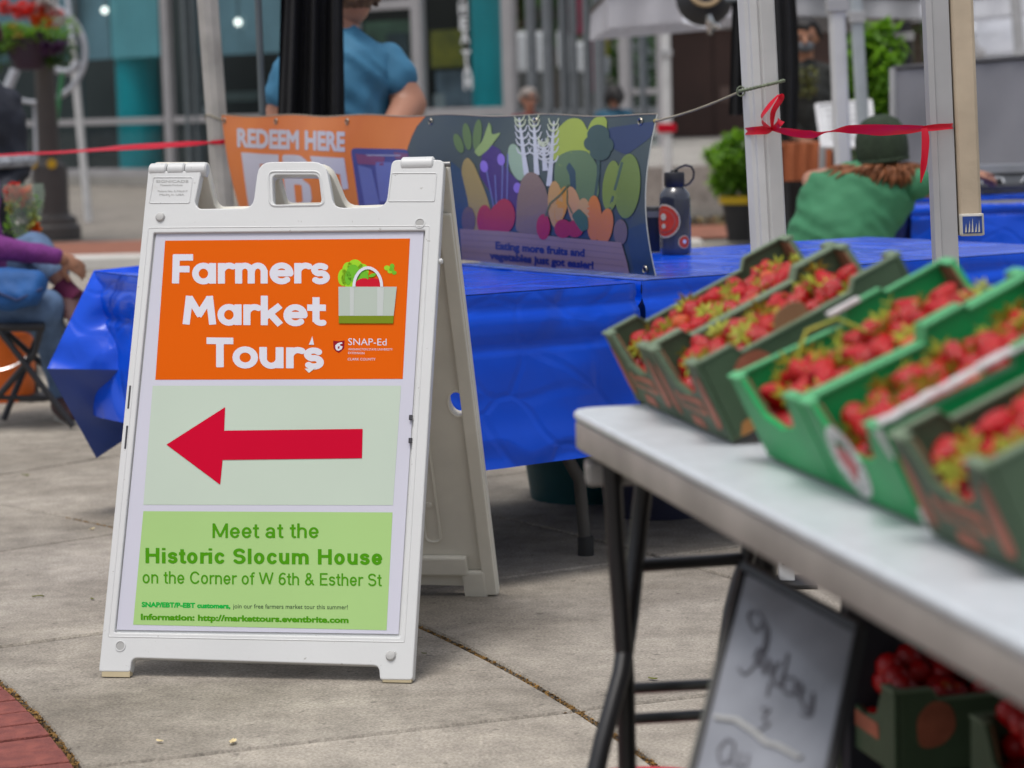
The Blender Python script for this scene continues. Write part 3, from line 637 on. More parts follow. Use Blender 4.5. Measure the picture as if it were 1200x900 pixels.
# ================================================================ BLUE TABLES
def noise3(x, y, z): return noise.noise(V((x, y, z)))
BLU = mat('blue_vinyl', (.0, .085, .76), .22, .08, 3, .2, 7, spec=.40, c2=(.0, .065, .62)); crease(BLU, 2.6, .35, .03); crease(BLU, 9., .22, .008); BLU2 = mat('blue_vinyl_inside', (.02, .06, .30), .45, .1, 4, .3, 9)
DKM = mat('dark_grey_metal', (.07, .068, .065), .45, .1)
TZ = .700
ld = V((-.516, .857, 0)); sd_ = V((.857, .516, 0))
P1 = V((.305, 5.79, TZ)); F1 = P1 - sd_ * .757; P0 = V((-1.18, 6.79, TZ)); B1 = P1 + ld * 1.62
def cloth_strip(name, pts, drop, m, parent, out=.02, amp=.016, seed=0, nv=32, flare=0.):
    """hanging side of a cloth along the top-edge polyline pts"""
    P = []; 
    for a, c in zip(pts[:-1], pts[1:]):
        n = max(2, int((c - a).length / .025)); P += [a.lerp(c, i / n) for i in range(n)]
    P.append(pts[-1]); cen = sum(pts, V((0, 0, 0))) / len(pts); N = len(P)
    def fn(i, j):
        p = P[i]; t = (P[min(N - 1, i + 2)] - P[max(0, i - 2)]).normalized(); nn = V((t.y, -t.x, 0)); v = j / nv
        k = amp * (noise3(i * .045 + seed, v * 1.3, seed) * 1.6 + noise3(i * .14 + seed, v * 2.5, 3) * .7) * min(1, v * 3)
        ridge = .010 * exp(-((v - .10 - .03 * noise3(i * .05, 9, seed)) / .035) ** 2) + .013 * exp(-((v - .30 - .03 * noise3(i * .03, 3, seed)) / .022) ** 2)
        return p + nn * (out * min(1, v * 6) + k + flare * v - ridge) - Z * (drop * v + .004 * sin(i * .11) * v)
    b = MB(); vs = [fn(i, j) for j in range(nv + 1) for i in range(N)]
    b.add(vs, [(j * N + i, j * N + i + 1, (j + 1) * N + i + 1, (j + 1) * N + i) for j in range(nv) for i in range(N - 1)])
    return b
def table_cloth(root, corners, drop, seed=0):
    """top sheet with creases plus four hanging sides; corners counter-clockwise"""
    c = corners; b = MB()
    def top(u, v):
        p = (c[0] * (1 - u) + c[1] * u) * (1 - v) + (c[3] * (1 - u) + c[2] * u) * v
        e = min(u, 1 - u, v, 1 - v); return p + Z * (.004 * noise3(u * 7 + seed, v * 7, seed) * min(1, e * 20) + .002)
    b.grid(top, 40, 40); ring = list(c) + [c[0]]
    s = cloth_strip('x', ring, drop, None, None, .014, .02, seed); b.v += []; o = len(b.v); b.v += s.v; b.f += [tuple(i + o for i in f) for f in s.f]
    return b
def fold_leg(root, a, d, h, w_, name='leg'):
    """bent steel leg frame: a centre top, d direction of the width"""
    for s in (-1, 1):
        MB().tube([a + d * s * .08 + Z * (h - .02), a + d * s * w_ * .45 + Z * (h - .05), a + d * s * w_ * .80 + Z * (h * .42), a + d * s * w_ * .96 + Z * (h * .28), a + d * s * w_ + Z * .02], .0165, 10).build(name, DKM, root, smooth=True)
        MB().lathe([(.021, 0), (.021, .045), (.017, .05)], a + d * s * w_, 12).build('rubber_foot', mat('black_rubber', (.02, .02, .02), .7, 0), root, smooth=True)
    MB().tube([a + d * -w_ * .86 + Z * h * .66, a + d * w_ * .86 + Z * h * .66], .014, 8).build('crossbar', DKM, root, smooth=True)
t1 = thing('covered_table', (F1 + P0) / 2 * 1.0 - Z * TZ, 'folding table under a glossy bright blue vinyl cover standing behind the white sign', 'table', 'tables under blue vinyl covers')
b = MB(); mid = (F1 + B1) / 2 - Z * .03; _in = lambda q: q + ((F1 + B1) / 2 - q).normalized() * .05; b.add([_in(q) - Z * .014 for q in (F1, P1, B1, P0)] + [_in(q) - Z * .045 for q in (F1, P1, B1, P0)], [(0, 1, 2, 3), (7, 6, 5, 4), (0, 4, 5, 1), (1, 5, 6, 2), (2, 6, 7, 3), (3, 7, 4, 0)]); b.build('tabletop', mat('grey_top', (.4, .4, .4), .6), t1)
table_cloth(t1, [F1, P1, B1, P0], .405, 1).build('cover', BLU, t1, smooth='all', fix=False)
fold_leg(t1, (F1 + P1) / 2 + ld * .22 - Z * TZ, sd_, TZ, .36)
fold_leg(t1, (P0 + B1) / 2 - ld * .22 - Z * TZ, sd_, TZ, .29)
# stiff corner of the cover sticking out at the far left: lit upper flap and the flap folded back below it
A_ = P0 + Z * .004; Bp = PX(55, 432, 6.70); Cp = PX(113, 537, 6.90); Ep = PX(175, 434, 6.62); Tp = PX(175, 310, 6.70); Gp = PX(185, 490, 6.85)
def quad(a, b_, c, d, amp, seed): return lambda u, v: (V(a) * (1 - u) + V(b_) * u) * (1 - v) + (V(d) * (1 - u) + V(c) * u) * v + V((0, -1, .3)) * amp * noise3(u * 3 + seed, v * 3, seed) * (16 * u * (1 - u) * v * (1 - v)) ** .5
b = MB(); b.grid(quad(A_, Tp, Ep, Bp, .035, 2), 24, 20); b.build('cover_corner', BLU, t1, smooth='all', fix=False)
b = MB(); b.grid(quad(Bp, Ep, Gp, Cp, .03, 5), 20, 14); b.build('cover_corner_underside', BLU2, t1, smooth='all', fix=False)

Q1 = V((.325, 5.86, TZ)); Q2 = Q1 + sd_ * 1.5; Q3 = Q2 + ld * .95; Q4 = Q1 + ld * .95
t2 = thing('covered_table', (Q1 + Q3) / 2 - Z * TZ, 'second blue covered table with the water bottle on it, behind the strawberry boxes', 'table', 'tables under blue vinyl covers')
b = MB(); dd = Z * .012; _i2 = lambda q: q + ((Q1 + Q3) / 2 - q).normalized() * .05; b.add([_i2(q) - dd for q in (Q1, Q2, Q3, Q4)] + [_i2(q) - Z * .045 for q in (Q1, Q2, Q3, Q4)], [(0, 1, 2, 3), (7, 6, 5, 4), (0, 4, 5, 1), (1, 5, 6, 2), (2, 6, 7, 3), (3, 7, 4, 0)]); b.build('tabletop', mat('grey_top', (.4, .4, .4), .6), t2)
table_cloth(t2, [Q1, Q2, Q3, Q4], .40, 4).build('cover', BLU, t2, smooth='all', fix=False)
fold_leg(t2, (Q2 + Q3) / 2 - sd_ * .25 - Z * TZ, ld, TZ, .36); fold_leg(t2, (Q1 + Q4) / 2 + sd_ * .9 - Z * TZ, ld, TZ, .36)

# ---- bins under the tables
def tub(name, c, r0, r1, h, m, lb, rim=.012):
    o = thing(name, c, lb, 'storage tub'); MB().lathe([(r0, 0), (r1, h), (r1 - .01, h), (r0 - .008, .012), (.001, .012)], c, 28).build('shell', m, o, smooth=True)
    MB().tube([V(c) + V((r1 * cos(a), r1 * sin(a), h)) for a in [2 * pi * i / 28 for i in range(28)]], rim, 6, closed=True).build('rim', m, o, smooth=True); return o
p = PX(690, 560, 6.9); tub('storage_tub', V((p.x, p.y, 0)), .17, .21, .27, mat('teal_plastic', (.0, .075, .085), .5), 'dark teal tub on the ground under the blue table')
p = PX(776, 600, 6.6); tub('storage_tub', V((p.x, p.y, 0)), .16, .19, .24, mat('navy_plastic', (.018, .02, .05), .5), 'round navy blue tub on the ground behind the strawberry table legs')

# ================================================================ BANNER
BR0 = V((.369, 5.87, 0)); BL0 = V((-.931, 7.91, 0)); BN = V((-.844, -.537, 0)); BLEN = (BL0 - BR0).length
def bsurf(s, t, lay=0.):
    zt = 1.134 * (1 - s) + 1.107 * s - .006 * sin(pi * s * 5) ** 2; zb = .712
    d = .036 * sin(pi * t) * (.35 + .65 * s) + .012 * sin(s * 9) * t + .006 * sin(s * 23 + t * 3)
    q = BL0.lerp(BR0, s) + (BR0 - BL0).normalized() * (.19 * t * (1 - s) ** 4)
    return q + BN * (d + .0005 * lay) + Z * (zt + (zb - zt) * t)
def bpx(x, y, lay):
    n = BN; d = 0.; 
    for _ in range(3):
        q = PP(x, y, BR0 + BN * d, n); e = (q - BL0 - BN * d); s = e.dot((BR0 - BL0).normalized()) / BLEN
        zt = 1.134 * (1 - s) + 1.107 * s - .006 * sin(pi * s * 5) ** 2; t = (q.z - zt) / (.712 - zt)
        s -= .19 * t * max(0, 1 - s) ** 4 / BLEN
        d = .036 * sin(pi * t) * (.35 + .65 * s) + .012 * sin(s * 9) * t + .006 * sin(s * 23 + t * 3)
    return bsurf(min(.999, max(.001, s)), min(.998, max(.002, t)), lay)
bn = thing('banner', bsurf(.5, 1), 'printed vinyl banner, orange left half and dark half with vegetables, standing on the blue table', 'banner')
def bp(name, c, rough=.38): return mat(name, c, rough, .10, 3, 0, coat=.15)
SLATE = mat('banner_slate', (.060, .085, .080), .36, .1, 2.0, coat=.15, c2=(.022, .045, .075)); BO = mat('banner_orange', (.70, .20, .035), .36, .1, 3, coat=.15, c2=(.60, .14, .02))
sh = MB().grid(lambda u, v: bsurf(u, v), 90, 14).build('sheet', SLATE, bn, smooth='all', fix=False)
def bart(poly, c, lay, rad=None, name='printed_shape'):
    k = 'banner_' + '_'.join('%d' % int(q * 1000) for q in c); return art(poly, bp(k, c), lay, name, sh, rad, bpx, 14)
b = MB()
sB = lambda t: .545 + .0 - .055 * sin(pi * (t ** .6) * .6)
bo = MB().grid(lambda u, v: bsurf(.0005 + u * sB(v), v, .6), 50, 14).build('orange_half', BO, sh, smooth='all', fix=False)
WB = (.50, .49, .57)
def blet(s_, x0, x1, y0, y1, cap, c, lay, bold=.05, capr=None, h=.022):
    k = 'banner_' + '_'.join('%d' % int(q * 1000) for q in c)
    return letters(bold_text(s_, bold, h), x0, x1, y0, y1, cap, bp(k, c), lay, .74, sh, 'lettering', bpx, capr, 9)
blet('REDEEM HERE', 278.5, 405, 171.5, 176.5, 21.5, WB, 2, .045, 22.5)
art([(283, 179), (327, 181), (327, 193), (305, 192), (305, 206), (325, 207), (325, 218), (305, 217), (305, 238), (328, 239), (328, 250), (290, 249)], bp('banner_500_490_569', WB), 2, 'lettering', sh, None, bpx, 12); art([(331, 181), (352, 182), (362, 190), (361, 203), (354, 210), (364, 217), (366, 235), (357, 248), (336, 250)], bp('banner_500_490_569', WB), 2, 'lettering', sh, 4, bpx, 12); art([(342, 192), (351, 193), (352, 204), (343, 205)], BO, 3, 'letter_counter', sh, 2, bpx, 12); art([(345, 216), (354, 217), (355, 237), (347, 238)], BO, 3, 'letter_counter', sh, 2, bpx, 12); art([(364, 183), (404, 185), (409, 221), (402, 222), (399, 204), (393, 203), (397, 251), (380, 250), (376, 203), (369, 203)], bp('banner_500_490_569', WB), 2, 'lettering', sh, None, bpx, 12)
art(rounded([(411.5, 173.5), (479, 175), (487, 262), (424, 262)], 6), bp('card_blue', (.035, .045, .22)), 1.5, 'printed_card', sh, None, bpx, 12)
for q, c in [([(420, 193), (436, 198), (446, 240), (428, 240)], (.10, .13, .36)), ([(440, 190), (460, 190), (462, 236), (446, 236)], (.11, .14, .38)), ([(463, 194), (480, 196), (478, 240), (464, 238)], (.10, .13, .36)),
             ([(417, 180), (452, 184), (450, 194), (420, 192)], (.17, .04, .14)), ([(462, 178), (479, 180), (479, 188), (464, 186)], (.16, .05, .15)), ([(429, 181), (470, 181.5), (470, 183), (429, 182.6)], (.3, .3, .45))]: bart(q, c, 2.5)
NAVY = (.022, .042, .12)
bart([(497, 195), (530, 190), (560, 215), (590, 235), (606, 262), (640, 268), (545, 312), (510, 300), (495, 240)], (.018, .06, .12), 1)
bart([(712, 150), (768, 142), (764, 160), (748, 172), (734, 182), (722, 176), (714, 170)], NAVY, 1, 6)
bart([(733, 270), (752, 262), (762, 262), (768, 300), (772, 322), (744, 323)], (.028, .06, .10), 1)
bart([(566, 178), (574, 168), (588, 176), (592, 196), (612, 216), (620, 232), (606, 262), (588, 250), (575, 225), (562, 205)], (.045, .018, .15), 2, 5)
for e in [(548, 160, 5, 16, -8), (560, 158, 5, 18, 6), (538, 168, 5, 12, -20), (572, 160, 4, 15, 12)]: bart(ell(*e), (.10, .17, .06), 2.2)
bart([(556, 178), (566, 165), (574, 142), (577, 158), (588, 155), (580, 166), (572, 176), (562, 184)], (.24, .34, .12), 2.4, 3)
for e in [(568, 195, 4.5, 7, -10), (588, 187, 4.5, 7, -5), (607, 220, 4.5, 6, 0)]: bart(ell(*e), (.22, .14, .55), 3)
for (x0, y0, x1, y1) in [(570, 200, 579, 244), (580, 205, 582, 244), (589, 192, 588, 244), (595, 180, 594, 244)]: bart([(x0, y0), (x0 + 1.6, y0), (x1 + 1.6, y1), (x1, y1)], (.12, .14, .35), 3)
bart([(541, 200), (544, 188), (549, 184), (556, 192), (570, 226), (577, 250), (568, 272), (553, 270), (549, 235)], (.34, .25, .09), 2.8, 7)
for e in [(606, 190, 9, 22, -14)]: bart(ell(*e), (.25, .36, .26), 2.6)
CORAL = (.48, .50, .56)
def stroke(pts, w0, w1, c, lay):
    L = []; Rr = []
    for i, (x, y) in enumerate(pts):
        a = pts[max(0, i - 1)]; d = pts[min(len(pts) - 1, i + 1)]; tx, ty = d[0] - a[0], d[1] - a[1]; l = sqrt(tx * tx + ty * ty) or 1; w_ = (w0 + (w1 - w0) * i / (len(pts) - 1)) / 2
        L.append((x - ty / l * w_, y + tx / l * w_)); Rr.append((x + ty / l * w_, y - tx / l * w_))
    bart(L + Rr[::-1], c, lay)
for k, (x, y, tx, ty) in enumerate([(618, 205, 609, 138), (630, 205, 626, 138), (644, 218, 650, 142), (640, 200, 637, 166)]):
    stroke([(x, y), (x + (tx - x) * .4, y + (ty - y) * .35), (x + (tx - x) * .7, y + (ty - y) * .7), (tx, ty)], 6.5, 2, CORAL, 3 + k * .15)
    for j, q in enumerate([.35, .5, .62, .74, .84, .93]):
        for sgn in (-1, 1):
            bx, by = x + (tx - x) * q, y + (ty - y) * q; ln = 9 - j * .6
            stroke([(bx, by), (bx + sgn * ln * .7, by - 3), (bx + sgn * ln, by - 9)], 2.6, 1.1, (.48, .50, .54) if j < 4 else (.45, .50, .36), 3.2 + k * .15 + j * .01 + (sgn + 1) * .004)
bart([(607, 232), (612, 210), (620, 201), (630, 203), (640, 218), (645, 240), (642, 276), (605, 272)], (.20, .135, .12), 4, 7)
bart([(648, 185), (646, 168), (654, 150), (668, 138), (682, 139), (692, 158), (693, 190), (675, 196), (655, 194)], (.30, .38, .055), 2.9, 9)
bart([(686, 160), (694, 140), (706, 134), (712, 140), (711, 168), (700, 180)], (.28, .37, .06), 3, 6)
bart([(650, 205), (652, 184), (668, 176), (690, 176), (702, 196), (703, 232), (685, 240), (665, 228), (652, 222)], (.10, .17, .085), 3.2, 9)
for e in [(702, 158, 13, 12, 0), (695, 168, 10, 9, 0), (710, 170, 10, 10, 0), (704, 178, 12, 10, 0)]: bart(ell(*e), (.035, .075, .075), 3.6 + e[0] / 1000)
stroke([(702, 180), (702, 205), (698, 232)], 4, 3, (.035, .075, .075), 3.7)
bart(ell(717, 218, 10, 30, 6), (.17, .24, .05), 3.9); bart(ell(736, 218, 15, 38, 4), (.14, .21, .05), 3.95)
stroke([(730, 190), (722, 220), (715, 246)], 3, 3, (.05, .10, .08), 4.3)
bart([(664, 196), (668, 190), (675, 200), (676, 222), (670, 226), (668, 205)], (.022, .06, .09), 3.5, 2)
for e, c in [((652, 240, 9, 28, -3), (.48, .27, .10)), ((659, 240, 7, 22, 12), (.55, .24, .035)), ((674, 242, 8, 24, -12), (.50, .26, .12)), ((685, 250, 8, 18, 0), (.48, .28, .12)), ((697, 256, 9, 27, 0), (.56, .17, .035)), ((710, 266, 9, 22, 10), (.56, .17, .035))]: bart(ell(*e), c, 4.4 + e[0] / 2000)
for e in [(569, 258, 9, 18, 0), (582, 256, 8, 17, 8), (592, 253, 13, 20, 0)]: bart(ell(*e), (.37, .012, .06), 5 + e[0] / 4000)
bart(ell(550, 258, 8, 16), (.13, .085, .10), 4.9, None); bart(ell(728, 272, 8, 15), (.17, .12, .12), 5)
# wooden box with its lettering
bart([(540, 268), (600, 271.5), (660, 278), (729, 284), (736, 308), (739, 323), (640, 314), (543, 308)], (.30, .20, .19), 5.6)
for k in range(5): stroke([(543, 274 + k * 7), (600, 277 + k * 7.4), (680, 285 + k * 7.2), (732, 291 + k * 7)], .8, .8, (.22, .15, .15), 5.9)
bart(ell(638, 266, 8, 15, 0), (.40, .015, .055), 6.4); bart(ell(661, 268, 10, 11, 0), (.36, .015, .045), 6.3); bart(ell(675, 268, 10, 10, 0), (.36, .015, .045), 6.35)
bart([(671, 252), (680, 244), (690, 254), (691, 268), (683, 272), (676, 262)], (.05, .12, .06), 6.7, 3)
stroke([(640, 254), (646, 238), (658, 228), (668, 216)], 1.6, 2, (.08, .12, .06), 6.6); stroke([(666, 222), (666, 238), (672, 250)], 1.6, 1.6, (.08, .12, .06), 6.6)
blet('Eating more fruits and', 582, 686.5, 291.5, 300.5, 9, (.018, .028, .14), 6.6, .05, h=.03)
blet('vegetables just got easier!', 575, 697, 303, 315, 8.8, (.018, .028, .14), 6.6, .05, h=.03)
# hems, grommets
GM = mat('grommet', (.35, .33, .28), .3, 0, metal=.9)
for s in (.01, .16, .36, .56, .78, .975): MB().tube([bsurf(s, .045) + BN * .002 + ((BR0 - BL0).normalized() * cos(a) + Z * sin(a)) * .008 for a in [i * pi / 8 for i in range(16)]], .0025, 5, closed=True).build('grommet', GM, bn, smooth=True)
MB().tube([bsurf(.985, .965) + BN * .004 + ((BR0 - BL0).normalized() * cos(a) + Z * sin(a)) * .008 for a in [i * pi / 8 for i in range(16)]], .0025, 5, closed=True).build('grommet', GM, bn, smooth=True)
HEM = mat('hem_white', (.5, .52, .5), .5, 0)
MB().tube([bsurf(.9995, v / 14) for v in range(15)], .0016, 5).build('hem', HEM, bn, smooth=True)
MB().tube([bsurf(u / 60, 0) for u in range(61)], .0018, 5).build('hem', mat('hem_dull', (.30, .26, .2), .5, 0), bn, smooth=True)

# ================================================================ TENT LEGS, ROPE, TAPE
ALW = mat('leg_white', (.62, .62, .62), .42, .1, 5, .05, 60, spec=.5); ALG = mat('leg_grey', (.42, .42, .43), .45, .1, 6); TANL = mat('leg_tan', (.56, .46, .34), .5, .12, 7, .1, 50)
def leg_profile(c, r, lobes): return [V((r * cos(a), r * sin(a), 0)) for a in lobes]
def profile_post(root, name, p0, p1, poly, m, bevel=.002):
    p0, p1 = V(p0), V(p1); b = MB(); n = len(poly); ps_ = [p0 + V((x, y, 0)) for (x, y) in poly]; d = p1 - p0
    return b.prism(ps_, d).build(name, m, root, bevel=bevel)
# centre leg: ridged extrusion, thinner inner leg, foot plate
ctop = PX(884, -40, 5.5); cbot = PX(922, 683, 5.53); kk = (ctop - cbot) / (ctop.z - cbot.z)
def cz(z): return cbot + kk * (z - cbot.z)
tl = thing('canopy_post', (cbot.x, cbot.y, 0), 'white ridged metal canopy post tied with rope and a red ribbon bow', 'canopy post', 'canopy legs')
prof = [(-.043, .005), (-.030, -.014), (-.021, -.018), (-.019, -.027), (-.003, -.033), (.001, -.026), (.006, -.032), (.036, -.020), (.041, -.004), (.020, .034), (-.02, .036)]
profile_post(tl, 'outer_leg', cz(.62), cz(2.6), prof, ALW)
q = [(-.018, -.018), (.018, -.018), (.018, .018), (-.018, .018)]
profile_post(tl, 'inner_leg', cz(.012), cz(.63), q, ALW)
b = MB(); b.box(cbot + V((0, 0, .006 - cbot.z)), (.13, .13, .01)); b.build('foot_plate', mat('black_rubber', (.02, .02, .02), .7, 0), tl, bevel=.002)
for z in (.055, .10, .15, .2, .25): MB().lathe([(.005, 0), (.005, .001)], cz(z) + V((-.006, -.0185, 0)), 8, V((0, -1, 0))).build('pin_hole', mat('hole_dark', (.02, .02, .02), .8, 0), tl)
# right leg: grey inner extrusion with a tan sleeve beside it
rb = PX(1122, 640, 5.1); rt = PX(1094, -40, 5.1); rb = rt + (rb - rt) * ((rt.z) / (rt.z - rb.z)); k2 = (rt - rb) / (rt.z - rb.z)
def rz(z): return rb + k2 * z
tr = thing('canopy_post', (rb.x, rb.y, 0), 'grey canopy post with a tan outer sleeve ending in a blue and white sticker', 'canopy post', 'canopy legs')
profile_post(tr, 'inner_leg', rz(0), rz(2.5), [(-.026, .02), (-.024, -.020), (-.012, -.026), (-.010, -.022), (.024, -.026), (.026, .02)], ALG)
profile_post(tr, 'outer_sleeve', rz(.838), rz(2.5), [(.0275, .018), (.0275, -.020), (.034, -.027), (.070, -.027), (.0775, -.018), (.0775, .018)], TANL, .003)
cp = rz(.835); b = MB(); b.prism([cp + V((x, y, 0)) for x, y in [(.0275, .022), (.0275, -.024), (.034, -.031), (.074, -.031), (.0815, -.022), (.0815, .022)]], k2 * .048); b.build('end_cap', mat('cap_white', (.60, .58, .52), .5, .1), tr, bevel=.005)
b = MB(); o_ = cp + V((.0335, -.0325, 0)) + k2 * .006; b.obox(o_, V((.041, 0, 0)), V((0, .001, 0)), k2 * .036); st = b.build('sticker', mat('sticker_blue', (.02, .06, .28), .4, .4, 40), tr)
for i in range(5): MB().add([o_ + V((.004 + i * .007, -.0006, 0)) + k2 * .002, o_ + V((.008 + i * .007, -.0006, 0)) + k2 * .003, o_ + V((.007 + i * .007 + .001 * (i % 2), -.0006, 0)) + k2 * (.022 + .006 * (i % 3))], [(0, 1, 2)]).build('sticker_scuff', mat('scuff_white', (.6, .58, .52), .6, 0), st)
# left back leg
lb0 = PX(241, -30, 8.25); lb1 = PX(283, 521, 8.2); lb1.z = 0; k3 = (lb0 - lb1) / lb0.z
t3 = thing('canopy_post', lb1, 'weathered off-white canopy post behind the left corner of the sign', 'canopy post', 'canopy legs')
profile_post(t3, 'outer_leg', lb1 + k3 * .02, lb1 + k3 * 2.6, [(-.036, .02), (-.034, -.020), (-.010, -.033), (.012, -.033), (.036, -.018), (.034, .025)], mat('leg_aged', (.42, .40, .37), .6, .2, 9))
MB().box(lb1 + V((0, 0, .008)), (.12, .12, .012)).build('foot_plate', mat('black_rubber', (.02, .02, .02), .7, 0), t3)
MB().tube([lb1 + k3 * 1.125 + V((.039 * cos(a), .034 * sin(a), .01 * sin(2 * a))) for a in [i * pi / 10 for i in range(20)]], .0035, 5, closed=True).build('knotted_rope', mat('rope', (.32, .29, .22), .8, .2), t3, smooth=True)
# rope from the banner to the centre leg
RO_ = mat('rope', (.32, .29, .22), .8, .2); GRN = mat('rope_green', (.16, .19, .13), .8, .3, 90)
e0 = bsurf(.998, .045); e1 = PX(868, 107, 5.50); rp = thing('tie_rope', e1, 'thin twisted rope running from the banner corner up round the white canopy leg', 'rope')
pts = [e0.lerp(e1, i / 40) - Z * (.006 * sin(pi * i / 40)) for i in range(41)]
def twist(name, pts, r, m, par, pitch=.014, sr=.55):
    for ph in (0, pi):
        L = 0; q = []
        for i, p in enumerate(pts):
            if i: L += (pts[i] - pts[i - 1]).length
            t = (pts[min(i + 1, len(pts) - 1)] - pts[max(0, i - 1)]).normalized(); u = t.orthogonal().normalized() if abs(t.z) > .9 else t.cross(Z).normalized(); w2 = t.cross(u); a = L / pitch * 2 * pi + ph
            q.append(p + (u * cos(a) + w2 * sin(a)) * r * sr)
        MB().tube(q, r, 5).build(name, m, par, smooth='all')
def dense(pts, d):
    out = [pts[0]]
    for a, c in zip(pts[:-1], pts[1:]):
        n = max(1, int((c - a).length / d)); out += [a.lerp(c, i / n) for i in range(1, n + 1)]
    return out
twist('cord', dense(pts, .003), .0022, RO_, rp)
zc = cz(e1.z); loop = []
for i in range(37):
    a = pi + 0.25 + (2 * pi - .2) * i / 36; loop.append(V((zc.x, zc.y, 0)) + V((.052 * cos(a), .046 * sin(a) - .004, e1.z + .012 * (1 - cos(a - pi)) * .9)))
twist('wrap', dense(loop, .003), .003, GRN, rp, .016)
MB().tube([e1 + V((cos(a) * .009, 0, sin(a) * .011)) for a in [i * pi / 8 for i in range(16)]], .0018, 5, closed=True).build('loop_knot', GRN, rp, smooth=True)
MB().tube([e0 + V((-.003, 0, 0)), e0 + V((.003, -.001, .001)), e0 + V((.008, -.001, .004))], [.004, .0055, .002], 8).build('knot', mat('knot_gold', (.35, .28, .10), .6, .1), rp, smooth=True)
# red ribbon: twisting flat strip
RIB = bpy.data.materials.new('red_ribbon'); RIB.use_nodes = True
_n = RIB.node_tree.nodes; _l = RIB.node_tree.links; _b = _n['Principled BSDF']; _b.inputs['Base Color'].default_value = (.66, .004, .03, 1); _b.inputs['Roughness'].default_value = .28
_t = _n.new('ShaderNodeBsdfTranslucent'); _t.inputs[0].default_value = (.8, .01, .03, 1); _m = _n.new('ShaderNodeMixShader'); _m.inputs[0].default_value = .25
_l.new(_b.outputs[0], _m.inputs[1]); _l.new(_t.outputs[0], _m.inputs[2]); _l.new(_m.outputs[0], _n['Material Output'].inputs[0])
def ribbon(pts, ws, angs, name, root, n=14):
    """flat strip through points; ws widths, angs turn round the run (0 = upright)"""
    P = []; W = []; A = []; N = len(pts)
    for i in range(N - 1):
        for j in range(n):
            t = j / n; p0 = pts[max(0, i - 1)]; p1 = pts[i]; p2 = pts[i + 1]; p3 = pts[min(N - 1, i + 2)]
            P.append(.5 * ((2 * p1) + (p2 - p0) * t + (2 * p0 - 5 * p1 + 4 * p2 - p3) * t * t + (3 * p1 - p0 - 3 * p2 + p3) * t ** 3)); s_ = t * t * (3 - 2 * t)
            W.append(ws[i] * (1 - s_) + ws[i + 1] * s_); A.append(angs[i] * (1 - s_) + angs[i + 1] * s_)
    P.append(pts[-1]); W.append(ws[-1]); A.append(angs[-1]); vs = []; u0 = None
    for i, p in enumerate(P):
        t = (P[min(i + 1, len(P) - 1)] - P[max(i - 1, 0)]).normalized(); ref = Z if abs(t.z) < .8 else V((1, 0, 0))
        if u0 is None: u0 = (ref - t * ref.dot(t)).normalized()
        u0 = (u0 - t * u0.dot(t)).normalized(); w2 = t.cross(u0); d = u0 * cos(A[i]) + w2 * sin(A[i]); e = t.cross(d) * .0022
        vs += [p + d * W[i] / 2 + e, p + e * .0, p - d * W[i] / 2 + e]
    b = MB(); b.add(vs, [(i * 3 + k, (i + 1) * 3 + k, (i + 1) * 3 + k + 1, i * 3 + k + 1) for i in range(len(P) - 1) for k in (0, 1)])
    return b.build(name, RIB, root, smooth='all', fix=False)
kn = PX(905, 151, 5.47); rr_ = thing('red_ribbon', kn, 'red ribbon with a bow and hanging tail strung between two near canopy posts', 'ribbon', 'red ribbons')
ribbon([PX(874, 154, 5.51), PX(885, 153, 5.475), PX(898, 152, 5.468), kn], [.016, .018, .02, .008], [0, .1, .2, .4], 'band', rr_)
ribbon([kn, PX(930, 155, 5.42), PX(950, 157, 5.38), PX(970, 153.5, 5.33), PX(1000, 151, 5.27), PX(1030, 152, 5.2), PX(1060, 151.5, 5.12), PX(1083, 150, 5.06)], [.008, .022, .02, .006, .022, .026, .02, .012], [.3, .5, .4, 1.2, .5, .3, .2, .2], 'streamer', rr_)
ribbon([PX(1081, 151, 5.058), PX(1098, 149, 5.055), PX(1113, 148, 5.058), PX(1116, 147.5, 5.075)], [.012, .014, .012, .012], [0, .1, 0, 0], 'band', rr_)
ribbon([kn, PX(893, 140, 5.44), PX(902, 125, 5.43), PX(913, 112, 5.44), PX(915, 115, 5.45), PX(906, 132, 5.45), kn], [.006, .018, .02, .010, .014, .012, .006], [.2, .5, .6, .5, .6, .4, .2], 'bow_loop', rr_)
ribbon([kn, PX(912, 146, 5.43), PX(915, 141, 5.44)], [.006, .014, .018], [.3, .8, .6], 'bow_end', rr_)
ribbon([PX(1083, 150, 5.05), PX(1085, 165, 5.045), PX(1083, 190, 5.045), PX(1079, 214, 5.05)], [.012, .017, .014, .003], [.2, .5, .3, .2], 'hanging_tail', rr_)
k_ = PX(249, 166, 8.19); r2_ = thing('red_ribbon', k_, 'long thin red plastic ribbon running from the left canopy leg past the lamp post', 'ribbon', 'red ribbons')
ribbon([PX(269, 165.5, 8.2), PX(258, 166.5, 8.18), PX(247, 167, 8.2)], [.012, .015, .012], [0, .05, 0], 'band', r2_)
ribbon([PX(247, 167, 8.2), PX(215, 168.5, 8.3), PX(180, 170.5, 8.45), PX(145, 172.5, 8.6), PX(110, 175, 8.8), PX(70, 178, 9.0), PX(30, 180, 9.2), PX(-20, 183, 9.5)], [.008, .02, .026, .022, .018, .014, .012, .01], [.2, .5, .7, .6, .9, .8, .5, .5], 'streamer', r2_)

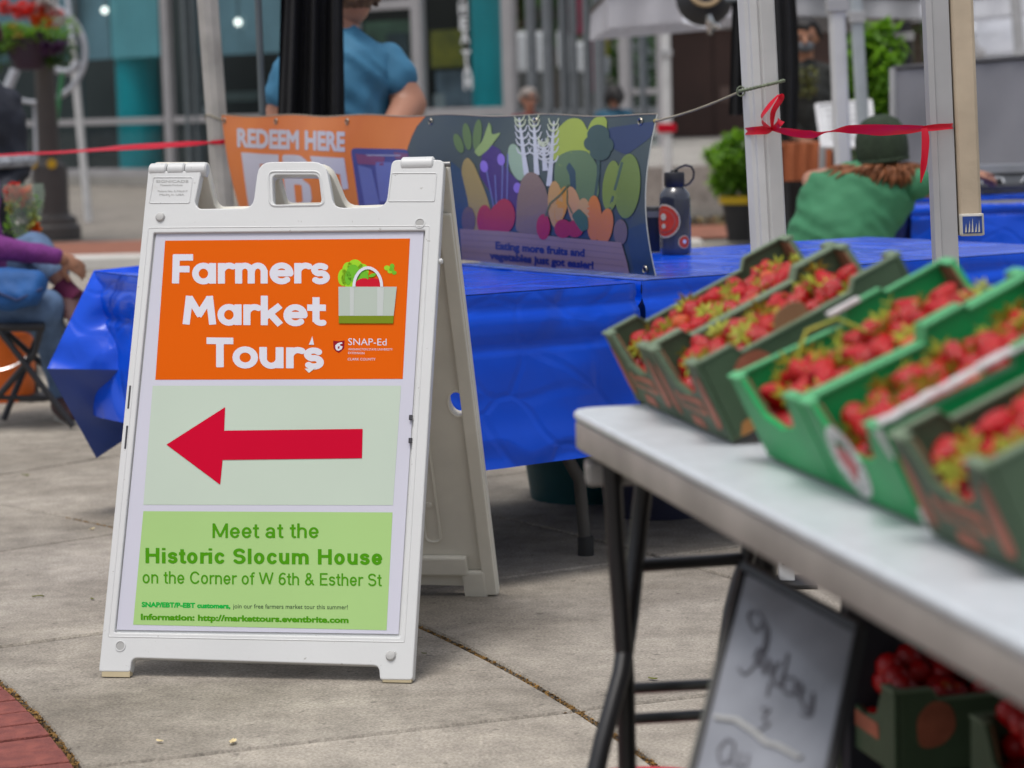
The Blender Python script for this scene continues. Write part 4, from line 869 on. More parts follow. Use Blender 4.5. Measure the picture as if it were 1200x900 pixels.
# ================================================================ STRAWBERRY TABLE
TT = .74
E_d = (PG(1200, 754, TT) - PG(665, 478, TT)).normalized(); N_d = V((-E_d.y, E_d.x, 0)); N_d = N_d if N_d.x > 0 else -N_d
C0 = PG(665, 478, TT)
def tb(s, d, z=TT): return C0 + E_d * s + N_d * d + Z * (z - TT)
st_ = thing('folding_table', tb(.9, .38, 0), 'white plastic folding table with a thick grey edge holding the strawberry boxes', 'table')
WT = mat('table_white', (.60, .64, .68), .35, .06, 40, .12, 90); GE = mat('table_edge', (.34, .31, .285), .5, .22, 7, .1, 50)
out_ = rounded([(0, 0), (1.83, 0), (1.83, .76), (0, .76)], .045, 6)
def slab(z0, z1, ins, name, m, bev):
    me = curve2d([[(x * (1 - 2 * ins / 1.83) + ins, y * (1 - 2 * ins / .76) + ins) for x, y in out_]], (z1 - z0) / 2, bev)
    place2d(me, lambda x, y, z: tb(x, y, (z0 + z1) / 2 + z)); o = link(name, me, m, st_, smooth=True); sharp(me, .6); return o
slab(TT - .012, TT, 0, 'tabletop', WT, .005); slab(TT - .05, TT - .0125, .0015, 'edge_band', GE, .004)
LB = mat('leg_black', (.018, .018, .02), .35, .1, 20, spec=.5)
def lt(name, pts, r=.0125): MB().tube(pts, r, 10).build(name, LB, st_, smooth=True)
lt('leg', [PX(717, 545, 3.02), PX(722, 640, 3.02), PX(727, 700, 3.02), PX(733, 800, 3.02), PX(735, 900, 3.02), (PX(736, 1100, 3.02))])
lt('leg', [PX(756, 560, 3.10), PX(751, 600, 3.1), PX(744, 665, 3.09), PX(738, 720, 3.06), PX(728, 790, 3.0), PX(706, 870, 2.96), PX(690, 940, 2.92), PX(655, 1110, 2.9)])
for i, (a, c) in enumerate([((750, 663, 3.09), (880, 654, 3.19)), ((738, 807, 3.03), (960, 795, 3.35)), ((735, 843, 3.02), (955, 830, 3.35))]): lt('crossbar', [PX(*a), PX(*c)], .0075 if i else .009)
lt('leg', [PX(880, 600, 3.18), PX(877, 650, 3.18), PX(866, 680, 3.18), PX(857, 715, 3.16), PX(846, 790, 3.1), PX(835, 1000, 3.05)], .011)
lt('leg', [PX(893, 610, 3.24), PX(893, 700, 3.24), PX(895, 1080, 3.24)], .022)
MB().box(PX(731, 552, 3.05) , (.10, .06, .03)).build('leg_bracket', mat('bracket_grey', (.25, .24, .23), .5, .1), st_, bevel=.006)
lt('leg', [tb(1.6, .12, .7), tb(1.62, .1, .03)], .014); lt('leg', [tb(1.6, .64, .7), tb(1.62, .66, .03)], .014)
lt('folding_brace', [tb(.12, .3, .68), tb(.8, .38, .66)], .009)

# ---- strawberry boxes
OLI = mat('card_olive', (.055, .095, .05), .6, .12, 14, .1, 80); OLIL = mat('card_olive_edge', (.16, .22, .14), .65, .1, 20); BRN = mat('card_brown', (.20, .10, .05), .8, .15, 12); SAL = mat('print_salmon', (.38, .11, .06), .6, .25, 22)
GRE = mat('card_green', (.0, .30, .075), .5, .1, 10, .06, 60); GREL = mat('card_green_edge', (.10, .42, .18), .55, .1, 20)
RED = mat('strawberry_red', (.55, .003, .006), .18, .25, 14, .3, 260, spec=.5, coat=.12, c2=(.32, .001, .004)); REDO = mat('strawberry_orange', (.68, .05, .008), .3, .2, 14, .3, 260, c2=(.50, .12, .02)); REDP = mat('strawberry_pale', (.56, .008, .016), .26, .2, 14, .3, 260, spec=.3, coat=.1, c2=(.42, .004, .01))
CAL = mat('calyx_green', (.24, .34, .02), .6, .3, 30, c2=(.46, .44, .04))
for q_ in (RED, REDO, REDP): speckle(q_, 7, .22, (.65, .30, .05), .5, voro=True, soft=.04)
LX, LW, LH = .276, .214, .100
def frame(s, d, tilt, z=TT + .003):
    """box frame: x along the box away from the customer, y away from the camera, z up out of the box"""
    X = N_d * cos(tilt) + Z * sin(tilt); U = -N_d * sin(tilt) + Z * cos(tilt); Y = -E_d
    m = Matrix((X, Y, U)).transposed().to_4x4(); m.translation = tb(s, d, z); return m
def crate(fr, m_out, m_edge, lb, kind, cat='fruit box', grp='open cardboard boxes of strawberries on the white table', W=LW, name='strawberry_box'):
    ob = thing(name, (0, 0, 0), lb, cat, grp); ob.matrix_world = fr; ROOTLOC[ob.name] = V((0, 0, 0))
    t = .007
    def wall(nm, poly, o, dx, dz, th, m=m_out, bev=.0015):   # poly in (a, z), laid from o along dx, thickness th
        return MB().prism([V(o) + V(dx) * a + V((0, 0, 1)) * z for a, z in poly], V(th)).build(nm, m, ob, bevel=bev)
    MB().box((LX / 2, W / 2, .003), (LX - .002, W - .002, .005)).build('base_panel', BRN, ob)
    dip = [(0, 0), (W, 0), (W, LH), (W - .040, LH), (W - .062, LH - .040), (W / 2, LH - .050), (.062, LH - .040), (.040, LH), (0, LH)]
    wall('end_panel', dip, (0, 0, 0), (0, 1, 0), 1, (t, 0, 0)); wall('end_panel', dip, (LX - t, 0, 0), (0, 1, 0), 1, (t, 0, 0))
    MB().prism([V((t + .0006, a + .003 if a < W / 2 else a - .003, z if z > 0 else .006)) - V((0, 0, .002 if z > 0 else 0)) for a, z in dip], V((.0018, 0, 0))).build('lining', BRN, ob)
    MB().prism([V((LX - t - .0024, a + .003 if a < W / 2 else a - .003, z if z > 0 else .006)) - V((0, 0, .002 if z > 0 else 0)) for a, z in dip], V((.0018, 0, 0))).build('lining', BRN, ob)
    L2_ = LX - 2 * t - .001
    side = [(0, 0), (L2_, 0), (L2_, LH), (L2_ - .055, LH), (L2_ - .065, LH - .013), (.05, LH - .013), (.042, LH), (0, LH)]
    if kind == 'green': side = [(0, 0), (L2_, 0), (L2_, LH), (L2_ - .07, LH), (L2_ - .074, LH + .006), (L2_ - .12, LH + .006), (L2_ - .128, LH - .010), (.0, LH - .002)]
    for y in (.0, W - t): wall('side_panel', side, (t + .0005, y, 0), (1, 0, 0), 1, (0, t, 0))
    # folded double rim along the long sides and over the corner posts
    for y in (-.0015, W - .0105):
        b = MB(); pz = [(a, z) for a, z in side if z > .02][::1]
        pz = sorted(pz); 
        for (a0, z0), (a1, z1) in zip(pz[:-1], pz[1:]):
            b.prism([V((t + a0, y, z0 + .0004)), V((t + a1, y, z1 + .0004)), V((t + a1, y, z1 + .003)), V((t + a0, y, z0 + .003))], V((0, .012, 0)))
        b.build('folded_rim', m_edge, ob)
    for y in (.0, W - .040):
        for x in (-.002, LX - .010): MB().obox((x, y + .001, LH + .0004), (.012, 0, 0), (0, .038, 0), (0, 0, .003)).build('corner_lip', m_edge, ob)
    return ob
def patch(ob, plane, poly, m, name='printed_patch', rad=.004, lay=1):
    q = rounded(poly, rad, 3); me = curve2d([q]); e = .0009 * lay
    f = {'end': lambda a, z, _: V((-e, a, z)), 'near': lambda a, z, _: V((a, -e, z)), 'far': lambda a, z, _: V((a, LW + e, z))}[plane]
    place2d(me, f); o = bpy.data.objects.new(name, me); COL.objects.link(o); me.materials.append(m); o.parent = ob; return o
T1 = radians(25.4)
boxes = []
specs = [(-.016 + .214, .098, 'olive', 'dark olive green strawberry box at the far left end of the row'), (-.016 + .432, .098, 'olive', 'dark olive strawberry box second from the left, against the bright green ones'),
         (.528 + .232, .104, 'green', 'bright green strawberry box with a white handle tab, third from the left'), (.528 + .468, .104, 'green', 'bright green strawberry box with the round white sticker on its front'),
         (1.038 + .214, .094, 'olive', 'dark olive strawberry box cut off by the right edge of the view')]
for i, (s, d, k, lb) in enumerate(specs):
    W = LW if k == 'olive' else .229
    fr = frame(s, d, T1 if i < 4 else radians(24))
    ob = crate(fr, OLI if k == 'olive' else GRE, OLIL if k == 'olive' else GREL, lb, k, W=W); boxes.append((ob, fr, W, k))
    if k == 'olive':
        patch(ob, 'end', [(.050, .028), (.165, .028), (.168, .052), (.145, .046), (.10, .050), (.052, .050)], SAL, rad=.006); patch(ob, 'end', [(.085, .006), (.14, .008), (.135, .022), (.09, .020)], SAL)
        patch(ob, 'end', [(.004, .02), (.034, .012), (.036, .05), (.022, .088), (.008, .08)], SAL, rad=.012); patch(ob, 'end', [(.180, .01), (.208, .02), (.206, .088), (.19, .07)], SAL, rad=.01)
        patch(ob, 'near', [(.035, .035), (.055, .052), (.075, .05), (.09, .065), (.075, .085), (.05, .086), (.033, .07)], SAL, rad=.01)
        patch(ob, 'near', [(.19, .03), (.225, .035), (.24, .055), (.225, .078), (.20, .075), (.185, .055)], SAL, rad=.01)
        if i == 1: patch(ob, 'near', [(.012, .0015), (.05, .0015), (.048, .02), (.02, .016)], mat('tan_patch', (.42, .18, .05), .6), rad=.003)
        for a, t_ in ((.058, 'FRESH'),):
            me = fit(bold_text('Strawberries', .03, .04), -.156, -.060, .033, .012); place2d(me, lambda x, y, z: V((-.0018, -x, y))); o = bpy.data.objects.new('lettering', me); COL.objects.link(o); me.materials.append(OLI); o.parent = ob
# tan handle flap on box 2, white tab on box 3, ragged white tape on box 4
def loose(ob, name, poly, th, m, bev=.001):
    o = MB().prism([V(p) for p in poly], V(th)).build(name, m, ob, bevel=bev); return o
ob, fr, W, k = boxes[1]
pz = rounded([(.100, .080), (.152, .080), (.150, .104), (.138, .112), (.112, .110)], .014, 4); loose(ob, 'handle_flap', [(x, .0085, z) for x, z in pz], (0, .003, 0), mat('flap_tan', (.30, .14, .07), .75, .1))
loose(boxes[3][0], 'handle_flap', [(x, .0085, z) for x, z in rounded([(.14, .085), (.215, .085), (.215, .112), (.15, .112)], .01, 3)], (0, .003, 0), mat('flap_tan', (.30, .14, .07), .75, .1))
ob, fr, W, k = boxes[2]; TWM = mat('torn_tape', (.62, .60, .60), .6, .15, 60, .4, 120)
loose(ob, 'white_tab', [(x, W - .012, z) for x, z in [(.128, LH + .007), (.168, LH + .007), (.168, LH + .012), (.128, LH + .012)]], (0, .013, 0), TWM)
ob, fr, W, k = boxes[3]
rt_ = random.Random(2)
b = MB()
for j in range(22):
    x = .008 + j * .0098; b.box((x, .004, LH + .0052 + rt_.uniform(-.0005, .001)), (.0105, .017 + rt_.uniform(-.002, .003), .003), Matrix.Rotation(rt_.uniform(-.1, .1), 3, 'Z'))
tag(b.build('torn_tape', TWM, ob), kind='stuff')
loose(ob, 'torn_corner', [(-.0015, .0, .07), (-.0015, .010, .082), (-.0015, .016, LH + .002), (-.0015, .0, LH + .002)], (.004, 0, 0), TWM)
loose(ob, 'torn_corner', [(.0, -.0015, .0), (.0, -.0015, .018), (.018, -.0015, .014), (.016, -.0015, .0)], (0, .004, 0), TWM)
# round sticker with its print
SW_ = mat('sticker_white', (.66, .66, .64), .4, .03); SR = mat('sticker_red', (.50, .06, .07), .4, .2, 60); SK = mat('sticker_black', (.05, .05, .05), .5, 0); SG = mat('sticker_green', (.05, .18, .06), .5, 0)
def disc(cx, cz_, rx, rz_, lay, m, nm='round_sticker', r0=0, par=ob):
    pts = [(cx + rx * cos(2 * pi * i / 28), cz_ + rz_ * sin(2 * pi * i / 28)) for i in range(28)]; me = curve2d([pts] + ([[(cx + r0 * cos(2 * pi * i / 28), cz_ + r0 * sin(2 * pi * i / 28)) for i in range(28)]] if r0 else []))
    place2d(me, lambda a, z, _: V((-.0008 * lay, a, z))); o = bpy.data.objects.new(nm, me); COL.objects.link(o); me.materials.append(m); o.parent = par; return o
cxs, czs = .150, .044
disc(cxs, czs, .044, .040, 1, SW_)
for (dx, dz, rx, rz_) in [(0, 0, .013, .016), (.012, .004, .011, .013), (-.013, .002, .011, .013), (0, -.014, .009, .008), (.006, .012, .008, .006)]: disc(cxs + dx, czs + dz, rx, rz_, 2 + rx * 10, SR, 'printed_fruit')
for (dx, dz) in [(0, .021), (.010, .019), (-.010, .019)]: disc(cxs + dx, czs + dz, .007, .0035, 2.6, SG, 'printed_leaf')
for k_i in range(20):     # lettering round the rim, read as short dark strokes
    a = 2 * pi * k_i / 20; 
    if k_i % 5 == 4: continue
    q0 = V((-.0018, cxs + .031 * cos(a), czs + .028 * sin(a))); q1 = V((-.0018, cxs + .037 * cos(a), czs + .034 * sin(a))); tt = V((0, -sin(a), cos(a))) * .0016
    me = bpy.data.meshes.new('lettering'); me.from_pydata([q0 - tt, q0 + tt, q1 + tt, q1 - tt], [], [(0, 1, 2, 3)]); o = bpy.data.objects.new('lettering_stroke', me); COL.objects.link(o); me.materials.append(SK); o.parent = ob
# green stem loop in box 3
ob = boxes[2][0]; MB().tube([V((.07, .15, .06)), V((.062, .165, .10)), V((.085, .17, .118)), V((.12, .165, .115)), V((.14, .155, .09))], .0022, 6).build('strawberry_stem', CAL, ob, smooth=True)

# ---- strawberries: six seed shapes, copied
BOFF = {}
def berry_mesh(sd):
    r = random.Random(sd); b = MB(); L = r.uniform(1.15, 1.6); n, m_ = 12, 9; vs = []; fs = []
    for i in range(m_ + 1):
        t = i / m_; z = t * L; rad = (sin(pi * min(1, t * .55 + .02)) ** .55 if t < .35 else 1) * (1 if t < .35 else cos((t - .35) / .65 * pi / 2) ** .62) * .5
        rad *= .98 if t > .02 else .4
        for k in range(n):
            a = 2 * pi * k / n; q = rad * (1 + .09 * noise.noise(V((cos(a) + sd, sin(a), t * 2)))); vs.append(V((q * cos(a), q * sin(a), z - L * .45)))
    for i in range(m_):
        for k in range(n): fs.append((i * n + k, i * n + (k + 1) % n, (i + 1) * n + (k + 1) % n, (i + 1) * n + k))
    fs.append(tuple(reversed(range(n)))); b.add(vs, fs); me = b.mesh('strawberry')
    for p in me.polygons: p.use_smooth = True
    me.materials.append([RED, RED, REDP, RED, REDO, REDP][sd % 6]); BOFF[sd] = -L * .45; return me
def calyx_mesh(sd):
    r = random.Random(sd); b = MB()
    for k in range(7):
        a = 2 * pi * k / 7 + r.uniform(-.2, .2); l = r.uniform(.45, .75); d = V((cos(a), sin(a), 0)); s_ = V((-sin(a), cos(a), 0)) * .11; lift = r.uniform(-.18, .05)
        b.add([V((0, 0, -.03)), d * l * .5 + s_ + V((0, 0, -.06 + lift * .2)), d * l + V((0, 0, lift)), d * l * .5 - s_ + V((0, 0, -.06 + lift * .2))], [(0, 1, 2, 3)])
    b.tube([V((0, 0, -.02)), V((.05, .02, -.2)), V((.12, .03, -.34))], .035, 5); me = b.mesh('calyx', False); me.materials.append(CAL); return me
BM = [berry_mesh(i) for i in range(6)]; CM = [calyx_mesh(i) for i in range(3)]
def berry(M_, size, rng, label, grp, rot=None):
    i = rng.choice((0, 1, 2, 3, 5)) if rng.random() > .06 else 4
    o = bpy.data.objects.new('strawberry', BM[i]); COL.objects.link(o); tag(o, label, 'strawberry', grp)
    q = rot if rot else (Matrix.Rotation(rng.uniform(0, 6.28), 4, 'Z') @ Matrix.Rotation(rng.uniform(.9, 2.3), 4, 'X'))
    o.matrix_world = M_ @ q @ Matrix.Diagonal((size, size, size * rng.uniform(.9, 1.15), 1))
    c = bpy.data.objects.new('calyx', CM[rng.randrange(3)]); COL.objects.link(c); c.parent = o; c.location.z = BOFF[i]; return o
names_ = ['the far left dark olive box', 'the second dark olive box from the left', 'the bright green box with the white tab', 'the bright green box with the round sticker', 'the olive box cut off at the right edge']
short_ = ['the far left olive box', 'the second olive box', 'the green box with white tab', 'the green box with round sticker', 'the rightmost olive box']
for bi, (ob, fr, W, k) in enumerate(boxes):
    rng = random.Random(20 + bi); size = [.028, .028, .030, .0305, .031][bi]; pts = []
    for tries in range(3000):
        x, y = rng.uniform(.029, LX - .029), rng.uniform(.029, W - .029)
        if all((x - a) ** 2 + (y - c) ** 2 > (size * .76) ** 2 for a, c in pts): pts.append((x, y))
    pts = pts[:59]
    rows = {}; pts.sort()
    for i_, q_ in enumerate(pts): rows.setdefault(i_ * 7 // len(pts), []).append(q_)
    lab = {}
    ORD = ['first', 'second', 'third', 'fourth', 'fifth', 'sixth', 'seventh', 'eighth', 'ninth', 'tenth']
    for r_i, rw in rows.items():
        for c_i, q_ in enumerate(sorted(rw, key=lambda q: -q[1])): lab[q_] = '%s strawberry from the left in the %s row of %s' % (ORD[c_i], ORD[r_i], short_[bi])
    for (x, y) in pts:
        ed = min(x, LX - x, y, W - y); hz_ = (.060 if bi < 2 else .058) + .020 * min(1, ed / .06) + rng.uniform(-.006, .008)
        berry(fr @ Matrix.Translation((x, y, hz_)), size, rng, lab[(x, y)], 'strawberries in ' + names_[bi])
    # deeper fruit filling the box below the top layer
    b = MB()
    for gx in range(9):
        for gy in range(7):
            b.sphere((.022 + gx * (LX - .044) / 8 + rng.uniform(-.003, .003), .022 + gy * (W - .044) / 6 + rng.uniform(-.003, .003), .036 + rng.uniform(-.003, .006)), (.0185, .0185, .0175), 8, 6)
    for gx in range(9):
        for gy in range(7): b.sphere((.022 + gx * (LX - .044) / 8, .022 + gy * (W - .044) / 6, .016), (.016, .016, .010), 6, 4)
    me = b.mesh('lower_strawberries'); o = bpy.data.objects.new('lower_strawberries', me); COL.objects.link(o); me.materials.append(RED); o.matrix_world = fr; tag(o, 'deeper layer of red strawberries filling ' + names_[bi], 'strawberries', kind='stuff')
    for p in me.polygons: p.use_smooth = True
# wooden prop that tilts the boxes
s0, s1 = -.01, 1.26; hh = (LX - .03) * sin(T1); dd_ = .098 + (LX - .03) * cos(T1)
pw = MB().obox(tb(s0, dd_ - .02, TT + .001), E_d * (s1 - s0), N_d * .04, Z * (hh - .012)).build('wooden_prop', mat('prop_wood', (.30, .2, .12), .7, .2), None, bevel=.002); tag(pw, 'long wooden block propping up the backs of the strawberry boxes', 'wooden block')

# ---- price card leaning under the table
cTL, cTR, cBL = PX(872, 664, 2.62), PX(1008, 738, 2.42), PX(812, 900, 2.40)
du = cTR - cTL; dvv = (cBL - cTL) * 1.75; nc = du.cross(dvv).normalized(); nc = nc if nc.y < 0 else -nc
pc = thing('price_card', cTL + dvv + du * .5, 'framed grey-white strawberry price card with handwriting leaning under the table', 'price sign')
def CP(a, v, off=0): return cTL + du * a + dvv * v + nc * off
MB().obox(CP(0, 0, -.012), du, dvv, nc * .010).build('backing', LB, pc)
MB().add([CP(.02, .012, .0), CP(.98, .012, .0), CP(.98, .99, .0), CP(.02, .99, .0)], [(0, 1, 2, 3)]).build('sheet', mat('card_paper', (.24, .25, .28), .3, .3, 7, .1, 6, coat=.5), pc, fix=False)
for nm, (a0, v0, a1, v1) in (('frame_bar', (0, 0, 1, 0)), ('frame_bar', (0, 0, 0, 1)), ('frame_bar', (1, 0, 1, 1)), ('frame_bar', (0, 1, 1, 1))):
    MB().tube([CP(a0, v0, 0), CP(a1, v1, 0)], .0055 if a0 == a1 == 0 else .0075, 6).build('frame_bar', LB, pc)
INK = mat('ink', (.13, .13, .15), .5, 0)
def hand(pts, r=.0016):
    P = []; N = len(pts)
    for i in range(N - 1):
        for j in range(6):
            t = j / 6; p0, p1, p2, p3 = [V((*pts[k], 0)) for k in (max(0, i - 1), i, i + 1, min(N - 1, i + 2))]
            P.append(.5 * ((2 * p1) + (p2 - p0) * t + (2 * p0 - 5 * p1 + 4 * p2 - p3) * t * t + (3 * p1 - p0 - 3 * p2 + p3) * t ** 3))
    P.append(V((*pts[-1], 0))); nrm = nc; cn, o0 = nrm, CP(0, 0, .0012)
    MB().tube([PP(p.x, p.y, o0, cn) for p in P], r, 5).build('handwriting', INK, pc)
hand([(893, 728), (886, 740), (877, 726), (880, 716), (892, 722), (896, 740), (894, 760), (884, 780), (873, 790), (865, 783)]); hand([(891, 722), (900, 740), (896, 765), (888, 780)])
hand([(884, 772), (890, 760), (895, 790), (901, 772), (904, 795), (909, 778)]); hand([(914, 775), (905, 792), (911, 804), (919, 786), (915, 806)]); hand([(923, 766), (917, 806), (928, 812), (931, 796), (922, 794)])
hand([(930, 815), (933, 800), (938, 802), (936, 818)]); hand([(941, 806), (938, 820), (946, 832), (952, 812), (948, 835)]); hand([(953, 815), (950, 838), (938, 836)])
hand([(893, 830), (901, 832), (894, 842), (901, 848), (889, 856)]); hand([(902, 800), (899, 815)]); hand([(850, 868), (842, 880), (846, 896), (856, 890), (860, 872), (852, 866)]); hand([(854, 888), (864, 902)]); hand([(868, 882), (866, 895), (874, 898), (877, 884)])
MB().tube([PP(x, y, CP(0, 0, .002), nc) for x, y in [(838, 840), (850, 842), (862, 843), (872, 850), (884, 858), (897, 870), (912, 874), (926, 882), (938, 888)]], .0032, 5).build('highlight_streak', mat('highlight_white', (.45, .45, .44), .4, 0), pc)  # pale strip paints a highlight streak across the card

# ---- boxes stacked under the table
ck = random.Random(9)
for j, (s_, d_, n) in enumerate([(.60, .36, 4), (.26, .31, 4)]):
    base = tb(s_ + LW / 2, d_, 0)
    for k in range(n):
        fr = Matrix.Translation((base.x, base.y, .002 + k * .106)) @ Matrix.Rotation(atan2(N_d.y, N_d.x) + ck.uniform(-.03, .03), 4, 'Z')
        lb = (['bottom', 'second', 'third', 'top'] if n == 4 else ['bottom', 'second', 'middle', 'fourth', 'top'])[k]
        ob = crate(fr, OLI, OLIL, '%s dark olive fruit box in the %s stack in the shade under the table' % (lb, 'near' if j == 0 else 'far'), 'olive', grp='fruit boxes stacked under the table', name='fruit_box')
        patch(ob, 'near', [(.03, .03), (.06, .03), (.08, .05), (.075, .08), (.05, .09), (.028, .07)], SAL, rad=.012); patch(ob, 'end', [(.05, .03), (.165, .03), (.168, .05), (.052, .05)], SAL)
        patch(ob, 'near', [(.12, .03), (.25, .03), (.25, .055), (.12, .05)], SAL)
        if k == n - 1:
            b = MB()
            for q in range(90): b.sphere((ck.uniform(.03, LX - .03), ck.uniform(.03, LW - .03), ck.uniform(.06, .115)), .018, 7, 5)
            for q in range(60): b.sphere((.02 + (q % 10) * .026, .022 + (q // 10) * .034, .035), .018, 6, 5)
            me = b.mesh('shaded_strawberries'); o = bpy.data.objects.new('shaded_strawberries', me); COL.objects.link(o); me.materials.append(RED); o.matrix_world = fr; tag(o, 'heap of strawberries in the top box of the %s stack under the table' % ('near' if j == 0 else 'far'), 'strawberries', kind='stuff')
            for p in me.polygons: p.use_smooth = True
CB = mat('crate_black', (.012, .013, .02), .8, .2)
for nm_, s_, d_, ls, ld_, lb_ in [('x', .40, .80, 1.0, .04, 'tall dark board added to block light at the far side under the strawberry table'), ('x', .205, .30, .03, .50, 'tall dark board added as shade behind the fruit boxes under the table'), ('x', 1.42, .20, .04, .55, 'dark board added to block light under the right end of the strawberry table')]:
    o = MB().obox(tb(s_, d_, .002), E_d * ls, N_d * ld_, Z * .68).build('light_blocker', CB, None, bevel=.002); tag(o, lb_, 'board')  # boards added to block sky light and deepen the shade under the table
pr_ = PX(755, 897, 3.32); rbk = thing('red_bucket', (pr_.x, pr_.y, 0), 'red plastic bucket whose rim shows at the bottom edge by the black table legs', 'bucket')
MB().lathe([(.10, 0), (.135, .15), (.14, .155), (.132, .151), (.094, .01), (.001, .01)], (pr_.x, pr_.y, .001), 28).build('shell', mat('bucket_red', (.50, .02, .05), .4, .05), rbk, smooth=True)

# ---- water bottle
BGL = mat('bottle_smoke', (.045, .05, .068), .14, .35, 9, spec=.6, coat=.6); BLK = mat('cap_black', (.018, .018, .022), .45, 0)
wb = PX(792, 298, 6.80); wb.z = TZ + .005; bo_ = thing('water_bottle', wb, 'smoky blue-grey water bottle with black loop cap and red round stickers', 'bottle')
MB().lathe([(.040, 0), (.044, .006), (.0445, .02), (.0445, .155), (.042, .172), (.030, .186), (.026, .190), (.025, .196)], wb, 28).build('body', BGL, bo_, smooth=True)
MB().lathe([(.0275, 0), (.029, .003), (.029, .036), (.027, .040), (.012, .041), (.010, .046)], wb + Z * .192, 24).build('cap', BLK, bo_, smooth=True)
MB().tube([wb + V((x, -.01, z)) for x, z in [(.0, .237), (.014, .246), (.032, .252), (.048, .247), (.055, .232), (.053, .214), (.042, .200), (.027, .192)]], .0032, 8).build('loop_strap', BLK, bo_, smooth=True)
def wrap_disc(a0, z0, r, m, lay, nm, par, rr=.0445):
    b = MB(); vs = [wb + V(((rr + .0006 * lay) * sin(a0 + dx / rr), -(rr + .0006 * lay) * cos(a0 + dx / rr), z0 + dz)) for (dx, dz) in [(0, 0)] + [(r * q * cos(2 * pi * i / 24), r * q * sin(2 * pi * i / 24)) for q in (.5, 1) for i in range(24)]]
    fs = [(0, 1 + i, 1 + (i + 1) % 24) for i in range(24)] + [(1 + i, 25 + i, 25 + (i + 1) % 24, 1 + (i + 1) % 24) for i in range(24)]; return b.add(vs, fs).build(nm, m, par, fix=False)
CRM = mat('sticker_cream', (.60, .52, .36), .5, 0); SRD = mat('sticker_bright_red', (.60, .05, .02), .4, 0)
s1_ = wrap_disc(-.82, .096, .048, CRM, 1, 'round_sticker', bo_); wrap_disc(-.82, .096, .043, SRD, 2, 'sticker_disc', s1_); wrap_disc(-.82, .096, .034, mat('sticker_pale_red', (.50, .13, .09), .5, 0), 3, 'sticker_ring', s1_); wrap_disc(-.82, .096, .031, SRD, 4, 'sticker_centre', s1_)
wrap_disc(-.86, .108, .010, CRM, 5, 'sticker_emblem', s1_); wrap_disc(-.84, .082, .007, CRM, 5, 'sticker_emblem', s1_)
s2_ = wrap_disc(.52, .036, .019, CRM, 1, 'round_sticker', bo_); wrap_disc(.52, .036, .0165, mat('sticker_bright_red', (.60, .05, .02), .4, 0), 2, 'sticker_disc', s2_); wrap_disc(.52, .037, .006, mat('print_white', (.7, .7, .7), .5, 0), 3, 'sticker_emblem', s2_)
tb_ = PX(768, 292, 6.95); tb_.z = TZ + .005; to = thing('tumbler', tb_, 'black tumbler mostly hidden between the banner edge and the water bottle', 'cup')
MB().lathe([(.026, 0), (.029, .005), (.031, .11), (.031, .125), (.028, .13)], tb_, 20).build('body', BLK, to, smooth=True); MB().lathe([(.031, .1), (.032, .1), (.032, .118), (.03, .118)], tb_, 20, cap=False).build('lid_band', mat('band_grey', (.15, .15, .15), .4, 0), to, smooth=True)

# ================================================================ BUILDING (glass shop front, far behind)
FA0 = V((-7.55, 41.3, 0)); FAd = (V((-1.58, 35.9, 0)) - FA0).normalized(); FAn = V((FAd.y, -FAd.x, 0)); FAn = FAn if FAn.y < 0 else -FAn
def fx(px):
    d = ray(px, 130); d.z = 0; M2 = Matrix(((d.x, -FAd.x), (d.y, -FAd.y))); s = M2.inverted() @ V((FA0.x, FA0.y)).to_2d() if False else None
    det = d.x * (-FAd.y) + FAd.x * d.y; t = (FA0.x * (-FAd.y) + FAd.x * FA0.y) / det; return (d * t - FA0).dot(FAd)
def fx2(px, o):
    d = ray(px, 130); S_ = FA0 + FAn * o; det = d.x * (-FAd.y) + FAd.x * d.y; t = (S_.x * (-FAd.y) + FAd.x * S_.y) / det; q = V((d.x * t - S_.x, d.y * t - S_.y, 0)); return q.dot(FAd)
def F(a, z, o=0): return FA0 + FAd * a + Z * z + FAn * o
ALU = mat('mullion_alu', (.34, .33, .34), .45, .06, 3); ALUD = mat('mullion_dark', (.10, .12, .13), .5, .1)
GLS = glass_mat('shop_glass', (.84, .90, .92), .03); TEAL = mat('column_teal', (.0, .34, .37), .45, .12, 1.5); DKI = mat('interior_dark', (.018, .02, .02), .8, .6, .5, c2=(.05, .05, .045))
bd = thing('shop_building', F(fx(300), 0), 'glass fronted building with teal columns and grey mullions across the plaza', 'building')
def vbar(px, w_, z0, z1, m, o=.06, name='mullion', dpt=.12):
    a = fx(px); MB().obox(F(a - w_ / 2, z0, o), FAd * w_, -FAn * dpt, Z * (z1 - z0)).build(name, m, bd, bevel=.008)
def hbar(p0, p1, z, h, m, o=.045, name='rail'):
    a, c = fx(p0), fx(p1); MB().obox(F(a, z, o), FAd * (c - a), -FAn * .08, Z * h).build(name, m, bd, bevel=.006)
ZB = .28
WALLG = mat('plinth_concrete', (.28, .27, .25), .8, .12, 2)
MB().obox(F(fx(-60), 0, .10), FAd * (fx(345) - fx(-60)), -FAn * .3, Z * .16).build('plinth', WALLG, bd)
for px, w_, m in [(-30, .13, ALU), (95, .06, ALUD), (199, .15, ALU), (222, .10, ALUD), (232, .05, ALUD), (345, .13, ALU), (420, .12, ALU), (493, .19, ALU), (599, .20, ALU)]: vbar(px, w_, .16, 4.6, m)
for px, w_ in [(627, .10), (646, .11), (664, .05), (676, .05), (692, .06), (706, .12), (737, .17), (757, .06), (781, .16)]: vbar(px, w_, .1, 4.6, ALU if px in (737, 781) else mat('fin_grey', (.15, .165, .18), .5, .1), o=.10, name='fin')
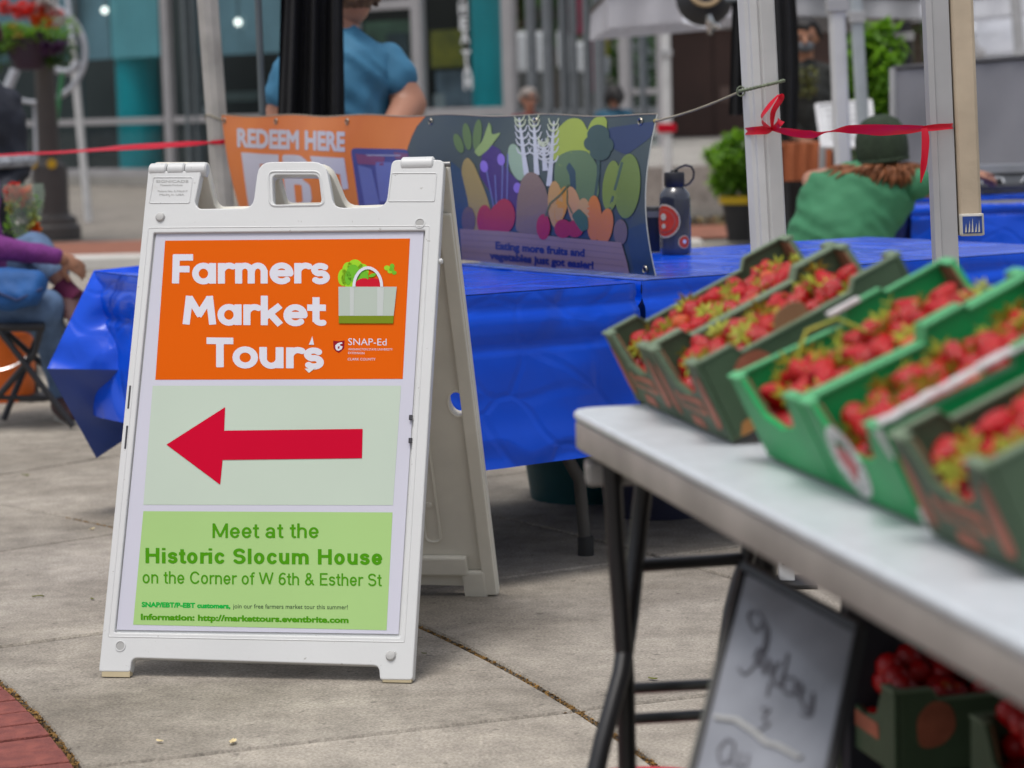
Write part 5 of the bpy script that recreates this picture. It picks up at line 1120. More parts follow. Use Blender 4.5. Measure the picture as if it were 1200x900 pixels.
hbar(-60, 193, 1.02, .10, ALU); hbar(205, 345, 1.02, .10, ALU); hbar(-60, 345, .16, .12, ALU, name='sill')
hbar(428, 487, 2.62, .14, ALU); hbar(500, 592, 1.0, .14, ALU); hbar(606, 775, .98, .10, mat('fin_grey', (.16, .17, .18), .5, .1)); hbar(500, 592, 4.0, .2, ALU); hbar(741, 776, 1.25, .08, ALU)
for p0, p1 in [(-60, -35), (-25, 93), (97, 192), (206, 218), (235, 340), (350, 415), (425, 486), (501, 592), (741, 777)]:
    a, c = fx(p0), fx(p1); MB().obox(F(a, .28, -.02), FAd * (c - a), -FAn * .012, Z * 4.3).build('glass_pane', GLS, bd)
# parapet and roof slab above
MB().obox(F(fx(-60), 4.6, .0), FAd * (fx(600) - fx(-60)), -FAn * 6.4, Z * .5).build('roof', WALLG, bd)
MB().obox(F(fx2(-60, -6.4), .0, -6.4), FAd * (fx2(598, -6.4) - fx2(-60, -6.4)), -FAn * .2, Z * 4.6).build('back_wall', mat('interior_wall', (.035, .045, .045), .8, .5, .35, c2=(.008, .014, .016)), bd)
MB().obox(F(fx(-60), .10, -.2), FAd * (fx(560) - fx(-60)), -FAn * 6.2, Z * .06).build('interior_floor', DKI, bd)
for px, w_ in [(163, .74), (574, .50)]:
    a = fx2(px, -.55); MB().lathe([(w_ / 2, 0), (w_ / 2, 4.4)], F(a, .16, -.55), 24).build('teal_column', TEAL, bd, smooth=True)
    pass
REFL_B = mat('reflection_blue', (.17, .27, .31), .7, .2, 1.2)  # pale panels behind the panes paint the reflection on the shop glass
REFL_T = mat('reflection_teal', (.16, .42, .45), .7, .12, 1.2)
for p0, p1, z, m in [(-60, 92, 2.15, REFL_B), (97, 133, 2.12, REFL_B), (134, 191, 2.12, REFL_T), (238, 341, 2.08, REFL_B)]:
    a, c = fx2(p0, -.13), fx2(p1, -.13); b = MB(); b.grid(lambda u, v: F(a + (c - a) * u, z + v * 2.4, -.13 - .01 * sin(u * 30)), 30, 2); b.build('reflection_panel', m, bd, smooth='all', fix=False)
LIT = mat('lamp_glow', (1, .95, .85), .5, 0, emit=2.2)
for x, y in [(128, 12), (283, 26)]:
    q = F(fx2(x, -.1), 0, -.1); q.z = PX(x, y, q.y).z; lm = MB().sphere(q, .055, 12, 8).build('pendant_lamp', LIT, bd, smooth='all'); MB().tube([q + Z * .05, q + Z * 2.0], .01, 5).build('lamp_cord', ALUD, lm)
# posters, shelves and lettering inside the glass
def ip(p0, p1, z0, z1, m, o, name):
    a, c = fx2(p0, o), fx2(p1, o); MB().obox(F(a, z0, o), FAd * (c - a), -FAn * .04, Z * (z1 - z0)).build(name, m, bd)
YEL = mat('poster_yellow', (.34, .27, .01), .6, .5, 2, c2=(.09, .10, .01))
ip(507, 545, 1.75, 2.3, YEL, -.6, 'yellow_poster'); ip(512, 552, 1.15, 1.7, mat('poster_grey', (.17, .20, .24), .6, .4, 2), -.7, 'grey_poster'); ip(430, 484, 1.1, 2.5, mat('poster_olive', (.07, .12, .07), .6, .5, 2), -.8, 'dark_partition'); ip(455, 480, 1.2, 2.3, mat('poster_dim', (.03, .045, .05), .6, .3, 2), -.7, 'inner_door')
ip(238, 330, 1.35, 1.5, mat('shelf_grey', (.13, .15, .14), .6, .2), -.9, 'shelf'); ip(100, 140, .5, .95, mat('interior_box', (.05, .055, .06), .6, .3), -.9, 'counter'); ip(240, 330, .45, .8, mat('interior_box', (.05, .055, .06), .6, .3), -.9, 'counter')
ip(508, 520, 1.1, 1.35, mat('paper_white', (.35, .36, .36), .6, 0), -.3, 'notice'); ip(238, 260, 1.14, 1.28, mat('paper_white', (.35, .36, .36), .6, 0), -.3, 'notice')
LT_ = mat('window_lettering', (.62, .64, .66), .5, 0)
for ch, y in zip('THEATAM', (-8, 9, 27, 43, 66, 82, 97)):
    me = bold_text(ch, .05, .05); q = F(fx2(545.5 + y * .04, -.012), 0, -.012); q.z = PX(549, y, q.y).z; fit(me, -.085, .085, -.09, .19, .75); place2d(me, lambda x, y_, z: q + FAd * x + Z * y_); link('lettering', me, LT_, bd)
# white blocks imitate reflections in the glass; banners and trees stand beyond the colonnade
WHC = mat('plain_white', (.80, .84, .88), .5, .04)
def reflected_van(px, y, D, w_, h, lb, nm='reflection_block'):
    p = PX(px, y, D); b = thing(nm, (p.x, p.y, 0), lb, 'reflection block', 'white blocks standing for reflections')
    MB().box((p.x, p.y, p.z), (w_, w_, h)).build('body', WHC, b, bevel=min(w_, h) * .12); MB().box((p.x, p.y, (p.z - h / 2) / 2), (w_ * .9, w_ * .9, p.z - h / 2 - .02)).build('base', mat('reflection_base', (.12, .13, .13), .6, .1), b)
    MB().box((p.x, p.y, p.z + h / 2 + .02), (w_ * .8, w_ * .8, .05)).build('roof', mat('reflection_top', (.4, .42, .42), .6), b, bevel=.01)  # top slab of the block standing for a reflection
reflected_van(616, 62, 46, .34, .75, 'leftmost small white block standing for a reflection between the grey columns'); reflected_van(637, 62, 46, .32, .75, 'second small white block standing for a reflection between the grey columns'); reflected_van(661, 58, 47, .26, .70, 'third small white block standing for a reflection between thin grey columns'); reflected_van(676, 68, 45, .36, .55, 'lower white block standing for a reflection under the pink banner')
for px, y0, y1, w_, c, lb, off in [(675, -30, 40, .27, (.62, .03, .12), 'pink and white banner hanging high between the grey columns', 0), (693, 15, 108, .17, (.40, .05, .10), 'long pink banner hanging beside the wide grey column', 0), (708, 30, 68, .16, (.50, .45, .05), 'short yellow and white banner right of the pink one', 1)]:
    p = PX(px, y0, 41); q = PX(px, y1, 41); o = thing('street_banner', (p.x, p.y, 0), lb, 'banner', 'banners beyond the colonnade')
    b = MB(); b.grid(lambda u, v: V((p.x + (q.x - p.x) * v + (u - .5) * w_, p.y + .03 * sin(v * 9 + u * 3), p.z + (q.z - p.z) * v)), 4, 16); b.build('cloth', mat('cloth_' + lb[:5], c, .6, .1, 2), o, smooth='all')
    MB().tube([(p.x - w_ / 2 - .03, p.y, 0), (p.x - w_ / 2 - .03, p.y, p.z + .1)], .02, 6).build('pole', ALUD, o)
    if w_ > .2: MB().box((p.x - w_ * .25, p.y - .06, (p.z * .35 + q.z * .65)), (w_ * .5, .02, (p.z - q.z) * .6)).build('white_panel', WHC, o)
    if off: MB().box((q.x, p.y - .06, q.z - .12), (w_, .02, .3)).build('white_panel', WHC, o)

LEAF = mat('leaf_green', (.05, .13, .018), .55, .4, 3, c2=(.025, .075, .012)); LEAFL = mat('leaf_light', (.16, .32, .035), .5, .3, 3, c2=(.05, .14, .015)); thin(LEAF, (.10, .26, .02), .35); thin(LEAFL, (.30, .60, .04), .4); BARK = mat('bark', (.10, .075, .055), .9, .3, 12)
def leaves(c, r, n, s, seed, flat=.6):
    rg_ = random.Random(seed); b = MB(); lob = [(V((rg_.uniform(-.55, .55) * r[0], rg_.uniform(-.55, .55) * r[1], rg_.uniform(-.55, .55) * r[2])), rg_.uniform(.35, .6)) for _ in range(9)]
    for _ in range(n):
        lc, k = rg_.choice(lob); d = V((rg_.gauss(0, 1), rg_.gauss(0, 1), rg_.gauss(0, 1))).normalized() * rg_.uniform(.55, 1.05)
        p = V(c) + lc + V((d.x * r[0], d.y * r[1], d.z * r[2])) * k; q = Matrix.Rotation(rg_.uniform(0, 6.3), 3, 'Z') @ Matrix.Rotation(rg_.uniform(-.9, .9), 3, 'X'); l = s * rg_.uniform(.6, 1.4)
        b.add([p + q @ V(v) * l for v in ((0, -1, 0), (.42, -.1, .12), (0, 1, -.1), (-.42, -.1, .12))], [(0, 1, 2), (0, 2, 3)])
    return b
def tree(c, h, r, n, lb, seed, s=.09, grp='trees behind the market', m=LEAF):
    o = thing('tree', c, lb, 'tree', grp); c = V(c); rr = random.Random(seed)
    MB().tube([c, c + Z * h * .3 + V((.05, 0, 0)), c + Z * h * .6 + V((-.05, .1, 0)), c + Z * h * .85], [r[0] * .09, r[0] * .07, r[0] * .05, r[0] * .02], 8).build('trunk', BARK, o, smooth=True)
    for _ in range(5):
        a = rr.uniform(0, 6.3); st = c + Z * h * rr.uniform(.35, .6); MB().tube([st, st + V((cos(a) * r[0] * .4, sin(a) * r[1] * .4, h * .12)), st + V((cos(a) * r[0] * .7, sin(a) * r[1] * .7, h * .25))], [r[0] * .03, r[0] * .02, r[0] * .01], 6).build('limb', BARK, o, smooth=True)
    leaves(c + Z * h * .72, r, n, s, seed).build('crown', m, o, fix=False); return o
for i, (px, D, h, r, lb) in enumerate([(612, 60, 6, 1.9, 'broad green tree seen at the left of the grey columns'), (655, 62, 6.5, 2.0, 'green tree behind the white reflection blocks'), (700, 60, 6, 1.8, 'green tree behind the long pink banner'),
        (1075, 48, 5.5, 1.7, 'dark green tree behind the black canopy post'), (1160, 55, 6.5, 2.4, 'tall dark tree rising behind the white tents at the right'), (1020, 55, 6, 2.0, 'green tree behind the grey canopy at the right'), (945, 60, 6, 2.0, 'dark tree behind the masked stallholder')]):
    p = PX(px, 130, D); tree((p.x, p.y, 0), h, (r, r, h * .36), 2600, lb, 40 + i, .13)
hp = MB(); rh = random.Random(4)      # clipped hedge line closing the view, a mass of leaves
b = leaves((0, 0, 0), (1, 1, 1), 10, .1, 1); b = MB()
for _ in range(16000):
    x = rh.uniform(-6, 34); z = rh.uniform(0, 3.4 + 1.2 * noise3(x * .4, 1, 2)); y = 66 + rh.uniform(0, 2) + .8 * noise3(x * .5, z, 5); q = Matrix.Rotation(rh.uniform(0, 6.3), 3, 'Z') @ Matrix.Rotation(rh.uniform(-.9, .9), 3, 'X'); l = rh.uniform(.12, .3)
    b.add([V((x, y, z)) + q @ V(v) * l for v in ((0, -1, 0), (.45, 0, .1), (0, 1, 0), (-.45, 0, .1))], [(0, 1, 2, 3)])
tag(b.build('far_foliage', LEAF, fix=False), 'mass of green leaves closing the view behind the market', 'foliage', kind='stuff')

# ================================================================ PLAZA: brick band, kerb, raised terrace
b = MB().add([(-14, 20.1, -.004), (30, 20.1, -.004), (30, 22.2, -.004), (-14, 22.2, -.004)], [(0, 1, 2, 3)]).build('brick_band', mat('brick_far', (.26, .10, .06), .85, .2, 6), None); tag(b, kind='structure')
b = MB().add([(-20, 22.25, -.008), (.9, 22.25, -.008), (.9, 44, -.008), (-20, 44, -.008)], [(0, 1, 2, 3)]).build('sidewalk', concrete_mat('walk_concrete', (.26, .235, .20), (.20, .18, .16), .3)); tag(b, kind='structure')
b = MB().obox((-14, 18.35, -.03), (15.5, 0, 0), (0, .42, 0), (0, 0, .10)).build('kerb', mat('kerb_white', (.62, .60, .56), .7, .08, 3), None, bevel=.01); tag(b, kind='structure')
TER = concrete_mat('terrace_concrete', (.36, .34, .31), (.29, .275, .25), .4)
b = MB().obox((1.15, 22.4, -.03), (30, 0, 0), (0, 43, 0), (0, 0, .58)).build('terrace', TER, None, bevel=.02); tag(b, kind='structure')
b = MB(); rl = random.Random(8)
for _ in range(500):
    p = V((rl.uniform(1.2, 3.2), 22.32 - abs(rl.gauss(0, .12)), -.02 + rl.uniform(0, .09))); q = Matrix.Rotation(rl.uniform(0, 6.3), 3, 'Z') @ Matrix.Rotation(rl.uniform(-1, 1), 3, 'X'); l = rl.uniform(.02, .05)
    b.add([p + q @ V(v) * l for v in ((0, -1, 0), (.5, 0, .2), (0, 1, 0), (-.5, 0, .2))], [(0, 1, 2, 3)])
tag(b.build('leaf_litter', mat('litter', (.24, .13, .06), .8, .4, 9, c2=(.10, .13, .03)), fix=False), 'dry leaves lying along the foot of the low terrace wall', 'leaves', kind='stuff')
# brown container wall
p0, p1 = PX(787, 158, 40), PX(980, 158, 40)
bw = thing('brown_kiosk', ((p0.x + p1.x) / 2, 40, .55), 'dark brown flat sided kiosk standing on the raised terrace', 'kiosk')
BRW = mat('kiosk_brown', (.065, .030, .022), .6, .2, 1.2); MB().obox((p0.x, 40, .552), (p1.x - p0.x, 0, 0), (0, 2.2, 0), (0, 0, 1.85)).build('side_panel', BRW, bw, bevel=.02)
for k in range(4): MB().obox((p0.x + .02 + k * (p1.x - p0.x) / 4, 39.985, .57), (.02, 0, 0), (0, .014, 0), (0, 0, 1.8)).build('panel_seam', mat('seam_dark', (.03, .015, .012), .7), bw)
q = PX(853, 110, 39.96); MB().obox((q.x - .13, 39.97, q.z - .13), (.26, 0, 0), (0, .012, 0), (0, 0, .25)).build('notice', mat('notice_brown', (.16, .10, .08), .6, .2, 20), bw)
MB().obox((p0.x - .05, 39.8, 2.405), (p1.x - p0.x + .1, 0, 0), (0, 2.5, 0), (0, 0, .09)).build('roof_rail', ALU, bw)

# ================================================================ LAMP POST WITH FLOWER PLANTER, BICYCLE RACK HOOPS, LEANING POLES
LP = mat('post_bronze', (.055, .05, .048), .5, .1, 4); lp = PX(62, 277, 22.7); lp.z = 0
lo = thing('lamp_post', lp, 'dark bronze lamp post with a wide stepped base behind the red ribbon', 'lamp post'); k4 = V((0, 0, 1))
MB().lathe([(.27, 0), (.27, .12), (.235, .15), (.235, .20), (.17, .24), (.165, .30), (.17, .62), (.16, .70), (.125, .72), (.10, .78)], lp, 24).build('base', LP, lo, smooth=True)
MB().lathe([(.105, .78), (.095, 1.6), (.085, 4.2)], lp, 16).build('shaft', LP, lo, smooth=True)
YD = mat('disc_yellow', (.55, .34, .0), .5, 0)
for x in (37, 60): q = PX(x, 192, 22.5); MB().lathe([(.045, 0), (.045, .012)], V((q.x, lp.y - .165, q.z)), 18, V((0, -1, 0))).build('yellow_reflector', YD, lo)
hb_ = PX(34, 60, 22.2); pl = thing('flower_planter', hb_, 'dark purple hanging planter with red and orange flowers fixed high on the lamp post', 'planter')
MB().lathe([(.13, -.17), (.19, -.05), (.225, .10), (.235, .12), (.21, .11)], hb_, 24).build('pot', mat('pot_purple', (.03, .022, .045), .5, .1), pl, smooth=True)
leaves(hb_ + Z * .16, (.42, .3, .20), 1500, .035, 77).build('foliage', LEAFL, pl, fix=False); leaves(hb_ + V((.26, 0, -.02)), (.2, .2, .16), 500, .03, 78).build('foliage', LEAF, pl, fix=False); leaves(hb_ + V((-.32, 0, .0)), (.18, .2, .2), 400, .03, 79).build('foliage', LEAF, pl, fix=False)
RFL = mat('flower_red', (.62, .025, .012), .5, .15, 9); OFL = mat('flower_orange', (.65, .12, .02), .5, .1, 9); PFL = mat('flower_purple', (.07, .02, .09), .5, .2, 9); YFL = mat('flower_yellow', (.55, .5, .1), .5, .1); WFL = mat('flower_white', (.65, .62, .6), .5, .1)
thin(RFL, (.9, .04, .02), .4); thin(OFL, (.9, .2, .03), .4)
for x, y, r, m in [(6, 9, .07, RFL), (18, 12, .05, RFL), (30, 12, .09, RFL), (36, 9, .05, RFL), (45, 23, .07, OFL), (52, 18, .05, OFL), (60, 27, .05, OFL), (64, 15, .06, RFL), (50, 8, .05, RFL), (15, 30, .04, YFL), (21, 40, .04, YFL), (56, 5, .09, WFL), (61, 12, .05, WFL), (68, 24, .06, WFL), (60, 55, .07, PFL), (68, 58, .06, PFL), (52, 52, .05, PFL), (75, 50, .04, PFL), (46, 40, .04, PFL)]:
    leaves(PX(x, y, 21.9), (r * 1.3, r * 1.3, r), 130, r * .38, int(x * 7 + y)).build('blossom', m, pl, fix=False)
HW = mat('hoop_white', (.42, .45, .50), .5, .1, 5)
rk = thing('metal_hoop', PX(52, 250, 23.4), 'large pale metal ring on a stand behind the lamp post', 'ring stand')
def hoop(cx, cy, r, a0, a1, rad, nm, D=23.4): MB().tube([PX(cx + r * cos(radians(a)), cy + r * sin(radians(a)), D) for a in [a0 + (a1 - a0) * i / 26 for i in range(27)]], rad, 8).build(nm, HW, rk, smooth=True)
hoop(42, 62, 58, -70, 62, .028, 'ring_segment'); hoop(42, 62, 58, 62, 155, .022, 'ring_segment'); hoop(75, 66, 18, 20, 180, .035, 'inner_curl')
MB().tube([PX(18, 82, 23.4), PX(8, 106, 23.4)], .05, 8).build('ring_arm', HW, rk, smooth=True); MB().tube([PX(42, 118, 23.45), PX(46, 275, 23.45)], .03, 8).build('stand', HW, rk, smooth=True)
gp = PX(48, 262, 23.0); gp = V((gp.x, gp.y, 0)); g2 = thing('green_pole', gp, 'thin green pole leaning behind the lamp post', 'pole'); MB().tube([gp, PX(73, 85, 23.0)], .022, 8).build('tube', mat('pole_green', (.05, .28, .11), .5, .1), g2); MB().lathe([(.04, 0), (.03, .03)], gp, 10).build('foot', LP, g2)
wp_ = PX(104, 256, 26.5); wp_.z = 0; w2_ = thing('white_pole', wp_, 'long white pole leaning in front of the shop glass right of the planter', 'pole'); MB().tube([wp_, PX(84, 45, 26.5)], [.045, .04], 10).build('lower_tube', mat('pole_white', (.55, .55, .55), .5, .1), w2_, smooth=True); MB().tube([PX(84, 46, 26.5), PX(77, -20, 26.6)], .028, 8).build('upper_tube', HW, w2_, smooth=True)

# ================================================================ PEOPLE
SKIN = mat('skin', (.42, .20, .13), .5, .08, 6); SKIN2 = mat('skin_tan', (.36, .17, .10), .5, .08, 6); JEAN = mat('denim', (.10, .17, .30), .8, .2, 20, .2, 150); HAIRB = mat('hair_brown', (.06, .03, .018), .6, .3, 30); HAIRR = mat('hair_auburn', (.22, .075, .025), .6, .35, 40)
def head(par, c, fwd, h=.235, skin=SKIN, hair=HAIRB, hairlen=0., cap=None):
    """head with ears, nose, eyes and mouth; c is its centre, fwd where it looks"""
    c = V(c); f = V(fwd).normalized(); r = f.cross(Z).normalized(); u = r.cross(f); Rm = Matrix((r, f, u)).transposed(); k = h / .235
    def L(x, y, z): return c + Rm @ (V((x, y, z)) * k)
    b = MB(); b.sphere(c + Rm @ V((0, -.005, .02)) * k, (.076 * k, .095 * k, .098 * k), 16, 12, Rm); b.sphere(L(0, .035, -.045), (.056 * k, .055 * k, .07 * k), 14, 10, Rm)
    b.tube([L(0, .085, .015), L(0, .112, -.018), L(0, .09, -.03)], [.010 * k, .016 * k, .012 * k], 8)
    for s in (-1, 1): b.sphere(L(s * .078, -.005, .0), (.012 * k, .022 * k, .032 * k), 8, 6, Rm)
    me = b.mesh('t'); o = bpy.data.objects.new('t', me); COL.objects.link(o); md = o.modifiers.new('r', 'REMESH'); md.mode = 'VOXEL'; md.voxel_size = .007 * k; ms = o.modifiers.new('s', 'SMOOTH'); ms.iterations = 4; me2 = eval_mesh(o); bpy.data.objects.remove(o); me2.materials.clear()
    hd = link('head', me2, skin, par, smooth=True)
    for s in (-1, 1):
        MB().sphere(L(s * .031, .086, .018), .011 * k, 8, 6).build('eye', mat('eye', (.10, .08, .07), .3, 0), hd, smooth='all')
    MB().tube([L(-.024, .088, -.062), L(0, .095, -.06), L(.024, .088, -.062)], .005 * k, 6).build('mouth', mat('lip', (.30, .08, .07), .5, 0), hd, smooth=True)
    if hair:
        b = MB(); rg_ = random.Random(int(c.x * 100) + 3)
        for i in range(150):
            a = rg_.uniform(0, 2 * pi); e = rg_.uniform(.0, 1.5); d = V((cos(a) * cos(e), sin(a) * cos(e), sin(e)))
            if d.y > .35 and d.z < .55: continue
            p = L(d.x * .080, -.01 + d.y * .098, .028 + d.z * .098); q = p + Rm @ V((d.x * .012, -.02 + d.y * .006, -.05 - hairlen * rg_.uniform(.5, 1))) * k
            b.tube([p, (p + q) / 2 + Rm @ V((d.x, d.y, 0)) * .014 * k, q], [.02 * k, .019 * k, .010 * k], 6)
        b.sphere(L(0, -.022, .036), (.082 * k, .092 * k, .094 * k), 14, 10, Rm)
        me = b.mesh('t'); o = bpy.data.objects.new('t', me); COL.objects.link(o); md = o.modifiers.new('r', 'REMESH'); md.mode = 'VOXEL'; md.voxel_size = .008 * k; me2 = eval_mesh(o); bpy.data.objects.remove(o); me2.materials.clear(); link('hair', me2, hair, par, smooth=True)
    return hd, L, Rm
def hand_(par, wrist, dirn, palm, skin, curl=.5, name='hand', k=1.):
    w0 = V(wrist); d = V(dirn).normalized(); n = V(palm).normalized(); n = (n - d * n.dot(d)).normalized(); s = d.cross(n); b = MB()
    b.sphere(w0 + d * .045 * k, (.045 * k, .04 * k, .018 * k), 12, 8, Matrix((d, s, n)).transposed())
    for i, (off, ln) in enumerate([(-.030, .072), (-.010, .082), (.010, .078), (.028, .062)]):
        p = w0 + d * .075 * k + s * off * k; pts = [w0 + d * .045 * k + s * off * .8 * k, p]; a = 0
        for j in range(3): a += curl * .9; p = p + (d * cos(a) + n * sin(a)) * ln / 3 * k; pts.append(p)
        b.tube(pts, [.010 * k, .0095 * k, .009 * k, .0085 * k, .007 * k], 7)
    p = w0 + d * .02 * k - s * .03 * k; b.tube([p, p + (d * .5 - s * .7 + n * .3) * .035 * k, p + (d * 1.1 - s * .9 + n * .6) * .05 * k], [.013 * k, .011 * k, .008 * k], 7)
    me = b.mesh('t'); o = bpy.data.objects.new('t', me); COL.objects.link(o); md = o.modifiers.new('r', 'REMESH'); md.mode = 'VOXEL'; md.voxel_size = .0045; me2 = eval_mesh(o); bpy.data.objects.remove(o); me2.materials.clear(); return link(name, me2, skin, par, smooth=True)

# -- person seen from behind in the blue T-shirt (stands behind the banner)
D = 8.55; TEE = mat('tee_blue', (.045, .19, .33), .75, .12, 6, .3, 18)
foot = PX(405, 300, D); px_ = thing('person', (foot.x, foot.y, 0), 'person in a blue T-shirt seen from behind, standing beyond the banner', 'person')
nk = PX(403, 32, D); hip = V((nk.x + .0, D, .86)); shL = PX(342, 84, D); shR = PX(452, 72, D); elL = PX(325, 150, D); elR = PX(479, 122, D - .02)
blob('torso', [(hip, .17, nk - Z * .42, .165), (nk - Z * .42, .165, nk - Z * .18, .175), (shL, .072, shR, .072), (nk - Z * .16 + V((-.08, 0, 0)), .11, nk - Z * .16 + V((.08, 0, 0)), .11), (nk - Z * .05, .06, shR - Z * .01, .068), (nk - Z * .05, .06, shL, .068), (nk - Z * .10, .085, nk - Z * .02, .060)], TEE, px_, .014, 16)
blob('sleeve', [(shR, .072, shR.lerp(elR, .42), .082)], TEE, px_, .012); blob('sleeve', [(shL, .072, shL.lerp(elL, .4), .078)], TEE, px_, .012)
blob('body', [(nk - Z * .1, .05, shR, .05), (nk - Z * .1, .05, shL, .05), (nk - Z * .08, .055, nk + Z * .06, .055), (shR, .06, elR, .066), (elR, .062, PX(452, 165, D - .25), .042), (shL, .06, elL, .058), (elL, .055, PX(345, 195, D - .2), .04)], SKIN, px_, .012)
hand_(px_, PX(452, 165, D - .25), (-.5, -.6, -.3), (0, -.3, -1), SKIN); hand_(px_, PX(345, 195, D - .2), (.6, -.6, -.2), (0, 0, -1), SKIN)
for s in (-1, 1): blob('trouser_leg', [(hip + V((s * .09, 0, 0)), .10, hip + V((s * .10, 0, -.40)), .085), (hip + V((s * .10, 0, -.40)), .085, V((hip.x + s * .11, D + .02, .08)), .05)], JEAN, px_, .016)
for s in (-1, 1): blob('shoe', [(V((hip.x + s * .11, D + .04, .045)), .042, V((hip.x + s * .12, D - .12, .035)), .034)], BLK, px_, .01)
head(px_, PX(409, 6, D) + Z * .0, (-.55, .6, -.15), .225, SKIN, mat('hair_lightbrown', (.13, .07, .04), .6, .3, 40))
# black drape in front of them
dr = thing('black_drape', PX(365, 300, 8.05) * 1, 'black cloth hanging in tall folds in front of the person in blue', 'drape'); bk = PX(365, 300, 8.05)
ROOTLOC[dr.name] = V(dr.location)
def drape(u, v):
    a = PX(330 - 8 * v, -60 + 260 * v, 8.0); c = PX(401 + 4 * v, -60 + 260 * v, 8.0); p = a.lerp(c, u); return p + V((0, .035 * sin(u * 19 + v) + .02 * sin(u * 41 + v * 2), 0))
MB().grid(drape, 60, 20).build('cloth', mat('black_cloth', (.008, .008, .010), .85, .3, 10, .2, 40), dr, smooth='all', fix=False)
MB().tube([PX(300, -62, 8.02), PX(430, -62, 8.02)], .012, 8).build('hanging_rail', ALUD, dr, smooth=True)
for sx_ in (300, 430): a = PX(sx_, -62, 8.02); MB().tube([a, V((a.x, a.y, 0))] if sx_ == 300 else [a, a - Z * .02], .012, 8).build('rail_post', ALUD, dr, smooth=True)

# -- person in green, hunched over the right-hand blue table
D = 9.5; TG = mat('tee_green', (.045, .21, .10), .8, .12, 5, .4, 16)
gf = PX(1000, 300, D); pg = thing('person', (gf.x, gf.y, 0), 'person in a green T-shirt and dark green knit hat leaning over the right-hand table', 'person')
hp1 = V((PX(985, 300, D).x, D, .50)); up1 = PX(1010, 228, D - .05); sL = PX(962, 224, D - .02); sR = PX(1060, 217, D + .02)
blob('torso', [(hp1, .21, PX(984, 276, D), .215), (PX(984, 276, D), .215, PX(1004, 238, D), .17), (sL, .085, sR, .08), (PX(985, 236, D), .13, PX(1035, 234, D), .13), (PX(975, 250, D), .15, PX(1010, 245, D), .16), (sL, .08, PX(1026, 214, D), .075), (sR, .075, PX(1026, 214, D), .075), (up1, .09, PX(1026, 205, D), .07)], TG, pg, .014, 22)
blob('sleeve', [(sR, .072, PX(1074, 215, D - .05), .066)], TG, pg, .012); blob('sleeve', [(sL, .075, PX(957, 222, D + .05), .06)], TG, pg, .012)
wR = PX(1136, 206, D + .5)
blob('body', [(PX(1026, 214, D), .05, sR, .045), (PX(1026, 214, D), .05, sL, .045), (PX(1028, 205, D), .055, PX(1030, 188, D), .055), (sR, .05, PX(1088, 218, D), .052), (PX(1088, 218, D), .050, wR, .032), (sL, .05, PX(952, 212, D + .1), .045), (PX(952, 212, D + .1), .042, PX(968, 205, D + .4), .032)], SKIN, pg, .011)
hand_(pg, wR, (.8, .5, .05), (0, 0, -1), SKIN); hand_(pg, PX(968, 205, D + .4), (.5, .8, 0), (0, 0, -1), SKIN)
for s in (-1, 1):
    kn_ = hp1 + V((s * .12 + .10, .42, -.02)); blob('trouser_leg', [(hp1 + V((s * .10, 0, -.02)), .11, kn_, .075), (kn_, .075, V((kn_.x, kn_.y + .02, .08)), .05)], mat('trousers_dark', (.02, .022, .03), .8, .1), pg, .016); blob('shoe', [(V((kn_.x, kn_.y, .045)), .042, V((kn_.x, kn_.y + .16, .035)), .034)], BLK, pg, .01)
hc_ = PX(1033, 178, D); hd, L, Rm = head(pg, hc_, (.15, .95, -.12), .24, SKIN, None)
b = MB(); b.lathe([(.098, -.048), (.104, -.03), (.106, .0), (.104, .04), (.093, .082), (.072, .115), (.05, .128), (.028, .136), (.001, .138)], hc_ + V((0, -.012, .01)), 24, V((-.08, -.05, 1)))
b.build('knit_hat', mat('hat_green', (.025, .042, .022), .9, .2, 30, .5, 120), pg, smooth='all'); MB().tube([hc_ + V((cos(a) * .103, sin(a) * .103 - .012, -.033 + .010 * cos(a))) for a in [i * pi / 12 for i in range(24)]], .007, 8, closed=True).build('hat_cuff', mat('hat_green', (.025, .042, .022), .9, .2, 30, .5, 120), pg, smooth=True)
b = MB(); rg_ = random.Random(6)
for i in range(230):
    a = rg_.uniform(pi * .95, 2.05 * pi); p = hc_ + V((cos(a) * .096, sin(a) * .09, -.045)); q = p + V((cos(a) * .075 + rg_.uniform(-.05, .03) - .025, sin(a) * .035 + rg_.uniform(-.02, .01), -rg_.uniform(.03, .10))); b.tube([p, (p + q) / 2 + V((cos(a) * .03, -.015, rg_.uniform(-.01, .012))), q], [.006, .007, .0015], 5)
me = b.mesh('hair'); link('hair', me, HAIRR, pg, smooth=True)
sto = V((hp1.x, hp1.y + .05, 0)); so_ = thing('stool', sto, 'black stool under the person in the green T-shirt', 'stool')
MB().lathe([(.16, .28), (.17, .30), (.17, .325), (.15, .335)], sto, 20).build('seat', BLK, so_, smooth=True)
for k in range(4): a = pi / 4 + k * pi / 2; MB().tube([sto + V((cos(a) * .1, sin(a) * .1, .28)), sto + V((cos(a) * .17, sin(a) * .17, .005))], .012, 8).build('leg', BLK, so_, smooth=True)

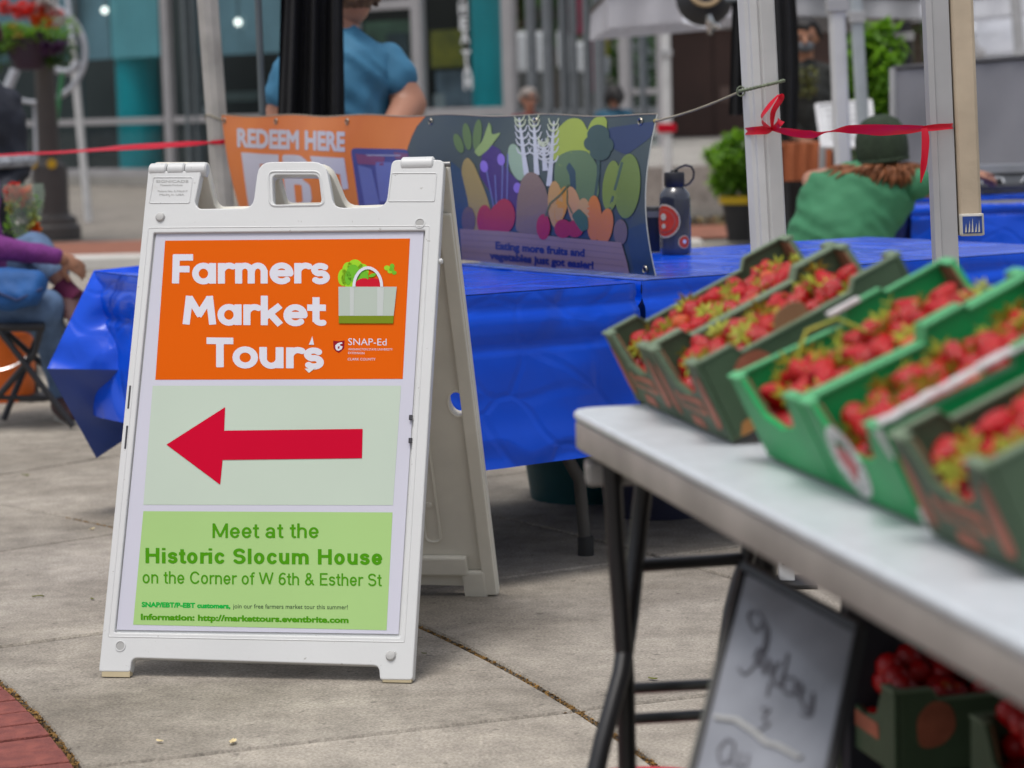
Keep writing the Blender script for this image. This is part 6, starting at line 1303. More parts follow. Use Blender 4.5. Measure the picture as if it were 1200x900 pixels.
# -- right-hand blue table with open case
R0 = PX(1092, 212, 10.0); R0.z = .715; rt3 = thing('covered_table', (2.3, 10.4, 0), 'blue covered table at the right where the person in green leans', 'table', 'tables under blue vinyl covers')
cs = [V((1.66, 9.85, .715)), V((3.4, 9.75, .715)), V((3.45, 10.55, .715)), V((1.72, 10.65, .715))]
b = MB(); b.add([q - Z * .012 for q in cs] + [q - Z * .045 for q in cs], [(0, 1, 2, 3), (7, 6, 5, 4), (0, 4, 5, 1), (1, 5, 6, 2), (2, 6, 7, 3), (3, 7, 4, 0)]); b.build('tabletop', mat('grey_top', (.4, .4, .4), .6), rt3)
table_cloth(rt3, cs, .235, 8).build('cover', BLU, rt3, smooth='all', fix=False); fold_leg(rt3, V((1.95, 10.2, 0)), V((0, 1, 0)), .715, .3); fold_leg(rt3, V((3.1, 10.15, 0)), V((0, 1, 0)), .715, .3)
b = MB(); b.grid(lambda u, v: V((1.5 + .5 * u, 9.95 + .03 * sin(u * 14), .70 - .60 * v)), 20, 6); bb = b.build('hanging_cloth', mat('blue_dark_cloth', (.004, .016, .12), .7, .2, 5), rt3, smooth='all', fix=False)
cs0 = PX(1144, 207, 10.2); cs0.z = .722; ca = thing('equipment_case', cs0, 'open silver flight case with black and chrome fittings on the right-hand table', 'case'); SIL = mat('case_silver', (.40, .41, .43), .35, .1, 8, metal=.5)
MB().obox(cs0 + V((-.02, .0, 0)), (.75, 0, 0), (0, .28, 0), (0, 0, .022)).build('base_tray', mat('case_dark', (.03, .03, .035), .5, .2), ca, bevel=.004); MB().obox(cs0 + V((-.02, .27, .02)), (.75, 0, 0), (0, .02, 0), (0, 0, .085)).build('lid', SIL, ca, bevel=.004)
MB().obox(cs0 + V((-.02, .262, .055)), (.75, 0, 0), (0, .006, 0), (0, 0, .012)).build('trim_strip', mat('case_dark', (.03, .03, .035), .5, .2), ca)
CHR = mat('chrome', (.6, .6, .6), .12, 0, metal=1)
for i, x in enumerate((.03, .075, .2, .27, .33, .45)): MB().tube([cs0 + V((x, .04, .03)), cs0 + V((x + .02, .05, .055)), cs0 + V((x + .045, .04, .05)), cs0 + V((x + .05, .03, .03))], .007, 8).build('latch', CHR, ca, smooth=True)
for x in (.12, .24, .38, .5): MB().lathe([(.022, 0), (.022, .02), (.012, .03)], cs0 + V((x, .12, .022)), 14).build('knob', BLK, ca, smooth=True)
ph = PX(1175, 215, 9.95); ph.z = .720; pho = thing('phone', ph, 'flat black phone lying on the edge of the right-hand table', 'phone'); MB().box(ph + Z * .006, (.19, .075, .010)).build('body', BLK, pho, bevel=.003); MB().box(ph + Z * .0118, (.176, .066, .0012)).build('screen', mat('screen_black', (.01, .01, .012), .08, 0), pho)
fr0 = PX(1152, 335, 9.9); fr0.z = 0; pf = thing('picture_panel', fr0, 'green and brown painted panel standing under the right-hand table', 'picture'); a0 = PX(1150, 296, 9.9); 
hp_ = a0.z; MB().obox((fr0.x, 9.9, .01), (.42, 0, 0), (0, .02, 0), (0, 0, hp_ - .01)).build('panel', mat('panel_green', (.13, .20, .12), .5, .6, 5, c2=(.30, .28, .26)), pf); MB().obox((fr0.x - .012, 9.895, hp_), (.44, 0, 0), (0, .03, 0), (0, 0, .014)).build('frame', mat('frame_orange', (.40, .12, .05), .5), pf); MB().obox((fr0.x - .012, 9.895, .0), (.012, 0, 0), (0, .03, 0), (0, 0, hp_)).build('frame', mat('frame_orange', (.40, .12, .05), .5), pf)
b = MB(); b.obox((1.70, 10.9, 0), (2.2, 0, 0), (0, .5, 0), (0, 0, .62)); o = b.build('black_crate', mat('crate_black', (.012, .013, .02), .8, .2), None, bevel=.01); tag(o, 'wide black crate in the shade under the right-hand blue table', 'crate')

# -- left: seated person with crossed legs on a black folding stool
D = 8.9; PUR = mat('knit_purple', (.20, .035, .22), .85, .2, 90, .4, 200); ps2 = thing('person', V((-2.05, 8.95, 0)), 'person in a purple knit top and jeans sitting with one ankle on the knee', 'person')
hipp = PX(-38, 352, D + .05); kneeA = PX(52, 362, D - .1); 
blob('jeans', [(hipp, .135, PX(8, 362, D - .05), .095), (PX(8, 362, D - .05), .095, kneeA, .078), (kneeA, .070, PX(70, 440, D + .1), .055), (PX(70, 440, D + .1), .052, PX(74, 462, D + .12), .048),
              (hipp + V((0, .1, .04)), .12, PX(42, 292, D + .35), .068), (PX(42, 292, D + .35), .066, PX(68, 322, D + .02), .046)], JEAN, ps2, .014)
tor = PX(-48, 235, D); blob('torso', [(hipp + Z * .06, .15, tor, .15), (tor, .15, PX(-42, 190, D), .12), (PX(-60, 205, D), .07, PX(-20, 215, D), .07)], PUR, ps2, .016)
wr = PX(72, 303, D - .05); blob('sleeve', [(PX(-22, 212, D - .05), .065, PX(-22, 288, D - .15), .052), (PX(-22, 288, D - .15), .052, PX(66, 300, D - .07), .035)], PUR, ps2, .012)
hand_(ps2, wr, (.75, .35, -.45), (-.3, .8, -.5), SKIN2, .3, k=.82); MB().tube([PX(64, 300, D - .07), PX(76, 304, D - .05)], [.026, .026], 10).build('wrist', SKIN2, ps2, smooth=True)
MB().tube([PX(66, 320, D), PX(73, 330, D), PX(80, 342, D - .02)], [.036, .034, .036], 12).build('ankle', SKIN, ps2, smooth=True); MB().tube([PX(70, 333, D - .01), PX(82, 347, D - .02), PX(90, 352, D - .03)], [.042, .045, .042], 12).build('sock', mat('sock_maroon', (.10, .008, .045), .9, .1), ps2, smooth=True)
SHO = mat('shoe_brown', (.07, .03, .03), .7, .2); SOL = mat('sole_grey', (.40, .38, .33), .6, .1)
blob('shoe', [(PX(80, 353, D - .02), .045, PX(88, 378, D - .1), .042)], SHO, ps2, .01); MB().tube([PX(75, 362, D - .04), PX(80, 378, D - .12), PX(88, 388, D - .13)], [.014, .016, .012], 8).build('sole', SOL, ps2, smooth=True)
blob('shoe', [(PX(72, 474, D + .12), .045, PX(82, 486, D - .02), .036)], SHO, ps2, .01); MB().tube([PX(66, 492, D + .12), PX(76, 498, D), PX(88, 497, D - .04)], .014, 8).build('sole', SOL, ps2, smooth=True)
MB().tube([PX(74, 455, D + .12), PX(74, 474, D + .12)], [.035, .037], 10).build('sock', mat('sock_maroon', (.10, .008, .045), .9, .1), ps2, smooth=True)
head(ps2, PX(-44, 145, D), (.8, -.4, -.1), .235, SKIN2, HAIRB); MB().tube([PX(-44, 180, D), PX(-45, 160, D)], .05, 10).build('neck', SKIN2, ps2, smooth=True)
bg_ = PX(25, 345, D - .22); bgo = thing('cloth_bag', bg_, 'blue cloth bag lying in the lap of the seated person', 'bag'); me_b = blob('bag_body', [(PX(-10, 330, D - .2), .055, PX(40, 332, D - .22), .050), (PX(0, 350, D - .24), .05, PX(35, 345, D - .25), .045)], mat('bag_blue', (.01, .09, .30), .7, .2, 12, .4, 30), bgo, .012)
MB().tube([PX(-10, 340, D - .29), PX(20, 352, D - .30), PX(50, 338, D - .27)], .006, 6).build('strap', mat('strap_navy', (.01, .03, .12), .7), bgo, smooth=True)
fs_ = V((-1.95, 8.8, 0)); fst = thing('folding_stool', fs_, 'black tube folding stool under the seated person in jeans', 'stool')
MB().tube([PX(-60, 384, 8.72), PX(52, 383, 8.72)], .016, 8).build('seat_rail', BLK, fst, smooth=True); MB().tube([PX(-60, 384, 9.1), PX(52, 380, 9.1)], .016, 8).build('seat_rail', BLK, fst, smooth=True)
MB().grid(lambda u, v: PX(-58 + 108 * u, 381, 8.72 + .38 * v) - Z * (.02 * sin(pi * v)), 6, 6).build('seat', mat('seat_black', (.02, .02, .022), .8), fst, smooth='all')
def gpt(x, y): q = PG(x, y, .012); return q
MB().tube([PX(-4, 383, 8.72), gpt(86, 500)], .0125, 8).build('leg', BLK, fst, smooth=True); MB().tube([PX(48, 384, 8.72), PX(40, 415, 8.72), gpt(-32, 500)], .0125, 8).build('leg', BLK, fst, smooth=True)
e_ = gpt(86, 500); MB().tube([PX(-2, 381, 9.1), V((e_.x, 9.15, .012))], .0125, 8).build('leg', BLK, fst, smooth=True); MB().tube([PX(50, 381, 9.1), gpt(4, 492)], .0125, 8).build('leg', BLK, fst, smooth=True)
MB().tube([PX(-20, 466, 8.8), PX(62, 466, 8.8)], .009, 8).build('crossbar', BLK, fst, smooth=True)
bkc = PG(12, 474, 0) + V((-.05, .15, 0)); bo2 = thing('orange_bucket', bkc, 'orange plastic bucket on the pavement behind the folding stool', 'bucket')
MB().lathe([(.115, 0), (.122, .02), (.14, .27), (.147, .275), (.147, .30), (.138, .30), (.12, .03), (.001, .03)], bkc, 28).build('shell', mat('bucket_orange', (.68, .13, .01), .4, .05), bo2, smooth=True)
MB().tube([bkc + V((.147 * cos(a), -.147 * abs(sin(a)) - .01, .26 - .12 * sin(a))) for a in [pi * i / 16 for i in range(17)]], .003, 5).build('handle', CHR, bo2, smooth=True)
# dark jacketed person at the left edge and bunch of flowers
D = 10.6; JK = mat('jacket_navy', (.015, .018, .03), .75, .3, 10, .3, 20); pj = thing('person', (PX(-10, 300, D).x, D, 0), 'person in a dark navy jacket cut off by the left edge of the view', 'person')
xx = PX(-18, 200, D).x
blob('jacket', [(V((xx, D, .80)), .16, V((xx, D, 1.16)), .17), (V((xx - .1, D, 1.22)), .10, V((xx + .1, D, 1.20)), .09), (V((xx + .13, D - .02, 1.16)), .065, V((xx + .16, D - .03, .92)), .055), (V((xx + .16, D - .03, .92)), .055, V((xx + .10, D - .2, .80)), .045)], JK, pj, .016)
blob('body', [(V((xx, D, 1.24)), .05, V((xx + .13, D - .02, 1.14)), .045), (V((xx + .13, D - .02, 1.14)), .045, V((xx + .15, D - .03, .92)), .035), (V((xx + .15, D - .03, .92)), .035, V((xx + .10, D - .2, .80)), .03), (V((xx, D, 1.24)), .055, V((xx, D, 1.40)), .055), (V((xx + .10, D - .2, .80)), .03, V((xx + .08, D - .25, .79)), .03)], SKIN2, pj, .012); hand_(pj, V((xx + .09, D - .23, .80)), (-.3, -.9, -.1), (-.5, 0, -.5), SKIN2)
MB().tube([V((xx + .20 * cos(a), D + .175 * sin(a), .955)) for a in [i * pi / 10 for i in range(20)]], .030, 8, closed=True).build('reflective_band', mat('band_pale', (.30, .32, .36), .6, .4, 30), pj, smooth=True)
head(pj, V((xx, D, 1.50)), (.3, -.9, 0), .235, SKIN2, HAIRB)
for s in (-1, 1): blob('trouser_leg', [(V((xx + s * .09, D, .82)), .10, V((xx + s * .09, D - .02, .45)), .075), (V((xx + s * .09, D - .02, .45)), .072, V((xx + s * .1, D, .07)), .048)], mat('trousers_dark', (.02, .022, .03), .8, .1), pj, .016); blob('shoe', [(V((xx + s * .1, D, .045)), .042, V((xx + s * .1, D - .15, .035)), .034)], BLK, pj, .01)
fb = PX(30, 262, 9.7); fb2 = thing('flower_bunch', V((fb.x, fb.y, fb.z - .12)), 'bunch of flowers in clear plastic beside the dark jacket', 'bouquet')
PLS = mat('clear_wrap', (.42, .55, .44), .25, .2, 12, alpha=.3); MB().lathe([(.03, -.12), (.06, .0), (.085, .12), (.08, .16)], fb, 14, cap=False).build('plastic_wrap', PLS, fb2, smooth=True); leaves(fb + Z * .03, (.08, .07, .12), 260, .018, 5).build('leaves', LEAFL, fb2, fix=False)
for x, y, r, m in [(14, 228, .035, RFL), (30, 226, .03, OFL), (36, 236, .03, WFL), (16, 244, .03, YFL), (24, 250, .028, PFL), (35, 262, .025, YFL), (22, 232, .035, RFL), (20, 222, .03, RFL), (33, 240, .035, YFL), (38, 250, .03, mat('flower_lime', (.4, .5, .12), .5)), (28, 258, .03, WFL), (40, 268, .025, OFL)]: leaves(PX(x, y, 9.66), (r, r, r), 60, .016, x).build('blossom', m, fb2, fix=False)
MB().lathe([(.11, 0), (.11, .02), (.02, .03), (.02, fb.z - .13)], V((fb.x, fb.y, 0)), 16).build('stand', LP, fb2, smooth=True)

# -- two people far away
def sitter(x, y, D, top, hair, lb, glasses=False, grey=None, z0=0.):
    p = PX(x, y, D); o = thing('person', (p.x, p.y, z0), lb, 'person'); b0 = V((p.x, p.y, p.z))
    blob('torso', [(b0 - Z * .58, .15, b0 - Z * .32, .16), (b0 + V((-.14, 0, -.21)), .07, b0 + V((.14, 0, -.21)), .07), (b0 + V((0, 0, -.16)), .06, b0 + V((0, 0, -.3)), .11), (b0 + V((-.17, 0, -.26)), .055, b0 + V((-.2, -.08, -.5)), .05), (b0 + V((.17, 0, -.26)), .055, b0 + V((.2, -.08, -.5)), .05)], top, o, .018)
    blob('body', [(b0 - Z * .22, .05, b0 - Z * .06, .05), (b0 - Z * .25, .04, b0 + V((-.19, -.04, -.42)), .035), (b0 - Z * .25, .04, b0 + V((.19, -.04, -.42)), .035), (b0 + V((-.19, -.04, -.42)), .035, b0 + V((-.2, -.08, -.5)), .035), (b0 + V((.19, -.04, -.42)), .035, b0 + V((.2, -.08, -.5)), .035), (b0 + V((-.2, -.08, -.5)), .038, b0 + V((-.1, -.3, -.52)), .03), (b0 + V((.2, -.08, -.5)), .038, b0 + V((.1, -.3, -.52)), .03)], SKIN, o, .014)
    blob('jeans', [(b0 + V((-.09, 0, -.66)), .11, b0 + V((-.1, -.4, -.66)), .08), (b0 + V((.09, 0, -.66)), .11, b0 + V((.1, -.4, -.66)), .08), (b0 + V((-.1, -.4, -.66)), .07, V((p.x - .1, p.y - .42, z0 + .07)), .05), (b0 + V((.1, -.4, -.66)), .07, V((p.x + .1, p.y - .42, z0 + .07)), .05)], JEAN, o, .018)
    for s in (-1, 1): hand_(o, b0 + V((s * .1, -.3, -.52)), (-s * .3, -.9, 0), (0, 0, -1), SKIN); blob('shoe', [(V((p.x + s * .1, p.y - .42, z0 + .045)), .042, V((p.x + s * .1, p.y - .58, z0 + .035)), .034)], BLK, o, .012)
    hd, L, Rm = head(o, b0, (.25, -.95, -.05) if glasses else (-.3, .9, 0), .225, SKIN, hair, .0 if glasses else .1)
    if glasses:
        for s in (-1, 1): MB().sphere(L(s * .032, .098, .02), (.026, .008, .018), 10, 6, Rm).build('sunglass_lens', BLK, hd, smooth='all')
        MB().tube([L(-.078, .02, .025), L(-.058, .09, .026), L(0, .105, .026), L(.058, .09, .026), L(.078, .02, .025)], .004, 6).build('glasses_frame', BLK, hd, smooth=True)
    bz = thing('bench', (p.x, p.y, z0), 'low bench under the ' + lb.split(',')[0], 'bench'); zt = p.z - .78
    MB().box((p.x, p.y + .02, zt - .02), (.9, .4, .04)).build('seat', BRW, bz, bevel=.005)
    for s in (-1, 1): MB().box((p.x + s * .38, p.y + .02, (z0 + zt - .042) / 2), (.06, .34, zt - .044 - z0)).build('leg', BLK, bz)
sitter(620, 117, 24, mat('top_red', (.14, .012, .02), .7, .1), mat('hair_grey', (.25, .22, .20), .7, .2), 'seated person in dark red with sunglasses, far behind the banner', True)
sitter(719, 112, 25, mat('top_teal', (.01, .08, .14), .7, .1), mat('hair_black', (.012, .010, .010), .6, .1), 'seated person with dark hair and teal top, far behind the banner', z0=0.)
# -- masked stallholder at the right
D = 15; p = PX(943, 45, D); pm = thing('person', (p.x, D, 0), 'stallholder in dark clothes with a grey face mask, far right behind the posts', 'person'); b0 = V((p.x, D, p.z))
DKC = mat('shirt_dark', (.018, .02, .018), .8, .4, 12); blob('torso', [(b0 - Z * .72, .16, b0 - Z * .36, .17), (b0 + V((-.16, 0, -.22)), .07, b0 + V((.16, 0, -.22)), .07), (b0 + V((0, 0, -.17)), .07, b0 + V((0, 0, -.3)), .12), (b0 + V((-.18, 0, -.25)), .06, b0 + V((-.2, -.05, -.50)), .055), (b0 + V((.18, 0, -.25)), .06, b0 + V((.2, -.05, -.50)), .055)], DKC, pm, .016)
blob('body', [(b0 - Z * .24, .055, b0 - Z * .07, .055), (b0 - Z * .25, .04, b0 + V((-.2, -.05, -.5)), .035), (b0 - Z * .25, .04, b0 + V((.2, -.05, -.5)), .035), (b0 + V((-.2, -.05, -.5)), .042, b0 + V((-.06, -.25, -.62)), .032), (b0 + V((.2, -.05, -.5)), .042, b0 + V((.06, -.25, -.70)), .032)], SKIN2, pm, .012); hand_(pm, b0 + V((-.06, -.25, -.62)), (.7, -.4, -.2), (0, 0, -1), SKIN2); hand_(pm, b0 + V((.06, -.25, -.70)), (-.7, -.4, -.2), (0, 0, -1), SKIN2)
for s in (-1, 1): blob('trouser_leg', [(b0 + V((s * .09, 0, -.75)), .10, b0 + V((s * .1, 0, -1.1)), .08), (b0 + V((s * .1, 0, -1.1)), .075, V((p.x + s * .1, D, .07)), .05)], mat('trousers_dark', (.02, .022, .03), .8, .1), pm, .016); blob('shoe', [(V((p.x + s * .1, D, .045)), .042, V((p.x + s * .1, D - .15, .035)), .034)], BLK, pm, .012)
hd, L, Rm = head(pm, b0, (-.1, -1, -.1), .235, SKIN2, mat('hair_black', (.012, .010, .010), .6, .1)); MB().sphere(L(0, .055, -.045), (.058, .056, .042), 12, 8, Rm).build('face_mask', mat('mask_grey', (.13, .14, .16), .8, .1), hd, smooth='all')
leaves(PX(945, 92, 14.7), (.13, .06, .12), 240, .022, 9).build('shirt_print', mat('print_leaf', (.16, .17, .05), .7, .4, 8), pm, fix=False)

# ================================================================ RIGHT-HAND STALLS
def post(x0, y0, x1, y1, D, w_, m, lb, nm='canopy_post', cat='canopy post'):
    a, c = PX(x0, y0, D), PX(x1, y1, D); k = (a - c) / (a.z - c.z); base = c - k * c.z; o = thing(nm, base, lb, cat, 'thin canopy posts at the right')
    poly = [(-w_ / 2, -w_ * .35), (-w_ * .3, -w_ / 2), (w_ * .3, -w_ / 2), (w_ / 2, -w_ * .35), (w_ / 2, w_ / 2), (-w_ / 2, w_ / 2)]; profile_post(o, 'tube', base + k * .012, base + k * 2.7, poly, m, .003); MB().box(base + Z * .006, (w_ * 2, w_ * 2, .012)).build('foot_plate', BLK, o)
    MB().box(base + k * 1.55, (w_ * 1.3, w_ * 1.3, .06)).build('collar', ALG, o, bevel=.004); return o
post(980, 0, 988, 195, 10.9, .070, ALW, 'pale canopy post standing left of the green hat'); post(1003, 0, 1012, 160, 12.6, .060, mat('post_blueish', (.40, .44, .47), .45, .1), 'bluish canopy post behind the pale one, near the green hat')
post(780, 25, 783, 200, 20.5, .075, ALW, 'far white canopy post with a red band right of the banner'); q = PX(781, 150, 20.5); o = MB().box((q.x + .0, q.y, q.z), (.16, .10, .075)).build('red_band', RIB, None, bevel=.01); tag(o, 'red ribbon band wrapped round the far white canopy post', 'ribbon', 'red ribbons')
post(1057, 0, 1060, 80, 17, .10, BLK, 'black canopy post in front of the dark tree at the right'); post(1190, 0, 1196, 70, 26, .10, ALG, 'grey post under the white tents at the far right')
post(1146, 60, 1150, 66, 24, .09, ALG, 'grey post at the left of the white tents')
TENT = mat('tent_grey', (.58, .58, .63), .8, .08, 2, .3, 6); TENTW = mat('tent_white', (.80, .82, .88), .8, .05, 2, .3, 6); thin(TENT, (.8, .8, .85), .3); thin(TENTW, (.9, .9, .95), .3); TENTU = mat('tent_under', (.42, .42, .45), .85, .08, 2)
def canopy(xa, xb, ya, yb, D, dep, m, lb, drop, back=.0, rise=.5, legs=()):
    """four-sided canopy roof with a hanging valance; xa..xb and ya..yb give its front lower edge"""
    a, c = PX(xa, ya, D), PX(xb, yb, D); o = thing('market_tent', ((a.x + c.x) / 2, D + dep / 2, 0), lb, 'market tent', 'market tents')
    A, B_ = V((a.x, D, a.z)), V((c.x, D, c.z)); C_, D_ = B_ + V((.0, dep, 0)), A + V((.0, dep, 0)); top = (A + C_) / 2 + Z * (drop + rise)
    cc = [A, B_, C_, D_]
    for i in range(4):
        p, q = cc[i], cc[(i + 1) % 4]; n = 24
        MB().grid(lambda u, v: p.lerp(q, u) + Z * drop * v + (Z.cross(q - p)).normalized() * -.02 * sin(u * 26) * (1 - v), n, 3).build('valance', m, o, smooth='all', fix=False)
        MB().add([p + Z * drop, q + Z * drop, top], [(0, 1, 2)]).build('roof_panel', m, o, fix=False)
        MB().tube([p + Z * drop * .9, q + Z * drop * .9], .02, 6).build('roof_bar', BLK, o, smooth=True)
        if i in legs: MB().tube([p, V((p.x, p.y, 0))], .022, 6).build('leg', ALG, o, smooth=True)
    return o
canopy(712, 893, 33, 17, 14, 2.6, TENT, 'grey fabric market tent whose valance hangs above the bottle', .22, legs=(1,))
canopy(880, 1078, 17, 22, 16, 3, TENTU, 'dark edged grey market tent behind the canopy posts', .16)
canopy(1140, 1300, 20, 6, 28, 3, TENTW, 'nearer white tent at the top right corner', .25)
canopy(1143, 1260, 64, 60, 38, 3.5, TENTW, 'far white tent just above the grey tarpaulin', .35, rise=.7, legs=(0, 1))
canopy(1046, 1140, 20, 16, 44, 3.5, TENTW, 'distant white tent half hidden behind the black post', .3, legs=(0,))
fl = PX(812, 20, 13.6); ff = MB().add([PX(800, 6, 13.7), PX(812, 4, 13.7), PX(828, 34, 13.6), PX(800, 27, 13.65)], [(0, 1, 2, 3)]).build('tent_flap', TENTW, None, fix=False)
md_ = ff.modifiers.new('thickness', 'SOLIDIFY'); md_.thickness = .01; tag(ff, 'small white flap at the corner of the grey tent above the bottle', 'tent flap')
a, c = PX(1143, 62, 37.9), PX(1290, 62, 37.9); b = MB(); b.grid(lambda u, v: V((a.x + (c.x - a.x) * u, 37.9 + .08 * sin(u * 12), a.z * (1 - v) + PX(1200, 22, 37.9).z * v)), 30, 4); ww_ = b.build('tent_side_wall', TENTW, None, smooth='all', fix=False); tag(ww_, 'bright white tent side wall far away above the grey tarpaulin', 'tent wall')
# clip lamp under the tent
lc = PX(826, -4, 13); cl = thing('clip_lamp', lc, 'black round hanging lamp with tan ring and metal clamp under the tent', 'lamp')
MB().lathe([(.05, .06), (.11, .03), (.15, -.02), (.155, -.035)], lc, 24, V((0, -1, .25))).build('shade', BLK, cl, smooth=True); MB().sphere(PX(828, 10, 13.03), (.12, .05, .07), 14, 8).build('shade_hood', BLK, cl, smooth='all')
nrm_ = V((0, -1, .25)).normalized(); uu_ = nrm_.orthogonal().normalized(); vv_ = nrm_.cross(uu_); MB().tube([lc + nrm_ * .06 + Z * .02 + (uu_ * cos(a) + vv_ * sin(a)) * .085 for a in [i * pi / 14 for i in range(28)]], .012, 8, closed=True).build('tan_ring', mat('ring_tan', (.42, .30, .17), .5), cl, smooth=True)
MB().tube([PX(830, 18, 12.95), PX(834, 30, 12.95), PX(832, 40, 12.95)], [.02, .028, .012], 8).build('clamp', CHR, cl, smooth=True); MB().tube([PX(828, 24, 12.94), PX(845, 32, 12.94)], .012, 8).build('clamp_arm', CHR, cl, smooth=True); MB().tube([lc, lc + Z * .6], .008, 6).build('cord', BLK, cl)
# grey tarpaulin wall
t0, t1_, D = PX(1046, 80, 12.2), PX(1260, 62, 12.2), 12.2
tp = thing('tarpaulin_wall', ((t0.x + t1_.x) / 2, D, 0), 'grey tarpaulin side wall behind the person in green', 'tarpaulin')
MB().grid(lambda u, v: V((t0.x + (t1_.x - t0.x) * u, D + .05 * sin(u * 7) * v + .02 * noise3(u * 6, v * 4, 1), t0.z * (1 - v) + (t1_.z - t0.z) * u * (1 - v) + .15 * v)), 50, 16).build('sheet', mat('tarp_grey', (.27, .27, .30), .75, .06, 2.5, .2, 10), tp, smooth='all', fix=False)
MB().tube([t0, t1_], .014, 6).build('top_hem', mat('hem_dark', (.06, .06, .07), .7), tp, smooth=True)
for q in (t0, t1_): MB().tube([V((q.x, D, 0)), q], .018, 6).build('pole', ALG, tp, smooth=True)
# hanging black coat, menu board, orange cloth table, plants
def coat(u, v):
    a = PX(901 + 6 * v, -30 + 190 * v, 9.8); c = PX(930 + 6 * sin(v * 2.6) , -30 + 190 * v, 9.8); p = a.lerp(c, u); return p + V((0, .04 * sin(u * pi) * -1 + .015 * sin(u * 17), 0))
hc2 = thing('hanging_coat', PX(918, 165, 9.8), 'black cloth hanging behind the white canopy leg', 'drape'); MB().grid(coat, 26, 20).build('cloth', mat('black_cloth', (.008, .008, .010), .85, .3, 10, .2, 40), hc2, smooth='all', fix=False); MB().tube([PX(860, -32, 9.8), PX(980, -32, 9.8)], .012, 6).build('rail', ALUD, hc2)
def coat2(u, v):
    a = PX(858 - 4 * v, 0 + 135 * v, 10.3); c = PX(880 + 2 * v, 0 + 135 * v, 10.3); p = a.lerp(c, u); return p + V((0, .02 * sin(u * 15), 0))
h3 = thing('hanging_coat', PX(868, 135, 10.3), 'narrow black cloth hanging left of the white canopy leg', 'drape'); MB().grid(coat2, 20, 12).build('cloth', mat('black_cloth', (.008, .008, .010), .85, .3, 10, .2, 40), h3, smooth='all', fix=False); MB().tube([PX(850, 0, 10.3), PX(890, 0, 10.3)], .01, 6).build('rail', ALUD, h3)
mb_ = PX(990, 170, 13.5); mo = thing('menu_board', (mb_.x, mb_.y, 0), 'white framed menu board standing between the posts and the orange table', 'menu board')
c4 = [PX(957, 123, 13.5), PX(1020, 118, 13.5), PX(1026, 172, 13.3), PX(964, 172, 13.3)]; nb = (c4[1] - c4[0]).cross(c4[3] - c4[0]).normalized(); nb = nb if nb.y > 0 else -nb
MB().prism(c4, nb * .02).build('sheet', mat('menu_white', (.55, .56, .58), .5, .05), mo)
for i in range(4): MB().tube([c4[i], c4[(i + 1) % 4]], .012, 6).build('frame_bar', mat('menu_frame', (.66, .66, .68), .5), mo, smooth=True)
for i in range(6):
    a = c4[0].lerp(c4[3], .15 + i * .13).lerp(c4[1].lerp(c4[2], .15 + i * .13), .15); c = c4[0].lerp(c4[3], .15 + i * .13).lerp(c4[1].lerp(c4[2], .15 + i * .13), .8 - .1 * (i % 2)); MB().tube([a - nb * .002, c - nb * .002], .003, 5).build('text_line', mat('ink_grey', (.4, .4, .42), .6), mo)
MB().tube([c4[3], V((c4[3].x, 13.5, 0))], .02, 6).build('leg', ALG, mo); MB().tube([c4[2], V((c4[2].x, 13.5, 0))], .02, 6).build('leg', ALG, mo)
oa, oc = PX(917, 168, 14.0), PX(975, 168, 14.0); ot = thing('orange_table', ((oa.x + oc.x) / 2, 14.2, 0), 'small stall table with a rust orange cloth, below the stallholder', 'table')
MB().grid(lambda u, v: V((oa.x + (oc.x - oa.x) * u, 14.0 + .012 * sin(u * 25) * (1 if v > .1 else 0), oa.z - v * .22)), 30, 5).build('cloth', mat('cloth_rust', (.36, .10, .035), .8, .1, 4), ot, smooth='all', fix=False)
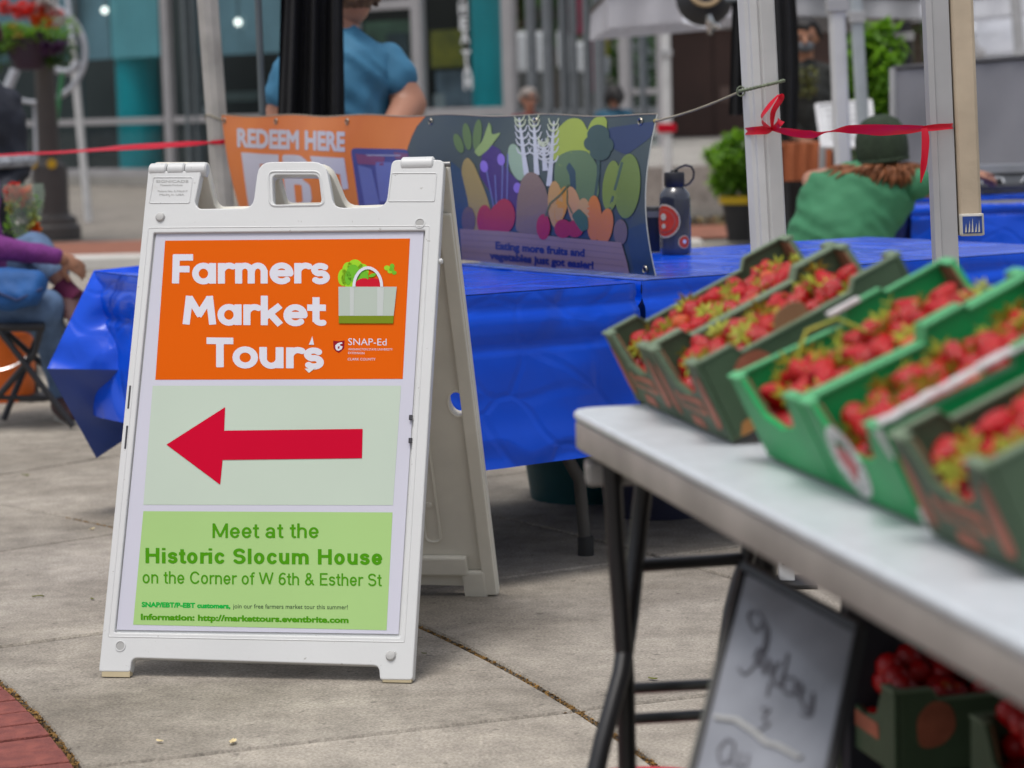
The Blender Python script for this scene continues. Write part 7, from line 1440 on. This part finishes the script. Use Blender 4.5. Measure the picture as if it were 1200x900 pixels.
MB().obox((oa.x, 14.01, oa.z - .025), (oc.x - oa.x, 0, 0), (0, .5, 0), (0, 0, .022)).build('tabletop', mat('cloth_rust', (.36, .10, .035), .8, .1, 4), ot)
for x in (oa.x + .03, oc.x - .03):
    for y in (14.05, 14.45): MB().tube([(x, y, oa.z - .03), (x, y, 0)], .016, 6).build('leg', BLK, ot)
MB().obox((oa.x - .1, 14.6, 0), (.9, 0, 0), (0, .4, 0), (0, 0, .75)).build('stall_front', mat('stall_dark', (.02, .018, .018), .8, .2), ot)
def potted(px, base_y, D, w_, h, ph_, pc_, rim, lb, seed, n=1500, s=.05, z0=0, spread=1.2):
    q = PX(px, base_y, D); q.z = z0; o = thing('potted_plant', q, lb, 'potted plant', 'potted plants'); MB().lathe([(w_ * .38, 0), (w_ * .5, ph_ - .05), (w_ * .46, ph_ - .05), (.001, ph_ - .08)], q, 20).build('pot', pc_, o, smooth=True)
    MB().lathe([(w_ * .5, ph_ - .055), (w_ * .56, ph_ - .05), (w_ * .56, ph_ + .01), (w_ * .49, ph_ + .01), (w_ * .49, ph_ - .02)], q, 20, cap=False).build('pot_rim', rim, o, smooth=True)
    for k in range(4): a = k * 1.6; MB().tube([q + Z * (ph_ - .09), q + V((cos(a) * .05, sin(a) * .05, ph_ + h * .3)), q + V((cos(a) * w_ * .3, sin(a) * w_ * .3, ph_ + h * .7))], [.012, .01, .006], 6).build('stem', BARK, o)
    leaves(q + Z * (ph_ + h * .5), (w_ * .5 * spread, w_ * .5 * spread, h * .5), n, s, seed).build('foliage', LEAFL, o, fix=False); return o
YR = mat('rim_yellow', (.65, .42, .0), .5, .05); PB = mat('pot_black', (.018, .018, .02), .6, .1)
potted(874, 283, 19.4, .38, .55, .36, PB, YR, 'leafy bush in a black pot with yellow rim left of the white canopy post', 11, 2200, .055, spread=2.0)
potted(927, 283, 19.4, .40, .12, .36, PB, YR, 'second black pot with yellow rim right of the white canopy post', 12, 300)
potted(1027, 230, 15.5, .42, 1.15, .55, PB, PB, 'tall bright bush behind the green hat', 13, 2200, .06)
print("built", len(bpy.data.objects))
